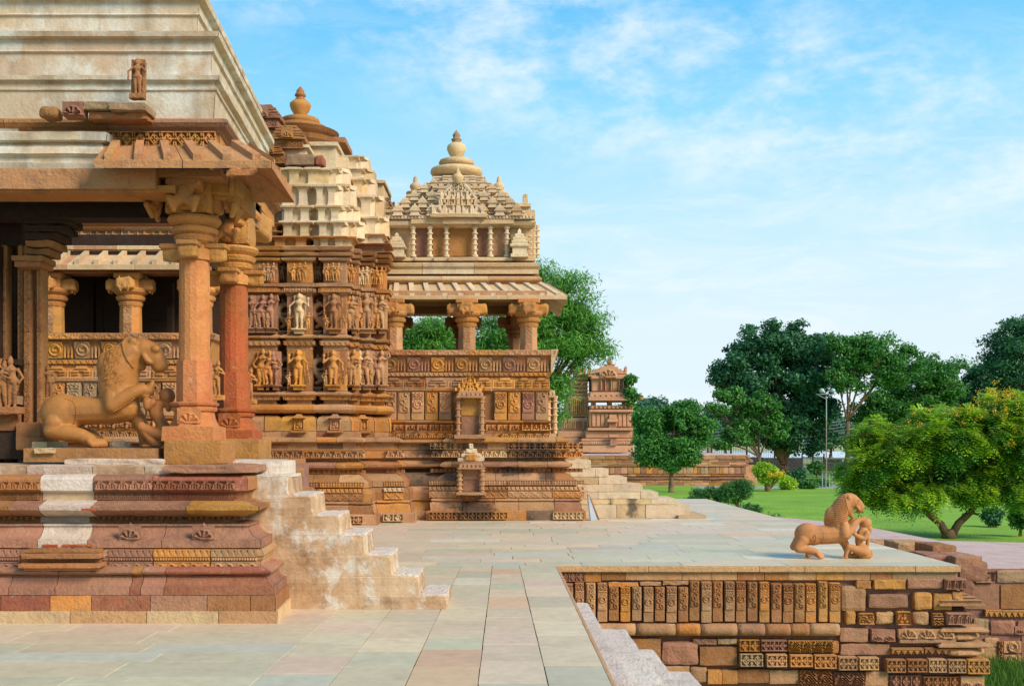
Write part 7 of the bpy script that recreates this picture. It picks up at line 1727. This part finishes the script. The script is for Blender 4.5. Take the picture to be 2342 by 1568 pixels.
for u, v, k in ((1394, 835, 1.), (1348, 842, .35), (1431, 842, .35)):
    s = DT/F; z = lambda h: -h*s
    part('pot_finial', *lathe([(12*s*k, 0), (14*s*k, 2*s*k), (9*s*k, 3*s*k), (5*s*k, 4*s*k), (8*s*k, 8*s*k), (6*s*k, 11*s*k), (3*s*k, 12*s*k), (3*s*k, 14*s*k), (.3*s*k, 20*s*k)], 14, (X(u, DT+2.5), DT+2.5, Z(v, DT+2.5))), M['farstone'], FT)
# body of the far temple to the left, stepping back behind the tree
for u0, u1, v0, v1, dd in ((1270, 1352, 1020, 1034, .0), (1272, 1350, 1002, 1018, .4), (1276, 1350, 985, 1000, .8), (1284, 1348, 955, 984, 1.2), (1300, 1346, 905, 953, 1.6), (1310, 1344, 860, 903, 2), (1322, 1340, 840, 860, 2.4), (1250, 1348, 1030, 1038, -.6)): fb(u0, u1, v0, v1, dd, 8)
for k in range(12):
    u = 1290+k*4.8; fb(u, u+2.6, 962+random.uniform(-2, 2), 980, 1.0, .3, random.choice(['farstone', 'mauve', 'ochre']), 'wall_figure')
for k in range(9): fb(1302+k*5, 1302+k*5+3, 912, 948, 1.4, .3, random.choice(['farstone', 'mauve', 'ochre']), 'wall_figure')
for r in range(6): fb(1308+r*2, 1346, 900-r*9, 903-r*9, 1.6, 3, name='tower_ledge')

# platform under it with a carved panelled wall
PL = thing('far_platform', 'long weathered stone platform wall with upright carved slabs under the distant temple', 'platform', (24, 105, LZ))
PD = 105.0
xl, xr_ = X(1290, PD), X(1706, PD)
part('platform_body', *boxg(xl, xr_-.05, PD+.3, PD+34, LZ, Z(1041, PD)), M['farstone'], PL)
part('platform_paving', *boxg(xl-.2, xr_+.0, PD+.1, PD+34, Z(1041, PD)+.01, Z(1041, PD)+.12), M['pinkpave'], PL)
rr = random.Random(2)
def prow(v0, v1, L, mats, proud, rnd=.1, amp=.03, u0=1290, u1=1706):
    x = X(u0, PD); xe = X(u1, PD)
    while x < xe-.1:
        x2 = min(xe, x+L*rr.uniform(.6, 1.4)); part('platform_stone', *rough(x+.01, x2-.01, PD-proud, PD+.5, Z(v1, PD)+.008, Z(v0, PD)-.008, 2, rnd, amp), M[rr.choice(mats)], PL); x = x2
fs_ = ['farstone', 'brown', 'tan', 'mauve']
prow(1041, 1050, 1.2, fs_, .1); prow(1050, 1056, 1.0, fs_, .02); prow(1056, 1062, 1.4, fs_, .05); prow(1062, 1066, 1.6, fs_, .15)
prow(1067, 1083, .50, ['ochre', 'brown', 'mauve', 'tan', 'farstone', 'grey'], .05); prow(1084, 1088, 1.2, fs_, .2); prow(1089, 1092, 1.2, fs_, .05); prow(1092, 1095, 2, fs_, .25); prow(1096, 1102, 1.2, fs_, .1); prow(1102, 1110, 1.2, fs_, .2)
for u0, u1, v0, v1 in ((1706, 1716, 1040, 1049), (1704, 1722, 1049, 1058), (1700, 1712, 1058, 1064)): part('corner_stone', *rough(X(u0, PD), X(u1, PD), PD, PD+3, Z(v1, PD), Z(v0, PD), 4, .4, .08), M['mauve'], PL)
part('side_wall', *rough(X(1706, PD), X(1738, PD), PD+1, PD+8, LZ, Z(1064, PD), 6, .2, .1), M['farstone'], PL)

# ------------------------------------------------------------------ boundary wall, gate, poles, lamp, bench
BD = 162.0
bw = thing('boundary_wall', 'low black stained boundary wall beneath the dark trees', 'wall', (X(1750, BD), BD, LZ))
for u0, u1, v0 in ((1700, 1745, 1045), (1745, 1834, 1047), (1886, 1926, 1049), (1926, 1990, 1054), (1990, 2400, 1054)):
    part('wall_section', *rough(X(u0, BD), X(u1, BD), BD, BD+.4, LZ-.1, Z(v0, BD), 5, .15, .08), M['blackwall'], bw)
gt = thing('iron_gate', 'dark iron bar gate between the boundary wall sections', 'gate', (X(1860, BD), BD, LZ))
for u in (1835, 1860, 1885): part('gate_post', *boxg(X(u, BD)-.09, X(u, BD)+.09, BD, BD+.2, LZ, Z(1036, BD)), M['iron'], gt)
for k in range(15): part('gate_bar', *boxg(X(1838+k*3.2, BD)-.025, X(1838+k*3.2, BD)+.025, BD+.05, BD+.1, LZ, Z(1043, BD)), M['iron'], gt)
for v in (1045, 1062, 1072): part('gate_rail', *boxg(X(1835, BD), X(1885, BD), BD+.04, BD+.12, Z(v, BD)-.04, Z(v, BD)+.04), M['iron'], gt)
fe = thing('iron_fence', 'thin dark iron railing fence in front of the lake', 'fence', (X(1680, 158), 158, LZ))
for u in (1627, 1672, 1708, 1735, 1772): part('fence_post', *boxg(X(u, 164)-.12, X(u, 164)+.12, 164, 164.2, LZ, Z(1000 if u > 1700 else 1012, 164)), M['iron'], fe)
for v in (1012, 1034): part('fence_rail', *boxg(X(1600, 164), X(1835, 164), 164.05, 164.12, Z(v, 164)-.03, Z(v, 164)+.03), M['iron'], fe)
for k in range(58): part('fence_bar', *boxg(X(1602+k*4, 164)-.02, X(1602+k*4, 164)+.02, 164.06, 164.1, LZ, Z(1011, 164)), M['iron'], fe)
lp = thing('floodlight_pole', 'tall thin rusty pole with two round floodlights on a crossbar', 'lamp', (X(1890, 118), 118, LZ))
s = 118/F; x = X(1890, 118)
part('pole', *tube([(x, 118, LZ), (x, 118, Z(960, 118))], [.065, .055], 8), M['rust'], lp); part('pole_top', *tube([(x, 118, Z(960, 118)), (x, 118, Z(903, 118))], [.06, .05], 8), M['steel'], lp)
part('crossbar', *tube([(x-24*s, 118, Z(901, 118)), (x+22*s, 118, Z(901, 118))], [.045, .045], 6), M['steel'], lp)
part('brace', *tube([(x-20*s, 118, Z(902, 118)), (x, 118, Z(912, 118))], [.04, .04], 5), M['steel'], lp)
for dx in (-12, 13):
    h = part('floodlight', *ball((x+dx*s, 117.8, Z(893, 118)), (5.5*s, .3, 5.5*s), 2), M['steel'], lp); part('lamp_glass', *ball((x+dx*s, 117.55, Z(893, 118)), (4.6*s, .2, 4.6*s), 2), M['lamp'], h)
for i, (u, v0, D, lab) in enumerate(((1575, 948, 200, 'tall wooden utility pole with crossarms, left of two'), (1597, 970, 230, 'shorter utility pole right of the taller one'), (2128, 930, 210, 'distant pole seen between trees at right'))):
    g = thing('utility_pole', lab, 'pole', (X(u, D), D, -2.4), 'utility poles beyond the lake fence')
    part('pole', *tube([(X(u, D), D, -2.6), (X(u, D), D, Z(v0, D))], [.22, .16], 8), M['barkpale'], g)
    for k in range(3): part('crossarm', *boxg(X(u, D)-.9, X(u, D)+.9, D-.1, D+.1, Z(v0+4+k*5, D)-.08, Z(v0+4+k*5, D)+.08), M['steel'], g)
for k in range(7):
    g = tag(part('power_line', *tube([(X(1440, 205)+(X(2200, 205)-X(1440, 205))*t/12, 204, Z(958+k*7, 205)-1.2*math.sin(PI*((t/12*3) % 1))) for t in range(13)], [.035]*13, 4), M['steel']), ['uppermost', 'second', 'third', 'middle', 'fifth', 'sixth', 'lowest'][k]+' thin grey power line strung between the distant poles', 'cable', 'power lines between the poles')
bn = thing('white_bench', 'small white table-like bench on the lawn below the floodlight pole', 'bench', (X(1890, 100), 100, LZ))
s = 100/F; part('bench_top', *boxg(X(1876, 100), X(1904, 100), 99.6, 100.6, Z(1079, 100), Z(1077, 100)), M['barkpale'], bn)
for u in (1879, 1887, 1895, 1902): part('leg', *boxg(X(u, 100)-.035, X(u, 100)+.035, 99.7, 99.8, LZ, Z(1079, 100)), M['whitepaint'], bn)
ln = thing('lamp_post', 'slender dark garden post on the lawn before the boundary wall', 'post', (X(1757, 140), 140, LZ))
part('post', *tube([(X(1757, 140), 140, LZ), (X(1757, 140), 140, Z(1046, 140))], [.12, .1], 6), M['barkpale'], ln)
